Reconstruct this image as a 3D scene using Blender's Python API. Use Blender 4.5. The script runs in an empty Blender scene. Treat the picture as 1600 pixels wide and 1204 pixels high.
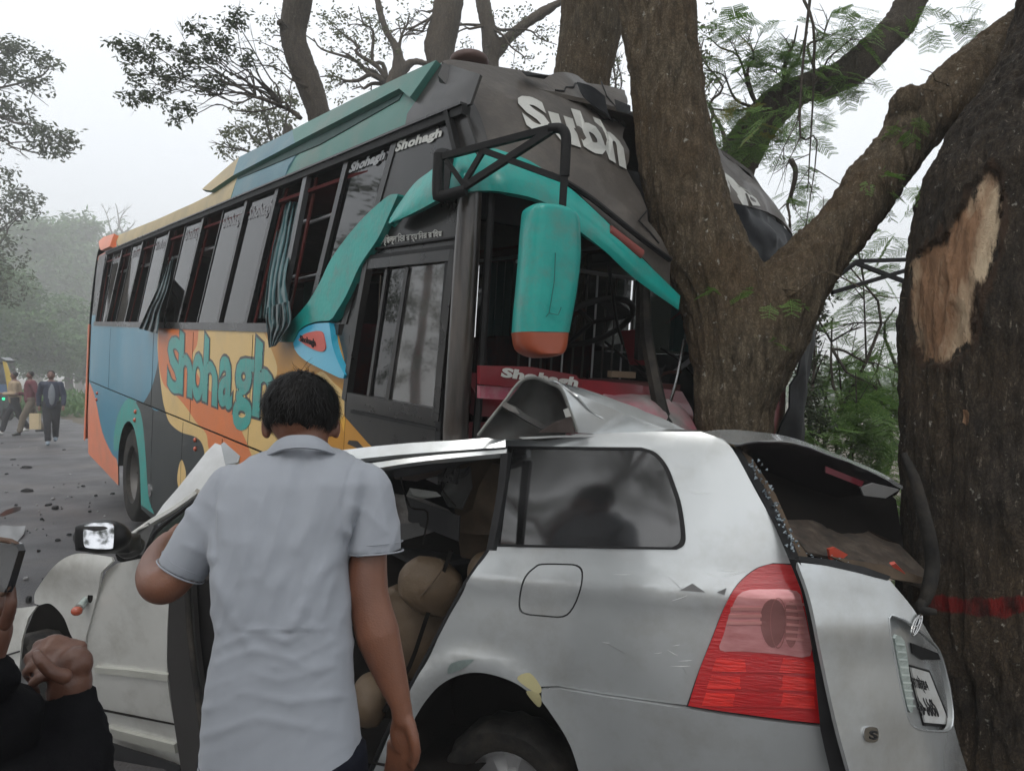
import bpy, bmesh, math, random
import numpy as np
from mathutils import Vector, Matrix, noise
from mathutils.geometry import delaunay_2d_cdt
random.seed(7); RNG = np.random.default_rng(7)
sc = bpy.context.scene
COL = sc.collection
# ---------------------------------------------------------------- camera, world, sun, exposure
FPX = 1202.0; PITCH = -math.atan(22/FPX); EYE = np.array([0, 0, 1.65])
cam = bpy.data.cameras.new('camera'); camo = bpy.data.objects.new('camera', cam); COL.objects.link(camo)
cam.sensor_fit = 'HORIZONTAL'; cam.sensor_width = 36; cam.lens = 36*FPX/1600
cam.clip_start = 0.05; cam.clip_end = 2000
camo.location = EYE; camo.rotation_euler = (math.pi/2+PITCH, 0, 0)
sc.camera = camo
SUN_EL, SUN_AZ = math.radians(52), math.radians(200)
w = bpy.data.worlds.new('World'); sc.world = w; w.use_nodes = True
nt = w.node_tree; nt.nodes.clear()
def wn(t, **k):
    n = nt.nodes.new(t)
    for a, b in k.items(): setattr(n, a, b)
    return n
out = wn('ShaderNodeOutputWorld'); bg = wn('ShaderNodeBackground'); bg2 = wn('ShaderNodeBackground'); add = wn('ShaderNodeAddShader')
sky = wn('ShaderNodeTexSky', sky_type='NISHITA', sun_disc=False, sun_elevation=SUN_EL, sun_rotation=SUN_AZ, dust_density=6.0, air_density=1.0)
hs = wn('ShaderNodeHueSaturation'); hs.inputs['Saturation'].default_value = .35
nt.links.new(sky.outputs[0], hs.inputs['Color']); nt.links.new(hs.outputs[0], bg.inputs[0]); bg.inputs[1].default_value = 0.05
# overcast veil: a cloud layer that is brighter towards the zenith
geo = wn('ShaderNodeTexCoord'); sep = wn('ShaderNodeSeparateXYZ'); rmp = wn('ShaderNodeMapRange'); mixc = wn('ShaderNodeMix', data_type='RGBA')
nt.links.new(geo.outputs['Generated'], sep.inputs[0]); nt.links.new(sep.outputs[2], rmp.inputs[0])
rmp.inputs[1].default_value = 0.0; rmp.inputs[2].default_value = 1.0
nt.links.new(rmp.outputs[0], mixc.inputs[0]); mixc.inputs[6].default_value = (.50, .527, .555, 1); mixc.inputs[7].default_value = (1.2, 1.23, 1.27, 1)
nz = wn('ShaderNodeTexNoise'); nz.inputs['Scale'].default_value = 1.6; nz.inputs['Detail'].default_value = 4
mr2 = wn('ShaderNodeMapRange'); mr2.inputs[3].default_value = .88; mr2.inputs[4].default_value = 1.12
nt.links.new(geo.outputs['Generated'], nz.inputs[0]); nt.links.new(nz.outputs[0], mr2.inputs[0]); nt.links.new(mr2.outputs[0], bg2.inputs[1])
nt.links.new(mixc.outputs[2], bg2.inputs[0])
nt.links.new(bg.outputs[0], add.inputs[0]); nt.links.new(bg2.outputs[0], add.inputs[1]); nt.links.new(add.outputs[0], out.inputs[0])
sl = bpy.data.lights.new('sun', 'SUN'); sl.energy = 0.7; sl.angle = math.radians(25); sl.color = (1, .97, .92)
so = bpy.data.objects.new('sun', sl); COL.objects.link(so)
sd = Vector((math.sin(SUN_AZ)*math.cos(SUN_EL), math.cos(SUN_AZ)*math.cos(SUN_EL), math.sin(SUN_EL)))
so.rotation_euler = sd.to_track_quat('Z', 'Y').to_euler()
sc.view_settings.view_transform = 'Standard'; sc.view_settings.look = 'None'; sc.view_settings.exposure = 0.32
sc.view_settings.gamma = 1; sc.view_settings.use_curve_mapping = False
sc.cycles.volume_bounces = 1; sc.cycles.max_bounces = 7; sc.cycles.transparent_max_bounces = 12

# ---------------------------------------------------------------- maths
def nrm(v): v = np.asarray(v, float); return v/np.linalg.norm(v)
_c, _s = math.cos(PITCH), math.sin(PITCH)
def ray(px, py):
    x, z = (px-800)/FPX, (602-py)/FPX
    return np.array([x, _c-z*_s, _s+z*_c])
def at(px, py, D):
    r = ray(px, py); return EYE+r*(D/r[1])
def M(px, D): return px*D/FPX           # pixels to metres at a distance
def cr(pts, k=6, closed=False):
    P = [np.asarray(p, float) for p in pts]; n = len(P); o = []
    rng = range(n if closed else n-1)
    for i in rng:
        p1, p2 = P[i], P[(i+1) % n]
        p0 = P[(i-1) % n] if (closed or i > 0) else 2*p1-p2
        p3 = P[(i+2) % n] if (closed or i < n-2) else 2*p2-p1
        for j in range(k):
            t = j/k
            o.append(.5*((2*p1)+(-p0+p2)*t+(2*p0-5*p1+4*p2-p3)*t*t+(-p0+3*p1-3*p2+p3)*t**3))
    if not closed: o.append(P[-1])
    return o
def sm(pts, k=4): return [tuple(p) for p in cr(pts, k)]
def smc(pts, k=4): return [tuple(p) for p in cr(pts, k, True)]
def fbm(p, o=3):
    return noise.fractal(Vector(p), 1.0, 2.0, o)
def inpoly(x, y, poly):
    r = False; j = len(poly)-1
    for i in range(len(poly)):
        xi, yi = poly[i][0], poly[i][1]; xj, yj = poly[j][0], poly[j][1]
        if (yi > y) != (yj > y) and x < (xj-xi)*(y-yi)/(yj-yi)+xi: r = not r
        j = i
    return r

# ---------------------------------------------------------------- materials
MATS = {}
def mat(name, col, rough=.6, metal=0., col2=None, nscale=3., bump=0., bscale=20., coat=0., spec=.5, stretch=(1, 1, 1), dirt=None, dscale=2., damt=.5, emit=0., rvar=0., sheen=0., sss=0.):
    if name in MATS: return MATS[name]
    m = bpy.data.materials.new(name); m.use_nodes = True; t = m.node_tree; b = t.nodes['Principled BSDF']
    b.inputs['Roughness'].default_value = rough; b.inputs['Metallic'].default_value = metal
    b.inputs['Coat Weight'].default_value = coat; b.inputs['Coat Roughness'].default_value = .08
    b.inputs['Specular IOR Level'].default_value = spec
    if sheen: b.inputs['Sheen Weight'].default_value = sheen
    if sss: b.inputs['Subsurface Weight'].default_value = sss; b.inputs['Subsurface Radius'].default_value = (.01, .004, .002); b.inputs['Subsurface Scale'].default_value = 1
    tc = t.nodes.new('ShaderNodeTexCoord'); mp = t.nodes.new('ShaderNodeMapping'); t.links.new(tc.outputs['Object'], mp.inputs[0]); mp.inputs['Scale'].default_value = stretch
    c4 = tuple(col)+(1,)
    src = None
    if col2 is None: col2 = tuple(c*.78 for c in col)
    n1 = t.nodes.new('ShaderNodeTexNoise'); n1.inputs['Scale'].default_value = nscale; n1.inputs['Detail'].default_value = 6; n1.inputs['Roughness'].default_value = .62
    t.links.new(mp.outputs[0], n1.inputs[0])
    r1 = t.nodes.new('ShaderNodeMapRange'); r1.inputs[1].default_value = .35; r1.inputs[2].default_value = .68
    t.links.new(n1.outputs[0], r1.inputs[0])
    mx = t.nodes.new('ShaderNodeMix'); mx.data_type = 'RGBA'; mx.inputs[6].default_value = c4; mx.inputs[7].default_value = tuple(col2)+(1,)
    t.links.new(r1.outputs[0], mx.inputs[0]); src = mx.outputs[2]
    if dirt is not None:
        n2 = t.nodes.new('ShaderNodeTexNoise'); n2.inputs['Scale'].default_value = dscale; n2.inputs['Detail'].default_value = 8; n2.inputs['Roughness'].default_value = .7
        t.links.new(tc.outputs['Object'], n2.inputs[0])
        r2 = t.nodes.new('ShaderNodeMapRange'); r2.inputs[1].default_value = .48; r2.inputs[2].default_value = .72; r2.inputs[4].default_value = damt
        t.links.new(n2.outputs[0], r2.inputs[0])
        m2 = t.nodes.new('ShaderNodeMix'); m2.data_type = 'RGBA'; m2.inputs[7].default_value = tuple(dirt)+(1,)
        t.links.new(src, m2.inputs[6]); t.links.new(r2.outputs[0], m2.inputs[0]); src = m2.outputs[2]
    t.links.new(src, b.inputs['Base Color'])
    if rvar:
        r3 = t.nodes.new('ShaderNodeMapRange'); r3.inputs[3].default_value = max(.02, rough-rvar); r3.inputs[4].default_value = min(1, rough+rvar)
        t.links.new(n1.outputs[0], r3.inputs[0]); t.links.new(r3.outputs[0], b.inputs['Roughness'])
    if bump:
        n3 = t.nodes.new('ShaderNodeTexNoise'); n3.inputs['Scale'].default_value = bscale; n3.inputs['Detail'].default_value = 6
        t.links.new(mp.outputs[0], n3.inputs[0])
        bp = t.nodes.new('ShaderNodeBump'); bp.inputs['Strength'].default_value = bump; bp.inputs['Distance'].default_value = .02
        t.links.new(n3.outputs[0], bp.inputs['Height']); t.links.new(bp.outputs[0], b.inputs['Normal'])
    if emit:
        b.inputs['Emission Color'].default_value = c4; b.inputs['Emission Strength'].default_value = emit
    MATS[name] = m; return m
def glassmat(name, tint, refl, rough=.03, dust=.05, dcol=(.35, .34, .32)):
    if name in MATS: return MATS[name]
    m = bpy.data.materials.new(name); m.use_nodes = True; t = m.node_tree; t.nodes.clear()
    o = t.nodes.new('ShaderNodeOutputMaterial'); tr = t.nodes.new('ShaderNodeBsdfTransparent'); gl = t.nodes.new('ShaderNodeBsdfGlossy'); df = t.nodes.new('ShaderNodeBsdfDiffuse')
    tr.inputs[0].default_value = tuple(tint)+(1,); gl.inputs['Roughness'].default_value = rough; df.inputs[0].default_value = tuple(dcol)+(1,)
    fr = t.nodes.new('ShaderNodeFresnel'); fr.inputs[0].default_value = 1.38
    ad = t.nodes.new('ShaderNodeMath'); ad.operation = 'ADD'; ad.use_clamp = True; ad.inputs[1].default_value = refl; t.links.new(fr.outputs[0], ad.inputs[0])
    a = t.nodes.new('ShaderNodeMixShader'); t.links.new(ad.outputs[0], a.inputs[0]); t.links.new(tr.outputs[0], a.inputs[1]); t.links.new(gl.outputs[0], a.inputs[2])
    n = t.nodes.new('ShaderNodeTexNoise'); n.inputs['Scale'].default_value = 5; n.inputs['Detail'].default_value = 8
    tc = t.nodes.new('ShaderNodeTexCoord'); t.links.new(tc.outputs['Object'], n.inputs[0])
    mr = t.nodes.new('ShaderNodeMapRange'); mr.inputs[1].default_value = .3; mr.inputs[2].default_value = .8; mr.inputs[3].default_value = dust*.4; mr.inputs[4].default_value = dust*2
    t.links.new(n.outputs[0], mr.inputs[0])
    c = t.nodes.new('ShaderNodeMixShader'); t.links.new(mr.outputs[0], c.inputs[0]); t.links.new(a.outputs[0], c.inputs[1]); t.links.new(df.outputs[0], c.inputs[2])
    bp = t.nodes.new('ShaderNodeBump'); bp.inputs['Strength'].default_value = .03; bp.inputs['Distance'].default_value = .02
    n4 = t.nodes.new('ShaderNodeTexNoise'); n4.inputs['Scale'].default_value = 3; t.links.new(tc.outputs['Object'], n4.inputs[0]); t.links.new(n4.outputs[0], bp.inputs['Height']); t.links.new(bp.outputs[0], gl.inputs['Normal'])
    t.links.new(c.outputs[0], o.inputs[0]); MATS[name] = m; return m
def leafmat(name, c1, c2):
    if name in MATS: return MATS[name]
    m = bpy.data.materials.new(name); m.use_nodes = True; t = m.node_tree; b = t.nodes['Principled BSDF']
    g = t.nodes.new('ShaderNodeNewGeometry'); mx = t.nodes.new('ShaderNodeMix'); mx.data_type = 'RGBA'
    mx.inputs[6].default_value = tuple(c1)+(1,); mx.inputs[7].default_value = tuple(c2)+(1,)
    t.links.new(g.outputs['Random Per Island'], mx.inputs[0]); t.links.new(mx.outputs[2], b.inputs['Base Color'])
    b.inputs['Roughness'].default_value = .55
    tl = t.nodes.new('ShaderNodeBsdfTranslucent'); t.links.new(mx.outputs[2], tl.inputs[0]); ms = t.nodes.new('ShaderNodeMixShader'); ms.inputs[0].default_value = .35
    o = t.nodes['Material Output']; t.links.new(b.outputs[0], ms.inputs[1]); t.links.new(tl.outputs[0], ms.inputs[2]); t.links.new(ms.outputs[0], o.inputs[0])
    MATS[name] = m; return m

# ---------------------------------------------------------------- objects
def thing(name, label, cat, loc=(0, 0, 0), group=None):
    o = bpy.data.objects.new(name, None); COL.objects.link(o); o.location = [float(v) for v in loc]; o.empty_display_size = .2
    o['label'] = label; o['category'] = cat
    if group: o['group'] = group
    return o
def worldloc(p):
    v = Vector((0, 0, 0))
    while p: v += p.location; p = p.parent
    return v
def obj(name, V, F, m, parent=None, label=None, cat=None, kind=None, group=None, smooth=True, mi=None, auto=40):
    V = np.asarray(V, float); 
    if parent is None and kind != 'structure' :
        c = (V.min(0)+V.max(0))/2; c[2] = V[:, 2].min()
    elif parent is None: c = np.zeros(3)
    else: c = np.array(worldloc(parent))
    me = bpy.data.meshes.new(name); me.from_pydata((V-c).tolist(), [], [tuple(int(i) for i in f) for f in F])
    for x in (m if isinstance(m, (list, tuple)) else [m]): me.materials.append(x)
    if mi is not None: me.polygons.foreach_set('material_index', np.asarray(mi, dtype=np.int32))
    if smooth:
        me.shade_smooth()
        if auto: me.set_sharp_from_angle(angle=math.radians(auto))
    o = bpy.data.objects.new(name, me); COL.objects.link(o)
    if parent is None: o.location = c.tolist()
    else: o.parent = parent
    if label: o['label'] = label
    if cat: o['category'] = cat
    if kind: o['kind'] = kind
    if group: o['group'] = group
    return o
def solid(V, F, th, mi=None):
    """turn an open sheet into a shell of thickness th (towards the back of its faces)"""
    V = np.asarray(V, float); N = np.zeros_like(V)
    for f in F:
        q = [V[i] for i in f]; n = np.cross(q[1]-q[0], q[2]-q[0])
        for i in f: N[i] += n
    N /= np.maximum(np.linalg.norm(N, axis=1, keepdims=True), 1e-12)
    n = len(V); V2 = np.vstack([V, V-N*th]); F2 = [tuple(f) for f in F]+[tuple(i+n for i in reversed(f)) for f in F]
    E = {}
    for f in F:
        for a, b in zip(f, tuple(f[1:])+(f[0],)): E[(a, b)] = E.get((a, b), 0)+1
    side = [(a, b) for (a, b) in E if (b, a) not in E]
    F2 += [(b, a, a+n, b+n) for a, b in side]
    if mi is not None: mi = list(mi)+list(mi)+[mi[0]]*len(side)
    return V2, F2, mi
class Surf:
    def __init__(s, o, e1, e2, n, off=None): s.o, s.e1, s.e2, s.n = map(lambda q: np.asarray(q, float), (o, e1, e2, n)); s.off = off or (lambda a, b: 0.)
    def hit(s, px, py, lift=0., it=9):
        r = ray(px, py); h = lift
        for _ in range(it):
            o = s.o+s.n*h; t = np.dot(o-EYE, s.n)/np.dot(r, s.n); p = EYE+r*t-s.o; a, b = float(p@s.e1), float(p@s.e2)
            h = .5*h+.5*(s.off(a, b)+lift) if _ > 4 else s.off(a, b)+lift
        return a, b
    def pos(s, a, b, lift=0.): return s.o+s.e1*a+s.e2*b+s.n*(s.off(a, b)+lift)
    def P(s, px, py, lift=0.): a, b = s.hit(px, py, lift); return s.pos(a, b, lift)
def cdt(outline, holes=(), regions=(), step=.1):
    V, E = [], []
    def loop(P):
        Q = []
        for i in range(len(P)):
            p, q = P[i], P[(i+1) % len(P)]; L = math.hypot(q[0]-p[0], q[1]-p[1]); k = max(1, int(L/step))
            if L < 1e-7: continue
            for j in range(k): Q.append((p[0]+(q[0]-p[0])*j/k, p[1]+(q[1]-p[1])*j/k))
        b = len(V); V.extend(Vector(q) for q in Q); E.extend((b+i, b+(i+1) % len(Q)) for i in range(len(Q)))
    loop(outline)
    for h in holes: loop(h)
    for r in regions: loop(r[0])
    xs = [p[0] for p in outline]; ys = [p[1] for p in outline]
    x = min(xs)+step/2
    while x < max(xs):
        y = min(ys)+step/2
        while y < max(ys):
            jx, jy = x+RNG.uniform(-.1, .1)*step, y+RNG.uniform(-.1, .1)*step
            if inpoly(jx, jy, outline) and not any(inpoly(jx, jy, h) for h in holes): V.append(Vector((jx, jy)))
            y += step
        x += step
    vo, eo, fo, *_ = delaunay_2d_cdt(V, E, [], 0, 1e-6)
    F, mi = [], []
    for f in fo:
        cx = sum(vo[i][0] for i in f)/len(f); cy = sum(vo[i][1] for i in f)/len(f)
        if not inpoly(cx, cy, outline) or any(inpoly(cx, cy, h) for h in holes): continue
        k = 0
        for poly, idx in regions:
            if inpoly(cx, cy, poly): k = idx
        F.append(tuple(f)); mi.append(k)
    used = sorted({i for f in F for i in f}); mp = {u: i for i, u in enumerate(used)}
    return [(vo[u][0], vo[u][1]) for u in used], [tuple(mp[i] for i in f) for f in F], mi
def panel(name, S, outline, m, parent, holes=(), regions=(), step=.08, lift=0., thick=.012, ab=False, label=None, disp=None, smooth=True, auto=40):
    cv = (lambda P: [tuple(p[:2]) for p in P]) if ab else (lambda P: [S.hit(p[0], p[1], lift) for p in P])
    o2 = cv(outline); h2 = [cv(h) for h in holes]; r2 = [(cv(r[0]), r[1]) for r in regions]
    V2, F, mi = cdt(o2, h2, r2, step)
    V = np.array([S.pos(a, b, lift+(disp(a, b) if disp else 0)) for a, b in V2])
    if not F: print('EMPTY', name); return None
    # orient outwards
    f = F[0]; n = np.cross(V[f[1]]-V[f[0]], V[f[2]]-V[f[0]])
    if n@S.n < 0: F = [tuple(reversed(f)) for f in F]
    if thick: V, F, mi = solid(V, F, thick, mi)
    return obj(name, V, F, m, parent, label=label, mi=mi if isinstance(m, (list, tuple)) else None, smooth=smooth, auto=auto)
def netmesh(rows, sub=5, closed=False):
    R = [cr(r, sub, closed) for r in rows]; nc = len(R[0])
    cols = [cr([r[j] for r in R], sub) for j in range(nc)]
    V = [p for c in cols for p in c]; nr = len(cols[0]); F = []
    for j in range(nc if closed else nc-1):
        for i in range(nr-1): a = j*nr+i; b = ((j+1) % nc)*nr+i; F.append((a, b, b+1, a+1))
    return np.array(V), F, nr, nc
def net(name, rows, m, parent, sub=5, thick=.01, label=None, amp=0., freq=6., world=False, flip=False, smooth=True, cat=None):
    """smooth sheet through rows of (px,py,distance) points"""
    R = [[(np.array(p) if world else at(*p)) for p in r] for r in rows]
    V, F, nr, nc = netmesh(R, sub)
    c = V.mean(0); n = sum(np.cross(V[f[1]]-V[f[0]], V[f[3]]-V[f[0]]) for f in F)
    if (n@(EYE-c) < 0) != flip: F = [tuple(reversed(f)) for f in F]
    if amp: V = V+np.array([[fbm(v*freq)*amp, fbm(v*freq+9)*amp, fbm(v*freq+20)*amp] for v in V])
    if thick: V, F, _ = solid(V, F, thick)
    return obj(name, V, F, m, parent, label=label, smooth=smooth, cat=cat)
def tubemesh(P, R, n=10, sq=False, caps=True, ref=None):
    P = [np.asarray(p, float) for p in P]; V, F = [], []
    u = None
    for i, p in enumerate(P):
        t = nrm(P[min(i+1, len(P)-1)]-P[max(i-1, 0)])
        if u is None:
            g = np.array([0, 0, 1.]) if abs(t[2]) < .9 else np.array([0, 1., 0])
            u = nrm(np.cross(g, t))
        else: u = nrm(u-t*(u@t))
        v = np.cross(t, u); r = R[i] if hasattr(R, '__len__') else R
        for k in range(n):
            a = 2*math.pi*(k+(.5 if sq else 0))/n; V.append(p+(u*math.cos(a)+v*math.sin(a))*r)
    for i in range(len(P)-1):
        for k in range(n): a = i*n+k; b = i*n+(k+1) % n; F.append((a, b, b+n, a+n))
    if caps: F.append(tuple(range(n-1, -1, -1))); F.append(tuple((len(P)-1)*n+k for k in range(n)))
    return V, F
def tube(name, P, R, m, parent=None, n=10, sq=False, k=0, **kw):
    if k: 
        if hasattr(R, '__len__'): R = [float(x) for x in np.interp(np.linspace(0, len(R)-1, (len(P)-1)*k+1), range(len(R)), R)]
        P = cr(P, k)
    if sq: n = 4
    V, F = tubemesh(P, R, n, sq); return obj(name, V, F, m, parent, auto=30 if sq else 50, **kw)
class MB:
    def __init__(s): s.V, s.F = [], []
    def add(s, V, F): b = len(s.V); s.V += [np.asarray(v) for v in V]; s.F += [tuple(i+b for i in f) for f in F]; return s
    def tube(s, P, R, n=8, sq=False): return s.add(*tubemesh(P, R, 4 if sq else n, sq))
    def box(s, c, d, R=None):
        c = np.asarray(c, float); d = np.asarray(d, float)/2; R = np.eye(3) if R is None else np.array(R)
        V = [c+R.T@(d*np.array(q)) for q in [(-1,-1,-1),(1,-1,-1),(1,1,-1),(-1,1,-1),(-1,-1,1),(1,-1,1),(1,1,1),(-1,1,1)]]
        return s.add(V, [(0,3,2,1),(4,5,6,7),(0,1,5,4),(1,2,6,5),(2,3,7,6),(3,0,4,7)])
    def ell(s, c, r, R=None, nu=14, nv=9):
        c = np.asarray(c, float); R = np.eye(3) if R is None else np.array(R); V, F = [], []
        for j in range(nv+1):
            th = math.pi*j/nv
            for i in range(nu): a = 2*math.pi*i/nu; V.append(c+R.T@np.array([r[0]*math.sin(th)*math.cos(a), r[1]*math.sin(th)*math.sin(a), r[2]*math.cos(th)]))
        for j in range(nv):
            for i in range(nu): a = j*nu+i; b = j*nu+(i+1) % nu; F.append((a, a+nu, b+nu, b))
        return s.add(V, F)
    def cap(s, P, R, n=12):
        """tapered limb with round ends"""
        P = [np.asarray(p, float) for p in P]; s.tube(P, R, n)
        for p, r in zip(P, R): s.ell(p, (r, r, r), nu=12, nv=8)
        return s
    def obj(s, name, m, parent=None, **k): return obj(name, s.V, s.F, m, parent, **k)
def remesh(mb, vox, smooth=4, fac=.5):
    me = bpy.data.meshes.new('tmp'); me.from_pydata([tuple(v) for v in mb.V], [], mb.F); o = bpy.data.objects.new('tmp', me); COL.objects.link(o)
    a = o.modifiers.new('r', 'REMESH'); a.mode = 'VOXEL'; a.voxel_size = vox
    if smooth: b = o.modifiers.new('s', 'SMOOTH'); b.iterations = smooth; b.factor = fac
    dg = bpy.context.evaluated_depsgraph_get(); ev = o.evaluated_get(dg); m2 = bpy.data.meshes.new_from_object(ev)
    V = np.zeros(len(m2.vertices)*3); m2.vertices.foreach_get('co', V); V = V.reshape(-1, 3)
    N = np.zeros(len(m2.vertices)*3); m2.vertices.foreach_get('normal', N); N = N.reshape(-1, 3)
    F = [tuple(p.vertices) for p in m2.polygons]
    bpy.data.objects.remove(o); bpy.data.meshes.remove(me); bpy.data.meshes.remove(m2)
    return V, N, F
FONTS = {}
def font(k):
    if k not in FONTS:
        import glob, os
        FONTS[k] = None
    return FONTS[k]
def textmesh(txt, offset=0., shear=0., res=3):
    if len(txt) > 1 and offset > .03:      # bold words letter by letter, so that swollen outlines never cut into each other
        V, F = [], []
        for i, ch in enumerate(txt):
            if ch == ' ': continue
            full = textmesh(txt[:i+1], 0, shear, res)[0]; one = textmesh(ch, 0, shear, res)[0]; v, f = textmesh(ch, offset, shear, res)
            dx = full[:, 0].max()-one[:, 0].max() if i else 0.; b = len(V); V += [(p[0]+dx*1.07, p[1], .0004*(i % 2)) for p in v]; F += [tuple(k+b for k in q) for q in f]
        return np.array(V), F
    cu = bpy.data.curves.new('t', 'FONT'); cu.body = txt; cu.size = 1; cu.offset = offset; cu.shear = shear; cu.resolution_u = res;  cu.fill_mode = 'FRONT'
    o = bpy.data.objects.new('t', cu); COL.objects.link(o); dg = bpy.context.evaluated_depsgraph_get()
    me = bpy.data.meshes.new_from_object(o.evaluated_get(dg)); V = [tuple(v.co) for v in me.vertices]; F = [tuple(p.vertices) for p in me.polygons]
    bpy.data.objects.remove(o); bpy.data.curves.remove(cu); bpy.data.meshes.remove(me)
    return np.array(V), F
def lettering(name, txt, S, quad, m, parent, lift=.005, offset=0., shear=0., ref=None, thick=.002, yr=None, sx=1.0):
    """text laid on a surface inside a quad given as BL, BR, TR, TL pixels"""
    V, F = textmesh(txt, offset, shear); 
    if len(V) == 0: return
    rV = V if ref is None else ref; x0, x1 = rV[:, 0].min(), rV[:, 0].max(); y0, y1 = yr or (rV[:, 1].min(), rV[:, 1].max())
    q = [np.array(S.hit(*p)) for p in quad]; W = []
    for v in V:
        s, t = (v[0]-x0)/(x1-x0), (v[1]-y0)/(y1-y0); ab = (q[0]*(1-s)+q[1]*s)*(1-t)+(q[3]*(1-s)+q[2]*s)*t
        W.append(S.pos(ab[0], ab[1], lift+v[2]))
    f = F[0]; W = np.array(W); s = sum(np.cross(W[f[1]]-W[f[0]], W[f[2]]-W[f[0]])@S.n for f in F)
    if s < 0: F = [tuple(reversed(f)) for f in F]
    if thick: W, F, _ = solid(W, F, thick)
    return obj(name, W, F, m, parent, smooth=False)
# ================================================================ GROUND
e1 = nrm(ray(-91, 500)); _u = np.array([0.06, 0, 1.]); _u[1] = -(_u[0]*e1[0]+_u[2]*e1[2])/e1[1]; e2 = nrm(_u); e3 = np.cross(e1, e2)
B0 = at(720, 522, 2.95)
def sstep(x, a, b): t = np.clip((x-a)/(b-a), 0, 1); return t*t*(3-2*t)
def gz(x, y):
    u = (x-B0[0])*e1[0]+(y-B0[1])*e1[1]; ww = (x-B0[0])*e3[0]+(y-B0[1])*e3[1]
    z = -.25*sstep(-u, -5.2, -.6)
    z = z-1.9*sstep(ww, 4.2, 9.)-.2*sstep(-y, -3.9, -3.3)
    return z
asphalt = mat('asphalt', (.062, .060, .063), .55, spec=.35, col2=(.03, .029, .032), nscale=1.1, bump=.5, bscale=60, dirt=(.12, .105, .09), dscale=.6, damt=.55, rvar=.2)
earth = mat('earth', (.10, .075, .05), .95, col2=(.055, .05, .03), nscale=3, bump=.6, bscale=15)
field = mat('field', (.12, .15, .07), .95, col2=(.2, .2, .12), nscale=.15)
def sheet(name, x0, x1, y0, y1, m, dz=0, n=60, test=None):
    V, F = [], []
    g = lambda a, b, t: a+(b-a)*t
    for j in range(n+1):
        for i in range(n+1):
            x, y = g(x0, x1, i/n), g(y0, y1, j/n); V.append((x, y, gz(x, y)+dz))
    for j in range(n):
        for i in range(n): a = j*(n+1)+i; F.append((a, a+1, a+n+2, a+n+1))
    return V, F
V, F = [], []
xs = sorted(set(list(np.linspace(-30, 30, 101))+[-600, -300, -150, -80, -50, 50, 80, 150, 300, 600])); ys = sorted(set(list(np.linspace(-20, 40, 101))+[-400, -150, -60, 60, 100, 160, 300, 800]))
for y in ys:
    for x in xs: V.append((x, y, gz(x, y)-.012+.01*fbm((x*.7, y*.7, 0))*(abs(x) < 30)))
nx = len(xs)
for j in range(len(ys)-1):
    for i in range(nx-1): a = j*nx+i; F.append((a, a+1, a+nx+1, a+nx))
obj('ground', V, F, earth, kind='structure')
# the road runs past the bus, roughly along its length, and carries on into the haze
rd = nrm([e1[0]*1.0-.02, e1[1], 0]); rn = np.array([rd[1], -rd[0], 0])
V, F = [], []
ts = list(np.linspace(-25, 30, 111))+[40, 55, 80, 120, 200, 350]; 
ss = np.linspace(-9.5, 2.2, 25)
for t in ts:
    for s in ss:
        e = .35*fbm((t*.35, 3, 0)) if s == ss[-1] else 0
        p = np.array([B0[0], B0[1], 0])+rd*t+rn*(s+e); V.append((p[0], p[1], gz(p[0], p[1])+.012+.006*fbm((p[0]*2, p[1]*2, 1))))
for j in range(len(ts)-1):
    for i in range(len(ss)-1): a = j*len(ss)+i; F.append((a, a+1, a+len(ss)+1, a+len(ss)))
obj('road', V, F, asphalt, kind='structure')

# ================================================================ BUS
bus = thing('bus', 'teal, orange and cream long-distance bus crashed nose-first into a tree trunk', 'bus', B0+e1*4.8-e2*2.06+e3*1.2)
blk = mat('black_paint', (.010, .010, .011), .3, col2=(.022, .021, .02), nscale=4, coat=.12, spec=.3, dirt=(.06, .053, .046), dscale=3, damt=.35, rvar=.15)
blkm = mat('matt_black', (.008, .008, .009), .6, col2=(.018, .018, .018), bump=.1, spec=.2)
rub = mat('rubber', (.012, .012, .012), .8, col2=(.025, .023, .02), nscale=12, spec=.2, bump=.3, bscale=40, dirt=(.09, .075, .06), dscale=4, damt=.6)
blue = mat('bus_blue', (.006, .15, .24), .3, col2=(.012, .20, .31), nscale=1.2, coat=.15, spec=.35, dirt=(.13, .24, .29), dscale=2.2, damt=.3, rvar=.08, stretch=(1, 1, .5))
dark = mat('bus_charcoal', (.010, .017, .018), .4, col2=(.02, .026, .026), nscale=2, coat=.05, spec=.3, dirt=(.06, .055, .05), dscale=2.5, damt=.35)
cream = mat('bus_cream', (.68, .46, .16), .4, col2=(.62, .43, .17), nscale=2, coat=.1, spec=.3, dirt=(.33, .27, .18), dscale=3, damt=.3)
orange = mat('bus_orange', (.66, .17, .035), .4, col2=(.58, .16, .045), nscale=2, coat=.1, spec=.3, dirt=(.33, .2, .12), dscale=3, damt=.3)
ochre = mat('bus_ochre', (.50, .23, .02), .4, col2=(.43, .20, .025), nscale=2, coat=.1, spec=.3)
yel = mat('bus_yellow', (.72, .38, .035), .4, coat=.1, spec=.3)
teal = mat('bus_teal', (.005, .25, .22), .36, col2=(.012, .33, .285), nscale=4, coat=.15, spec=.35, dirt=(.10, .20, .17), dscale=9, damt=.7, bump=.1, bscale=40, rvar=.1)
tealg = mat('bus_teal_roof', (.05, .18, .15), .5, col2=(.08, .20, .17), nscale=2.5, dirt=(.17, .19, .165), dscale=2, damt=.75)
blur = mat('bus_blue_roof', (.10, .21, .25), .5, col2=(.07, .17, .22), dirt=(.22, .24, .23), dscale=2, damt=.5)
salmon = mat('bus_salmon', (.66, .19, .09), .4, col2=(.58, .18, .09), coat=.1, spec=.3, dirt=(.35, .2, .14), dscale=3, damt=.3)
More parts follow.
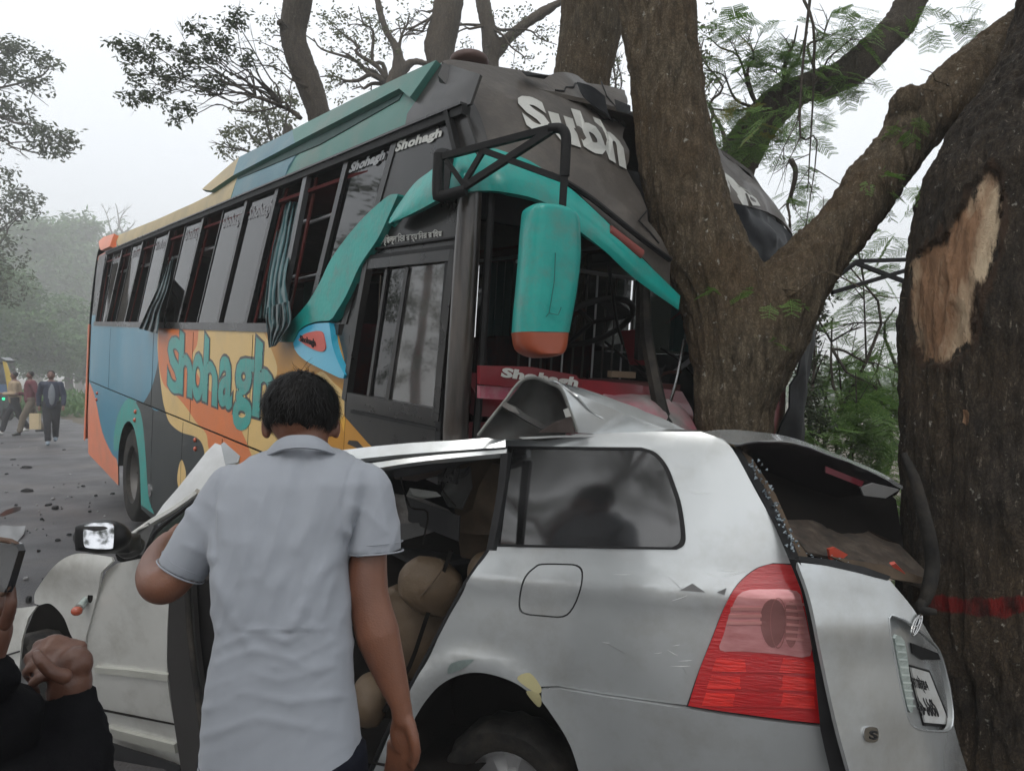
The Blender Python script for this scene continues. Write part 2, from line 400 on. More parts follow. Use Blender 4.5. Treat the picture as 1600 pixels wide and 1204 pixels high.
lblue = mat('bus_bright_blue', (.03, .36, .56), .3, coat=.5, col2=(.05, .42, .6))
grey = mat('bus_dome', (.06, .052, .046), .5, col2=(.085, .075, .066), nscale=1.6, spec=.35, dirt=(.15, .13, .11), dscale=4, damt=.65, coat=.08, rvar=.15, bump=.15, bscale=30)
white = mat('white_paint', (.55, .56, .53), .5, col2=(.45, .45, .42), nscale=6)
red = mat('maroon', (.20, .012, .02), .4, col2=(.13, .01, .015), coat=.2)
pink = mat('pink_scuff', (.42, .10, .15), .55, col2=(.3, .06, .09), nscale=5, dirt=(.4, .36, .34), dscale=6, damt=.8)
chrome = mat('chrome', (.6, .6, .6), .15, 1.0, col2=(.4, .4, .4))
brown = mat('interior_brown', (.09, .03, .02), .6)
bglass = glassmat('bus_glass', (.05, .053, .056), .075, .03, .02, (.25, .25, .26))
dglass = glassmat('door_glass', (.2, .2, .2), .17, .04, .14, (.3, .29, .28))
def offS(a, b):
    o = .004*fbm((a*.9, b*1.3, 4))
    if b > 0: o -= .05*b
    if b > .95: o -= .55*min(b-.95, .4)**1.3
    if b < -1.1: o -= .05*min(-b-1.1, .8)**2
    if a > 9.0: o -= .35*min(a-9.0, .8)**2
    if a < .12 and b > -2: o -= .6*(.12-max(a, -.3))**1.6
    return o
SB = Surf(B0, e1, e2, -e3, offS)
hb = lambda *P: [SB.hit(*p) for p in P]
def px2(P): return [SB.hit(*p) for p in P]
# --- lower side: an upper and a lower skirt with a recessed joint between them
seam = -.755
blueP = px2([(120, 480), (248, 480), (247, 545), (253, 615), (262, 660), (262, 800), (100, 800), (100, 500)])
darkR = px2(sm([(250, 548), (244, 580), (234, 612), (216, 640), (205, 650)])+[(205, 900), (330, 900), (300, 720), (262, 660), (253, 615)])
darkL = px2(sm([(216, 600), (240, 640), (258, 640), (270, 665), (295, 677), (312, 690), (319, 707), (330, 760)])+[(420, 1000), (200, 1000), (205, 700)])
creamP = px2(sm([(248, 505), (246, 545), (253, 615), (258, 640), (265, 660), (283, 675), (307, 683), (318, 699), (322, 730), (340, 780)])+[(460, 900), (560, 760), (500, 480)])
orangeP = px2(sm([(311, 505), (308, 538), (300, 560), (318, 600), (350, 628), (364, 642), (376, 670), (385, 690), (395, 715), (420, 760)])+sm([(340, 745), (326, 700), (322, 677), (307, 660), (290, 635), (272, 615), (256, 601), (249, 575), (247, 550), (248, 505)]))
ochreP = px2(sm([(409, 505), (413, 520), (421, 538), (433, 573), (430, 601), (436, 640), (460, 680), (500, 720)])+[(640, 765), (610, 740), (575, 692), (538, 650), (538, 560), (520, 480)])
cre2 = px2(smc([(500, 580), (521, 597), (538, 615), (539, 640), (530, 655), (505, 640), (480, 610)]))
yelP = px2([(531, 655), (540, 650), (575, 692), (655, 768), (640, 800), (560, 740)])
blkP = px2([(538, 590), (538, 650), (575, 692), (655, 768), (760, 900), (800, 700), (800, 400), (560, 480), (540, 560)])
salP = px2(smc([(136, 594), (143, 604), (150, 627), (160, 675), (175, 709), (183, 720), (184, 760), (162, 745), (135, 715), (115, 690), (112, 640), (125, 600)]))
archT = px2(sm([(178, 705), (178, 680), (184, 648), (195, 627), (205, 622), (213, 630), (222, 655), (228, 720), (232, 775), (241, 803)])+sm([(232, 797), (211, 778), (208, 740), (206, 700), (198, 668)])+[(190, 700)])
dropC = px2(smc([(284, 718), (290, 735), (289, 750), (281, 765), (277, 750), (279, 730)]))
WU, WV, WR = 6.28, -1.56, .50
arch = [(WU+.60*math.cos(t), WV+.56*math.sin(t)) for t in np.linspace(0, math.pi, 15)]+[(WU-.60, -1.9), (WU+.60, -1.9)]
WF = 2.0
arch2 = [(WF+.60*math.cos(t), WV+.56*math.sin(t)) for t in np.linspace(0, math.pi, 15)]+[(WF-.60, -1.9), (WF+.60, -1.9)]
regs = [(blueP, 1), (darkR, 2), (creamP, 3), (orangeP, 4), (ochreP, 5), (cre2, 3), (yelP, 6), (blkP, 7)]
mlist = [blk, blue, dark, cream, orange, ochre, yel, blk, salmon, teal]
panel('upper_skirt_panel', SB, [(1.004, -.02), (9.72, -.02), (9.72, seam+.006), (1.004, seam+.006)], mlist, bus, regions=regs, ab=True, step=.22)
low = [(1.05, seam-.006), (9.7, seam-.006), (9.74, -1.3), (9.5, -1.72), (WU+.61, -1.78)]+arch[:15]+[(WU-.61, -1.8), (WF+.61, -1.8)]+arch2[:15]+[(WF-.61, -1.8), (1.05, -1.75)]
panel('lower_skirt_panel', SB, low, mlist, bus, regions=[(blueP, 1), (darkL, 2), (creamP, 3), (orangeP, 4), (ochreP, 5), (yelP, 6), (blkP, 7), (archT, 9), (salP, 8), (dropC, 3)], ab=True, step=.22)
panel('backing_strip', SB, [(0, seam-.05), (9.7, seam-.05), (9.7, seam+.05), (0, seam+.05)], blkm, bus, ab=True, step=.5, lift=-.022, thick=.005)
for a in (2.45, 3.9, 5.3, 7.6):
    panel('panel_joint', SB, [(a, -.04), (a+.006, -.04), (a+.006, seam+.01), (a, seam+.01)], blkm, bus, ab=True, step=.3, lift=.0015, thick=.003)
for a in (3.0, 4.1, 5.2): panel('panel_joint', SB, [(a, seam-.02), (a+.008, seam-.02), (a+.008, -1.7), (a, -1.7)], blkm, bus, ab=True, step=.3, lift=.0015, thick=.003)
hd = panel('hatch_handle', SB, smc([(231, 757), (234, 757), (236, 766), (235, 775), (232, 774)]), chrome, bus, lift=.008)
# marker lamps
for x, y in [(152, 614), (151, 624), (212, 643), (211, 656), (305, 687), (305, 701)]:
    p = SB.P(x, y, .004); D = p[1]; r = M(3.6 if x > 200 else 2.6, D)
    MB().ell(p, (r*.9, r*.9, r*1.05), nu=10, nv=6).obj('marker_lamp', mat('lamp_amber', (.45, .08, .03), .25, coat=.6), bus)
# --- wheels
def wheel(parent, c, ax, R, W, rimr, name='wheel', rimmat=None, alloy=False):
    c = np.array(c); ax = nrm(ax); u = nrm(np.cross(ax, [0, 0, 1.])); v = np.cross(u, ax); n = 40
    prof = [(rimr, -W/2*.7), (rimr+.03, -W/2*.95), (R*.9, -W/2), (R*.97, -W/2*.85), (R, -W/2*.5), (R, W/2*.5), (R*.97, W/2*.85), (R*.9, W/2), (rimr+.03, W/2*.95), (rimr, W/2*.7)]
    V, F = [], []
    for i in range(n):
        a = 2*math.pi*i/n
        for r, h in prof: 
            rr = r-(.012 if (i % 2 and r > R*.95) else 0)
            V.append(c+(u*math.cos(a)+v*math.sin(a))*rr+ax*h)
    k = len(prof)
    for i in range(n):
        for j in range(k-1): a = i*k+j; b = ((i+1) % n)*k+j; F.append((a, a+1, b+1, b))
    wo = obj(name, V, F, rub, parent)
    prof = [(rimr+.005, W/2*.72), (rimr-.015, W/2*.5), (rimr*.85, W/2*(.0 if not alloy else .45)), (rimr*.5, W/2*(-.05 if not alloy else .5)), (rimr*.32, W/2*.35), (.001, W/2*.38)]
    V, F = [], []
    n = 30
    for i in range(n):
        a = 2*math.pi*i/n; 
        for j, (r, h) in enumerate(prof):
            hh = h-(.05 if alloy and (i % 6) in (0, 1, 2) and j in (2, 3) else 0)
            V.append(c+(u*math.cos(a)+v*math.sin(a))*r+ax*hh)
    k = len(prof)
    for i in range(n):
        for j in range(k-1): a = i*k+j; b = ((i+1) % n)*k+j; F.append((a, a+1, b+1, b))
    obj('rim', V, F, rimmat or mat('steel_rim', (.09, .085, .08), .5, .3), wo)
    if not alloy:
        mb = MB()
        for i in range(8):
            a = 2*math.pi*i/8; p = c+(u*math.cos(a)+v*math.sin(a))*rimr*.6; mb.tube([p, p+ax*.05], .013, 6)
        mb.obj('wheel_nuts', chrome, wo)
    return wo
for uu in (WU, WF):
    for wdt in (.17, 2.25): wheel(bus, B0+e1*uu+e2*WV+e3*wdt, -e3 if wdt < 1 else e3, WR, .27, .27)
# wheel wells
for uu in (WU, WF):
    V, F = [], []
    for i, t in enumerate(np.linspace(0, math.pi, 13)):
        for ww in (.01, .7): V.append(B0+e1*(uu+.6*math.cos(t))+e2*(WV+.56*math.sin(t))+e3*ww)
    for i in range(12): F.append((2*i, 2*i+1, 2*i+3, 2*i+2))
    V, F, _ = solid(V, F, .01); obj('wheel_well', V, F, blkm, bus)
# --- big painted name
def letters(txt, boxes, S, mo, mi_, parent):
    for ch, (bl, br, tr, tl) in zip(txt, boxes):
        V, F = textmesh(ch, 0)
        for nm, off, m, lf in (('letter_outline', .058, mo, .0015), ('letter', .030, mi_, .0030)):
            lettering(nm, ch, S, [bl, br, tr, tl], m, parent, lift=lf, offset=off, ref=V, thick=.0005)
bx = [[(263, 606), (283, 616), (284, 533), (265, 527)], [(280, 610), (299, 618), (301, 540), (283, 520)], [(300, 618), (317, 626), (319, 559), (303, 553)],
      [(318, 622), (338, 632), (340, 553), (322, 526)], [(342, 628), (361, 637), (364, 566), (346, 558)], [(365, 668), (391, 668), (396, 566), (369, 562)], [(397, 645), (426, 655), (431, 560), (403, 533)]]
letters('Shohagh', bx, SB, blk, teal, bus)
# --- window band
posts = [((150, 500), (167, 388)), ((167.5, 499), (194, 379)), ((196, 499), (226, 368)), ((235, 499), (268, 351)), ((280, 499), (321, 331)), ((342, 499), (388, 306)), ((386, 499), (437, 285)), ((436, 499), (482, 264)), ((482, 499), (546, 237)), ((560, 430), (622, 207))]
PU = [(SB.hit(*b)[0], SB.hit(*t)[0]) for b, t in posts]
wtop, wbot = .865, .035
def lerp(a, b, t): return a+(b-a)*t
def slant(i, f=0):  # u at bottom and top of post i
    return PU[i]
PU = [(SB.hit(*b), SB.hit(*t)) for b, t in posts]
def uat(i, v): (a, b), (c, d) = PU[i]; return a+(c-a)*(v-b)/(d-b)
def quadp(ul0, ul1, ur0, ur1, v0=wbot, v1=wtop): return [(ul0, v0), (ur0, v0), (ur1, v1), (ul1, v1)]
panel('belt_rail', SB, [(1.12, -.02), (8.85, -.02), (8.85, wbot), (1.12, wbot)], blk, bus, ab=True, step=.3, lift=.008, thick=.03)
panel('roof_rail', SB, [(.12, wtop), (8.3, wtop), (8.35, wtop+.038), (.12, wtop+.038)], blkm, bus, ab=True, step=.3, lift=.022, thick=.04)
panel('gutter', SB, [(.12, wtop+.036), (8.35, wtop+.036), (8.35, wtop+.046), (.12, wtop+.046)], blk, bus, ab=True, step=.3, lift=.032, thick=.03)
rtrim = mat('red_trim', (.10, .012, .01), .6)
alu = mat('dull_aluminium', (.16, .165, .17), .4, .6)
for i in range(len(posts)):
    hw = .028 if i not in (7,) else .03
    b, t = uat(i, wbot), uat(i, wtop)
    panel('window_post', SB, quadp(b+hw, t+hw, b-hw, t-hw), alu if i == 7 else blk, bus, ab=True, step=.3, lift=.006 if i != 7 else .012, thick=.03)
kinds = ['half', 'half', 'half', 'half', 'half', 'full', 'open', 'open', 'full']
for i, kd in enumerate(kinds):
    L0, L1, R0, R1 = uat(i, wbot)-.03, uat(i, wtop)-.03, uat(i+1, wbot)+.03, uat(i+1, wtop)+.03   # L is the rear side (larger u)
    f0 = {'half': .46, 'full': 0., 'open': None}[kd]
    if f0 is not None:
        a0, a1 = lerp(L0, R0, f0), lerp(L1, R1, f0)
        p = panel('window_pane', SB, quadp(a0, a1, R0, R1), bglass, bus, ab=True, step=.3, lift=-.012, thick=.005)
        # small name near the head of the pane
        if i < 8:
            s0, s1 = a1-.04, R1+.04
            V, F = textmesh('Shohagh', .031, .25); x0, x1, y0, y1 = V[:, 0].min(), V[:, 0].max(), V[:, 1].min(), V[:, 1].max()
            W = [SB.pos(lerp(s0+.03, s1+.03, (v[0]-x0)/(x1-x0)), wtop-.16+.11*(v[1]-y0)/(y1-y0), -.007) for v in V]
            obj('window_lettering', W, [tuple(reversed(f)) for f in F], mat('faded_white', (.2, .2, .21), .5), p, smooth=False)
        if kd == 'half':
            panel('pane_edge', SB, quadp(a0, a1, a0-.018, a1-.018), blk, p, ab=True, step=.3, lift=-.006, thick=.012)
    if kd != 'full' :
        panel('red_reveal', SB, quadp(L0, L1, L0-.03, L1-.03), rtrim, bus, ab=True, step=.4, lift=-.035, thick=.01)
        for k, v in enumerate((.62, .30)):
            if kd == 'open' or k == 0:
                p0 = SB.pos(uat(i, v)-.03, v, -.06); p1 = SB.pos(uat(i+1, v), v+.02, -.06); tube('window_bar', [p0, p1], .009, mat('dull_steel', (.35, .35, .36), .35, .7), bus, n=6)
# --- black front quarter with the driver's door
hole = [SB.hit(*q) for q in [(579, 421), (708, 408), (684, 638), (548, 613)]]
panel('front_quarter_panel', SB, [(-.0, -.58), (.55, -.60), (.6, seam), (1.0, seam), (1.0, -.02), (uat(9, -.02), -.02), (uat(9, wtop), wtop), (.12, wtop), (.05, .75), (-.0, .6)], mlist, bus, ab=True, step=.1, holes=[hole],
      regions=[([(-.1, -2), (3, -2), (3, 2), (-.1, 2)], 7), (yelP, 6), (ochreP, 5), (px2([(538, 590), (538, 650), (575, 692), (655, 768), (760, 900), (800, 400), (560, 480), (545, 560)]), 7)])
def frame(name, S, quad, wd, m, parent, lift=.02, thick=.03, order=4):
    c = np.mean(quad, 0)
    for i in range(4):
        a, b = np.array(quad[i]), np.array(quad[(i+1) % 4]); 
        na = nrm(c-(a+b)/2); d = nrm(b-a); nn = np.array([-d[1], d[0]]); nn = nn if nn@na > 0 else -nn
        ext = wd*(.999 if i % 2 else 1e-3)
        panel(name, S, [tuple(a-d*wd*(i % 2)-nn*0), tuple(b+d*wd*(i % 2)), tuple(b+d*wd*(i % 2)-nn*wd), tuple(a-d*wd*(i % 2)-nn*wd)], m, parent, ab=True, step=.2, lift=lift+(.0025 if i % 2 else 0), thick=thick)
door = obj('driver_door', *solid([SB.pos(a, b, -.02) for a, b in [(hole[3][0]+.02, hole[3][1]-.05), (hole[2][0]-.03, hole[2][1]-.05), (hole[2][0]-.03, hole[2][1]-.3), (hole[3][0]+.02, hole[3][1]-.25)]], [(0, 1, 2, 3)], .02)[:2], blk, bus)
frame('window_frame', SB, hole, .045, blk, door)
A = lambda *P: [SB.hit(*p) for p in P]
panel('glass_pane', SB, A((604, 420), (635, 418), (603, 624), (574, 618)), bglass, door, ab=True, lift=-.01, thick=.004, step=.3)
panel('glass_pane', SB, A((638, 417), (707, 409), (684, 638), (606, 624)), dglass, door, ab=True, lift=-.004, thick=.004, step=.3)
panel('pane_edge', SB, A((635, 418), (640, 417.5), (609, 625), (603, 624)), blk, door, ab=True, lift=.006, thick=.02, step=.3)
panel('pane_edge', SB, A((602, 421), (606, 420), (577, 619), (573, 618)), blk, door, ab=True, lift=.002, thick=.01, step=.3)
for P_ in ([(563, 402), (716, 383), (716, 389), (563, 408)], [(553, 640), (688, 668), (688, 673), (553, 645)], [(572, 390), (716, 370), (716, 373), (572, 393)]):
    panel('moulding', SB, A(*P_), blkm, bus, ab=True, lift=.018, thick=.02, step=.3)
panel('quarter_trim', SB, A((702, 176), (708, 173), (742, 300), (735, 303)), blkm, bus, ab=True, lift=.03, thick=.04, step=.1)
panel('quarter_trim', SB, A((702, 385), (713, 384), (692, 690), (684, 690)), blkm, bus, ab=True, lift=.015, thick=.03, step=.1)
panel('panel_gap', SB, A((622, 208), (625, 207), (592, 300), (589, 300)), blkm, bus, ab=True, lift=.003, thick=.003, step=.1)
def label_text(txt, quad, m, lift=.006, off=.045, sh=.0, S=SB, name='lettering', parent=None): return lettering(name, txt, S, quad, m, parent or bus, lift=lift, offset=off, shear=sh)
label_text('Shohagh', [(618, 243), (692, 217), (692, 200), (621, 222)], white, sh=.2)
label_text('Shohagh', [(542, 275), (599, 252), (602, 233), (548, 255)], mat('faded_white2', (.36, .37, .38), .5), lift=-.003, sh=.2)
# Bengali line above the door, glyph by glyph in visual order
bn = '\u09ac\u09bf\u09b8\u09cd\u09ae\u09bf\u09b2\u09cd\u09b2\u09be\u09b9\u09bf\u09b0 \u09b0\u09be\u09b9\u09cd\u09ae\u09be\u09a8\u09bf\u09b0 \u09b0\u09be\u09b9\u09bf\u09ae'
vis = []
for ch in bn:
    if ch == '\u09bf' and vis:
        vis.insert(len(vis)-1, ch)
    else: vis.append(ch)
label_text(''.join(vis), [(592, 386), (692, 372), (692, 358), (592, 368)], white, off=.012)
# --- teal fin, blue lobe, red oval
finL = sm([(621, 303), (605, 307), (570, 338), (542, 370), (517, 405), (500, 440), (482, 471), (458, 499), (437, 522)])
finR = sm([(520, 496), (541, 461), (562, 415), (590, 373), (608, 335), (621, 306)])
fin = panel('teal_fin', SB, finL+[(434, 528), (436, 534), (458, 534)]+sm([(458, 534), (468, 515), (480, 507), (496, 502), (514, 501)])+finR, teal, bus, step=.05, lift=.035, thick=.05)
panel('blue_lobe', SB, [(458, 536)]+sm([(468, 517), (481, 509), (496, 505), (514, 504)])+sm([(516, 515), (519, 538), (527, 562), (538, 585)])+[(536, 591), (530, 590)]+sm([(505, 578), (482, 566), (468, 556), (460, 545)]), lblue, bus, step=.05, lift=.035, thick=.05)
ov = panel('red_oval', SB, sm([(466, 531), (475, 522), (493, 517), (503, 519), (507, 532), (508, 545), (500, 549), (482, 542), (466, 531)])[:-1], mat('bus_red', (.6, .1, .07), .4), bus, step=.05, lift=.04, thick=.008)
label_text('Shohagh', [(481, 537), (506, 545), (504, 530), (480, 524)], blkm, lift=.043, off=.03)
# --- roof side: fairing with a long slot
topE = [(163, 376), (186, 366), (245, 342), (301, 317), (325, 305)]
roofside = px2([(163, 376), (186, 366), (245, 342), (301, 317), (325, 305), (372, 284), (378, 283), (500, 233), (636, 180), (668, 130), (691, 97), (712, 140), (735, 235), (705, 185), (560, 240), (315, 352), (168, 402)])
sal_r = px2([(140, 360), (188, 350), (188, 400), (140, 410)]); cre_r = px2([(187, 390), (187, 350), (240, 300), (360, 232), (381, 245), (371, 276), (360, 310), (300, 400), (188, 420)])
blu_r = px2([(381, 245), (460, 190), (470, 230), (440, 290), (360, 320), (371, 276)])
gr = mat('bus_dome_edge', (.025, .025, .026), .4, col2=(.05, .047, .044), nscale=3, dirt=(.1, .09, .08), dscale=4, damt=.5, coat=.15, spec=.3)
rl = [tealg, salmon, mat('bus_cream_dusty', (.45, .36, .2), .55, dirt=(.3, .27, .2), dscale=3, damt=.6), blur, gr]
lo = [(.10, wtop+.04), (8.4, wtop+.04)]
tp = [SB.hit(*p) for p in [(691, 97), (560, 157), (460, 207), (378, 248), (325, 294)]]; tr_ = [SB.hit(*p) for p in [(325, 306), (301, 318), (245, 343), (186, 367), (163, 377)]]
# fairing in two leaves: a lower slope and an upper lip standing 5 cm proud, with the slot between
s_up = [SB.hit(*p) for p in [(372, 275), (500, 209), (633, 141)]]; s_lo = [SB.hit(*p) for p in [(372, 280), (500, 226), (624, 156)]]
dk = [SB.hit(*p) for p in [(636, 178), (668, 130), (691, 97)]]
panel('roof_side_panel', SB, [lo[1]]+[lo[0]]+[(.08, 1.02)]+[dk[2]]+s_up[::-1]+tr_, rl, bus, ab=True, step=.15, lift=.0, regions=[(blu_r, 3), (cre_r, 2), (sal_r, 1), ([dk[0], dk[1], dk[2], (.0, 1.2), (-.1, .5), (dk[0][0], .5)], 4)])
panel('roof_fairing', SB, s_up[::-1]+s_up[:1]*0+[(s_up[0][0]+.02, s_up[0][1])]+[SB.hit(336, 299), SB.hit(322, 297)]+tp[::-1]+[SB.hit(668, 130), SB.hit(650, 155)]+[SB.hit(633, 141)]*0, rl, bus, ab=True, step=.12, lift=.032, thick=.035, regions=[(blu_r, 3), (cre_r, 2)])
panel('fairing_slot', SB, s_lo+s_up[::-1], mat('slot_dark', (.015, .05, .045), .7), bus, ab=True, step=.2, lift=.003, thick=.004)
# --- roof, far side, rear, floor (bus coordinates u rearwards, v up, w across)
BL = lambda u, v, w_: B0+e1*u+e2*v+e3*w_
WB = 2.42
V, F = [], []
us = [.35, .6, 1.2, 2, 3, 3.7, 5, 6.5, 8, 8.9, 9.35]
prof = [(.12, 1.03), (.3, 1.10), (.55, 1.15), (.9, 1.18), (1.21, 1.19), (1.5, 1.18), (1.9, 1.14), (2.15, 1.08), (2.34, .95), (2.40, .8)]
for u in us:
    dz = 0 if u < 8 else -.12*(u-8)
    for ww, v in prof: V.append(BL(u, v+dz+.006*fbm((u, ww, 3)), ww))
n = len(prof)
for i in range(len(us)-1):
    for j in range(n-1): a = i*n+j; F.append((a, a+1, a+n+1, a+n))
V, F, _ = solid(V, F, .02); obj('roof', V, F, grey, bus)
V = [BL(u, v, WB) for u in (.15, 9.5) for v in (-1.7, 0., .0, -.0)]
def quadobj(name, P, m, th=.02, **k): V, F, _ = solid(P, [tuple(range(len(P)))], th); return obj(name, V, F, m, bus, smooth=False, **k)
quadobj('far_side_panel', [BL(.3, 0, WB), BL(9.6, 0, WB), BL(9.6, -1.7, WB), BL(.3, -1.7, WB)], dark)
quadobj('far_rail', [BL(.3, .85, WB), BL(9.4, .85, WB), BL(9.4, .75, WB), BL(.3, .75, WB)], blkm)
for k in range(8): u = .9+k*1.1; quadobj('far_post', [BL(u, .8, WB), BL(u+.1, .8, WB), BL(u+.1, 0, WB), BL(u, 0, WB)], blkm)
quadobj('floor_panel', [BL(.3, -1.0, .06), BL(9.6, -1.0, .06), BL(9.6, -1.0, WB), BL(.3, -1.0, WB)], blkm)
net('rear_panel', [[BL(9.45, v+.3, 0.02-.0+(.0)), BL(9.72, v+.3, .15), BL(9.85, v+.3, 1.2), BL(9.72, v+.3, 2.3), BL(9.45, v+.3, 2.42)] for v in (-1.9, -1.2, -.6, -.3)], salmon, bus, world=True, sub=4, flip=True)
net('rear_panel', [[BL(9.5+d, v, 0.03), BL(9.62+d, v, .2), BL(9.7+d, v, 1.2), BL(9.62+d, v, 2.2), BL(9.5+d, v, 2.40)] for v, d in ((0, 0), (.3, -.08), (.7, -.3), (.95, -.5), (1.05, -.8))], dark, bus, world=True, sub=4, flip=True)
panel('rear_corner_panel', SB, [(8.85, -.02), (9.72, -.02), (9.6, .25), (9.1, .9), (8.3, .93), (8.72, .3)], mlist, bus, ab=True, step=.12, regions=[([(8, .85), (10, .85), (10, 1.2), (8, 1.2)], 8), ([(8, -.1), (10, -.1), (10, .12), (8, .12)], 1), ([(8, .12), (9.2, .12), (9.0, .9), (8, .9)], 7)])
panel('salmon_cap', SB, px2([(162, 378), (170, 371), (187, 366), (180, 386), (166, 392)]), salmon, bus, ab=True, step=.1, lift=.06, thick=.08)
for k in range(9):
    u = .5+k*1.0; quadobj('far_pane', [BL(u, .76, WB-.03), BL(u+.98, .76, WB-.03), BL(u+.98, 0, WB-.03), BL(u, 0, WB-.03)], glassmat('far_glass', (.10, .11, .10), .05, .05, .1, (.1, .1, .1)), th=.004)
for k in (0, 2, 3, 5, 6): u = .7+k*1.1; net('far_curtain', [[BL(u+.06*q, v, WB-.07-.03*(q % 2)) for q in range(7)] for v in (.74, .4, .02)], mat('curtain_dark', (.02, .07, .07), .9, sheen=.2), bus, world=True, sub=2, thick=0)
# seats, luggage rack and rails inside
seatm = mat('bus_seat', (.06, .014, .014), .9, col2=(.02, .02, .025), nscale=9, spec=.1)
seat0 = None
for k in range(8):
    for ww in (.35, .85, 1.6, 2.05):
        if seat0 is None:
            V, N_, F = remesh(MB().box((0, 0, .38), (.42, .14, .8)).box((0, -.18, .02), (.44, .42, .14)), .03, 3)
            ctr = BL(1.5+k*.95, -.72, ww); R = np.array([nrm([e3[0], e3[1], 0]), nrm([e1[0], e1[1], 0]), [0, 0, 1.]])
            me = bpy.data.meshes.new('seat'); me.from_pydata((V@R).tolist(), [], F); me.materials.append(seatm); me.shade_smooth(); seat0 = me
        o = bpy.data.objects.new('seat', seat0); COL.objects.link(o); o.parent = bus; o.location = (Vector(BL(1.7+k*.95, -.72, ww))-bus.location)
for ww in (.3, 2.1): tube('luggage_rail', [BL(.8, .72, ww), BL(9, .72, ww)], .014, mat('dull_steel', (.35, .35, .36), .35, .7), bus, n=6); 
for ww in (.05, 2.05): quadobj('luggage_rack', [BL(1.0, .78, ww), BL(9.2, .78, ww), BL(9.2, .74, ww+.32), BL(1.0, .74, ww+.32)], mat('rack_red', (.07, .01, .01), .8, spec=.1))
# --- curtains
cur = mat('curtain_teal', (.035, .12, .13), .85, col2=(.02, .07, .08), nscale=18, sheen=.3)
cur2 = mat('curtain_patterned', (.03, .09, .10), .85, col2=(.004, .015, .018), nscale=22, sheen=.3)
def curtain(name, L, Rr, lift, m, amp=.012, nf=5, label=None):
    n = 26; P_l = cr([np.array(p, float) for p in L], 6); P_r = cr([np.array(p, float) for p in Rr], 6); k = min(len(P_l), len(P_r)); V, F = [], []
    for i in range(k):
        for j in range(n+1):
            t = j/n; p = P_l[i]*(1-t)+P_r[i]*t; li = lift(i/(k-1)) if callable(lift) else lift
            V.append(SB.P(p[0], p[1], li+amp*math.sin(t*math.pi*2*nf+i*.15+2*fbm((i*.1, t, 3)))+.02*fbm((t*3, i*.12, 9))))
    for i in range(k-1):
        for j in range(n): a = i*(n+1)+j; F.append((a, a+1, a+n+2, a+n+1))
    V, F, _ = solid(V, F, .002); return obj(name, V, F, m, bus, label=label, auto=0)
curtain('curtain', [(442, 313), (436, 345), (424, 400), (416, 460), (416, 500), (420, 522)], [(466, 316), (461, 345), (452, 400), (446, 440), (451, 470), (455, 505)], lambda t: -.05+.12*sstep(t, .2, .6), cur, amp=.009, nf=4, label='teal curtain blown out through the broken window')
curtain('curtain', [(417, 480), (416, 505), (418, 525), (420, 543)], [(452, 470), (455, 500), (445, 520), (431, 540)], .085, cur2, amp=.016, nf=4, label='dark patterned hem of the hanging curtain')
curtain('curtain', [(258, 420), (246, 450), (232, 480), (217, 513)], [(272, 400), (262, 450), (252, 480), (246, 521)], lambda t: -.03+.11*sstep(t, .1, .5), cur2, amp=.02, nf=3)
curtain('curtain', [(425, 300), (412, 360), (402, 430), (396, 497)], [(452, 306), (440, 370), (428, 430), (420, 497)], -.07, mat('curtain_dark', (.02, .07, .07), .9, sheen=.2), amp=.02, nf=4)
# ================================================================ BUS FRONT
def offF(a, b):   # a across from the near corner, b up, positive towards the front
    s = (a-1.2)/1.2
    bulge = .12*(1-s*s) if abs(s) < 1.3 else .12*(1-1.69)
    b_ = min(b, 1.6); rake = .60*max(0, b_-.42)**1.55/.75**1.55*.75
    corner = .75*min(max(0, .14-a), .4)**1.3*2 if b > .35 else 0
    rc = .9*min(max(0, a-2.1), .6)**1.5
    dent = .10*math.exp(-((a-1.15)/.28)**2)*sstep(b, .3, .8)
    crmp = .04*sstep(a, 1.3, 1.9)*fbm((a*5, b*6, 8))+.028*fbm((a*3.2, b*4, 2))*(.25+sstep(a, .5, .9))+.012*abs(fbm((a*8, b*8, 6)))*sstep(a, .6, 1.0)
    return bulge-rake-corner-rc-dent+crmp
SF = Surf(B0, e3, e2, -e1, offF)
domeL = sm([(691, 96), (703, 93), (730, 96), (759, 101), (815, 110), (857, 117), (871, 113), (902, 114), (920, 128), (950, 134), (976, 141)])+[(981, 160), (976, 200), (984, 235), (978, 262), (1000, 300), (1012, 345), (1048, 404)]+sm([(1040, 398), (1005, 372), (960, 335), (925, 308), (892, 292), (840, 262), (765, 236)])+sm([(765, 235), (752, 185), (733, 150), (703, 108)])
dome = panel('front_dome', SF, domeL, [grey, gr], bus, step=.04, thick=.012)
panel('dome_edge_strip', SF, sm([(693, 98), (706, 106), (733, 148), (752, 185), (768, 240)])+sm([(742, 240), (735, 200), (720, 165), (700, 135), (684, 118)]), gr, bus, step=.04, lift=.008, thick=.03)
domeR = sm([(1060, 190), (1099, 219), (1127, 234), (1162, 266), (1185, 288), (1208, 315), (1232, 350), (1250, 385)])+sm([(1244, 372), (1222, 345), (1195, 330), (1150, 318), (1128, 316)])+[(1122, 300), (1110, 270), (1098, 245)]
panel('front_dome', SF, domeR, grey, bus, step=.05, thick=.012, label='grey half of the roof dome right of the trunk')
gl = mat('dark_gloss_panel', (.006, .007, .009), .55, col2=(.014, .016, .02), nscale=3, spec=.15, dirt=(.05, .05, .05), dscale=8, damt=.5)
panel('dented_dark_panel', SF, sm([(1128, 318), (1150, 319), (1195, 331), (1222, 346), (1244, 373), (1254, 395)])+[(1255, 415), (1160, 420), (1150, 395), (1148, 360), (1135, 340)], gl, bus, step=.04, thick=.012, lift=.012, disp=lambda a, b: -.03*math.exp(-((a-2.05)/.12)**2)*1+.01*fbm((a*9, b*9, 0)))
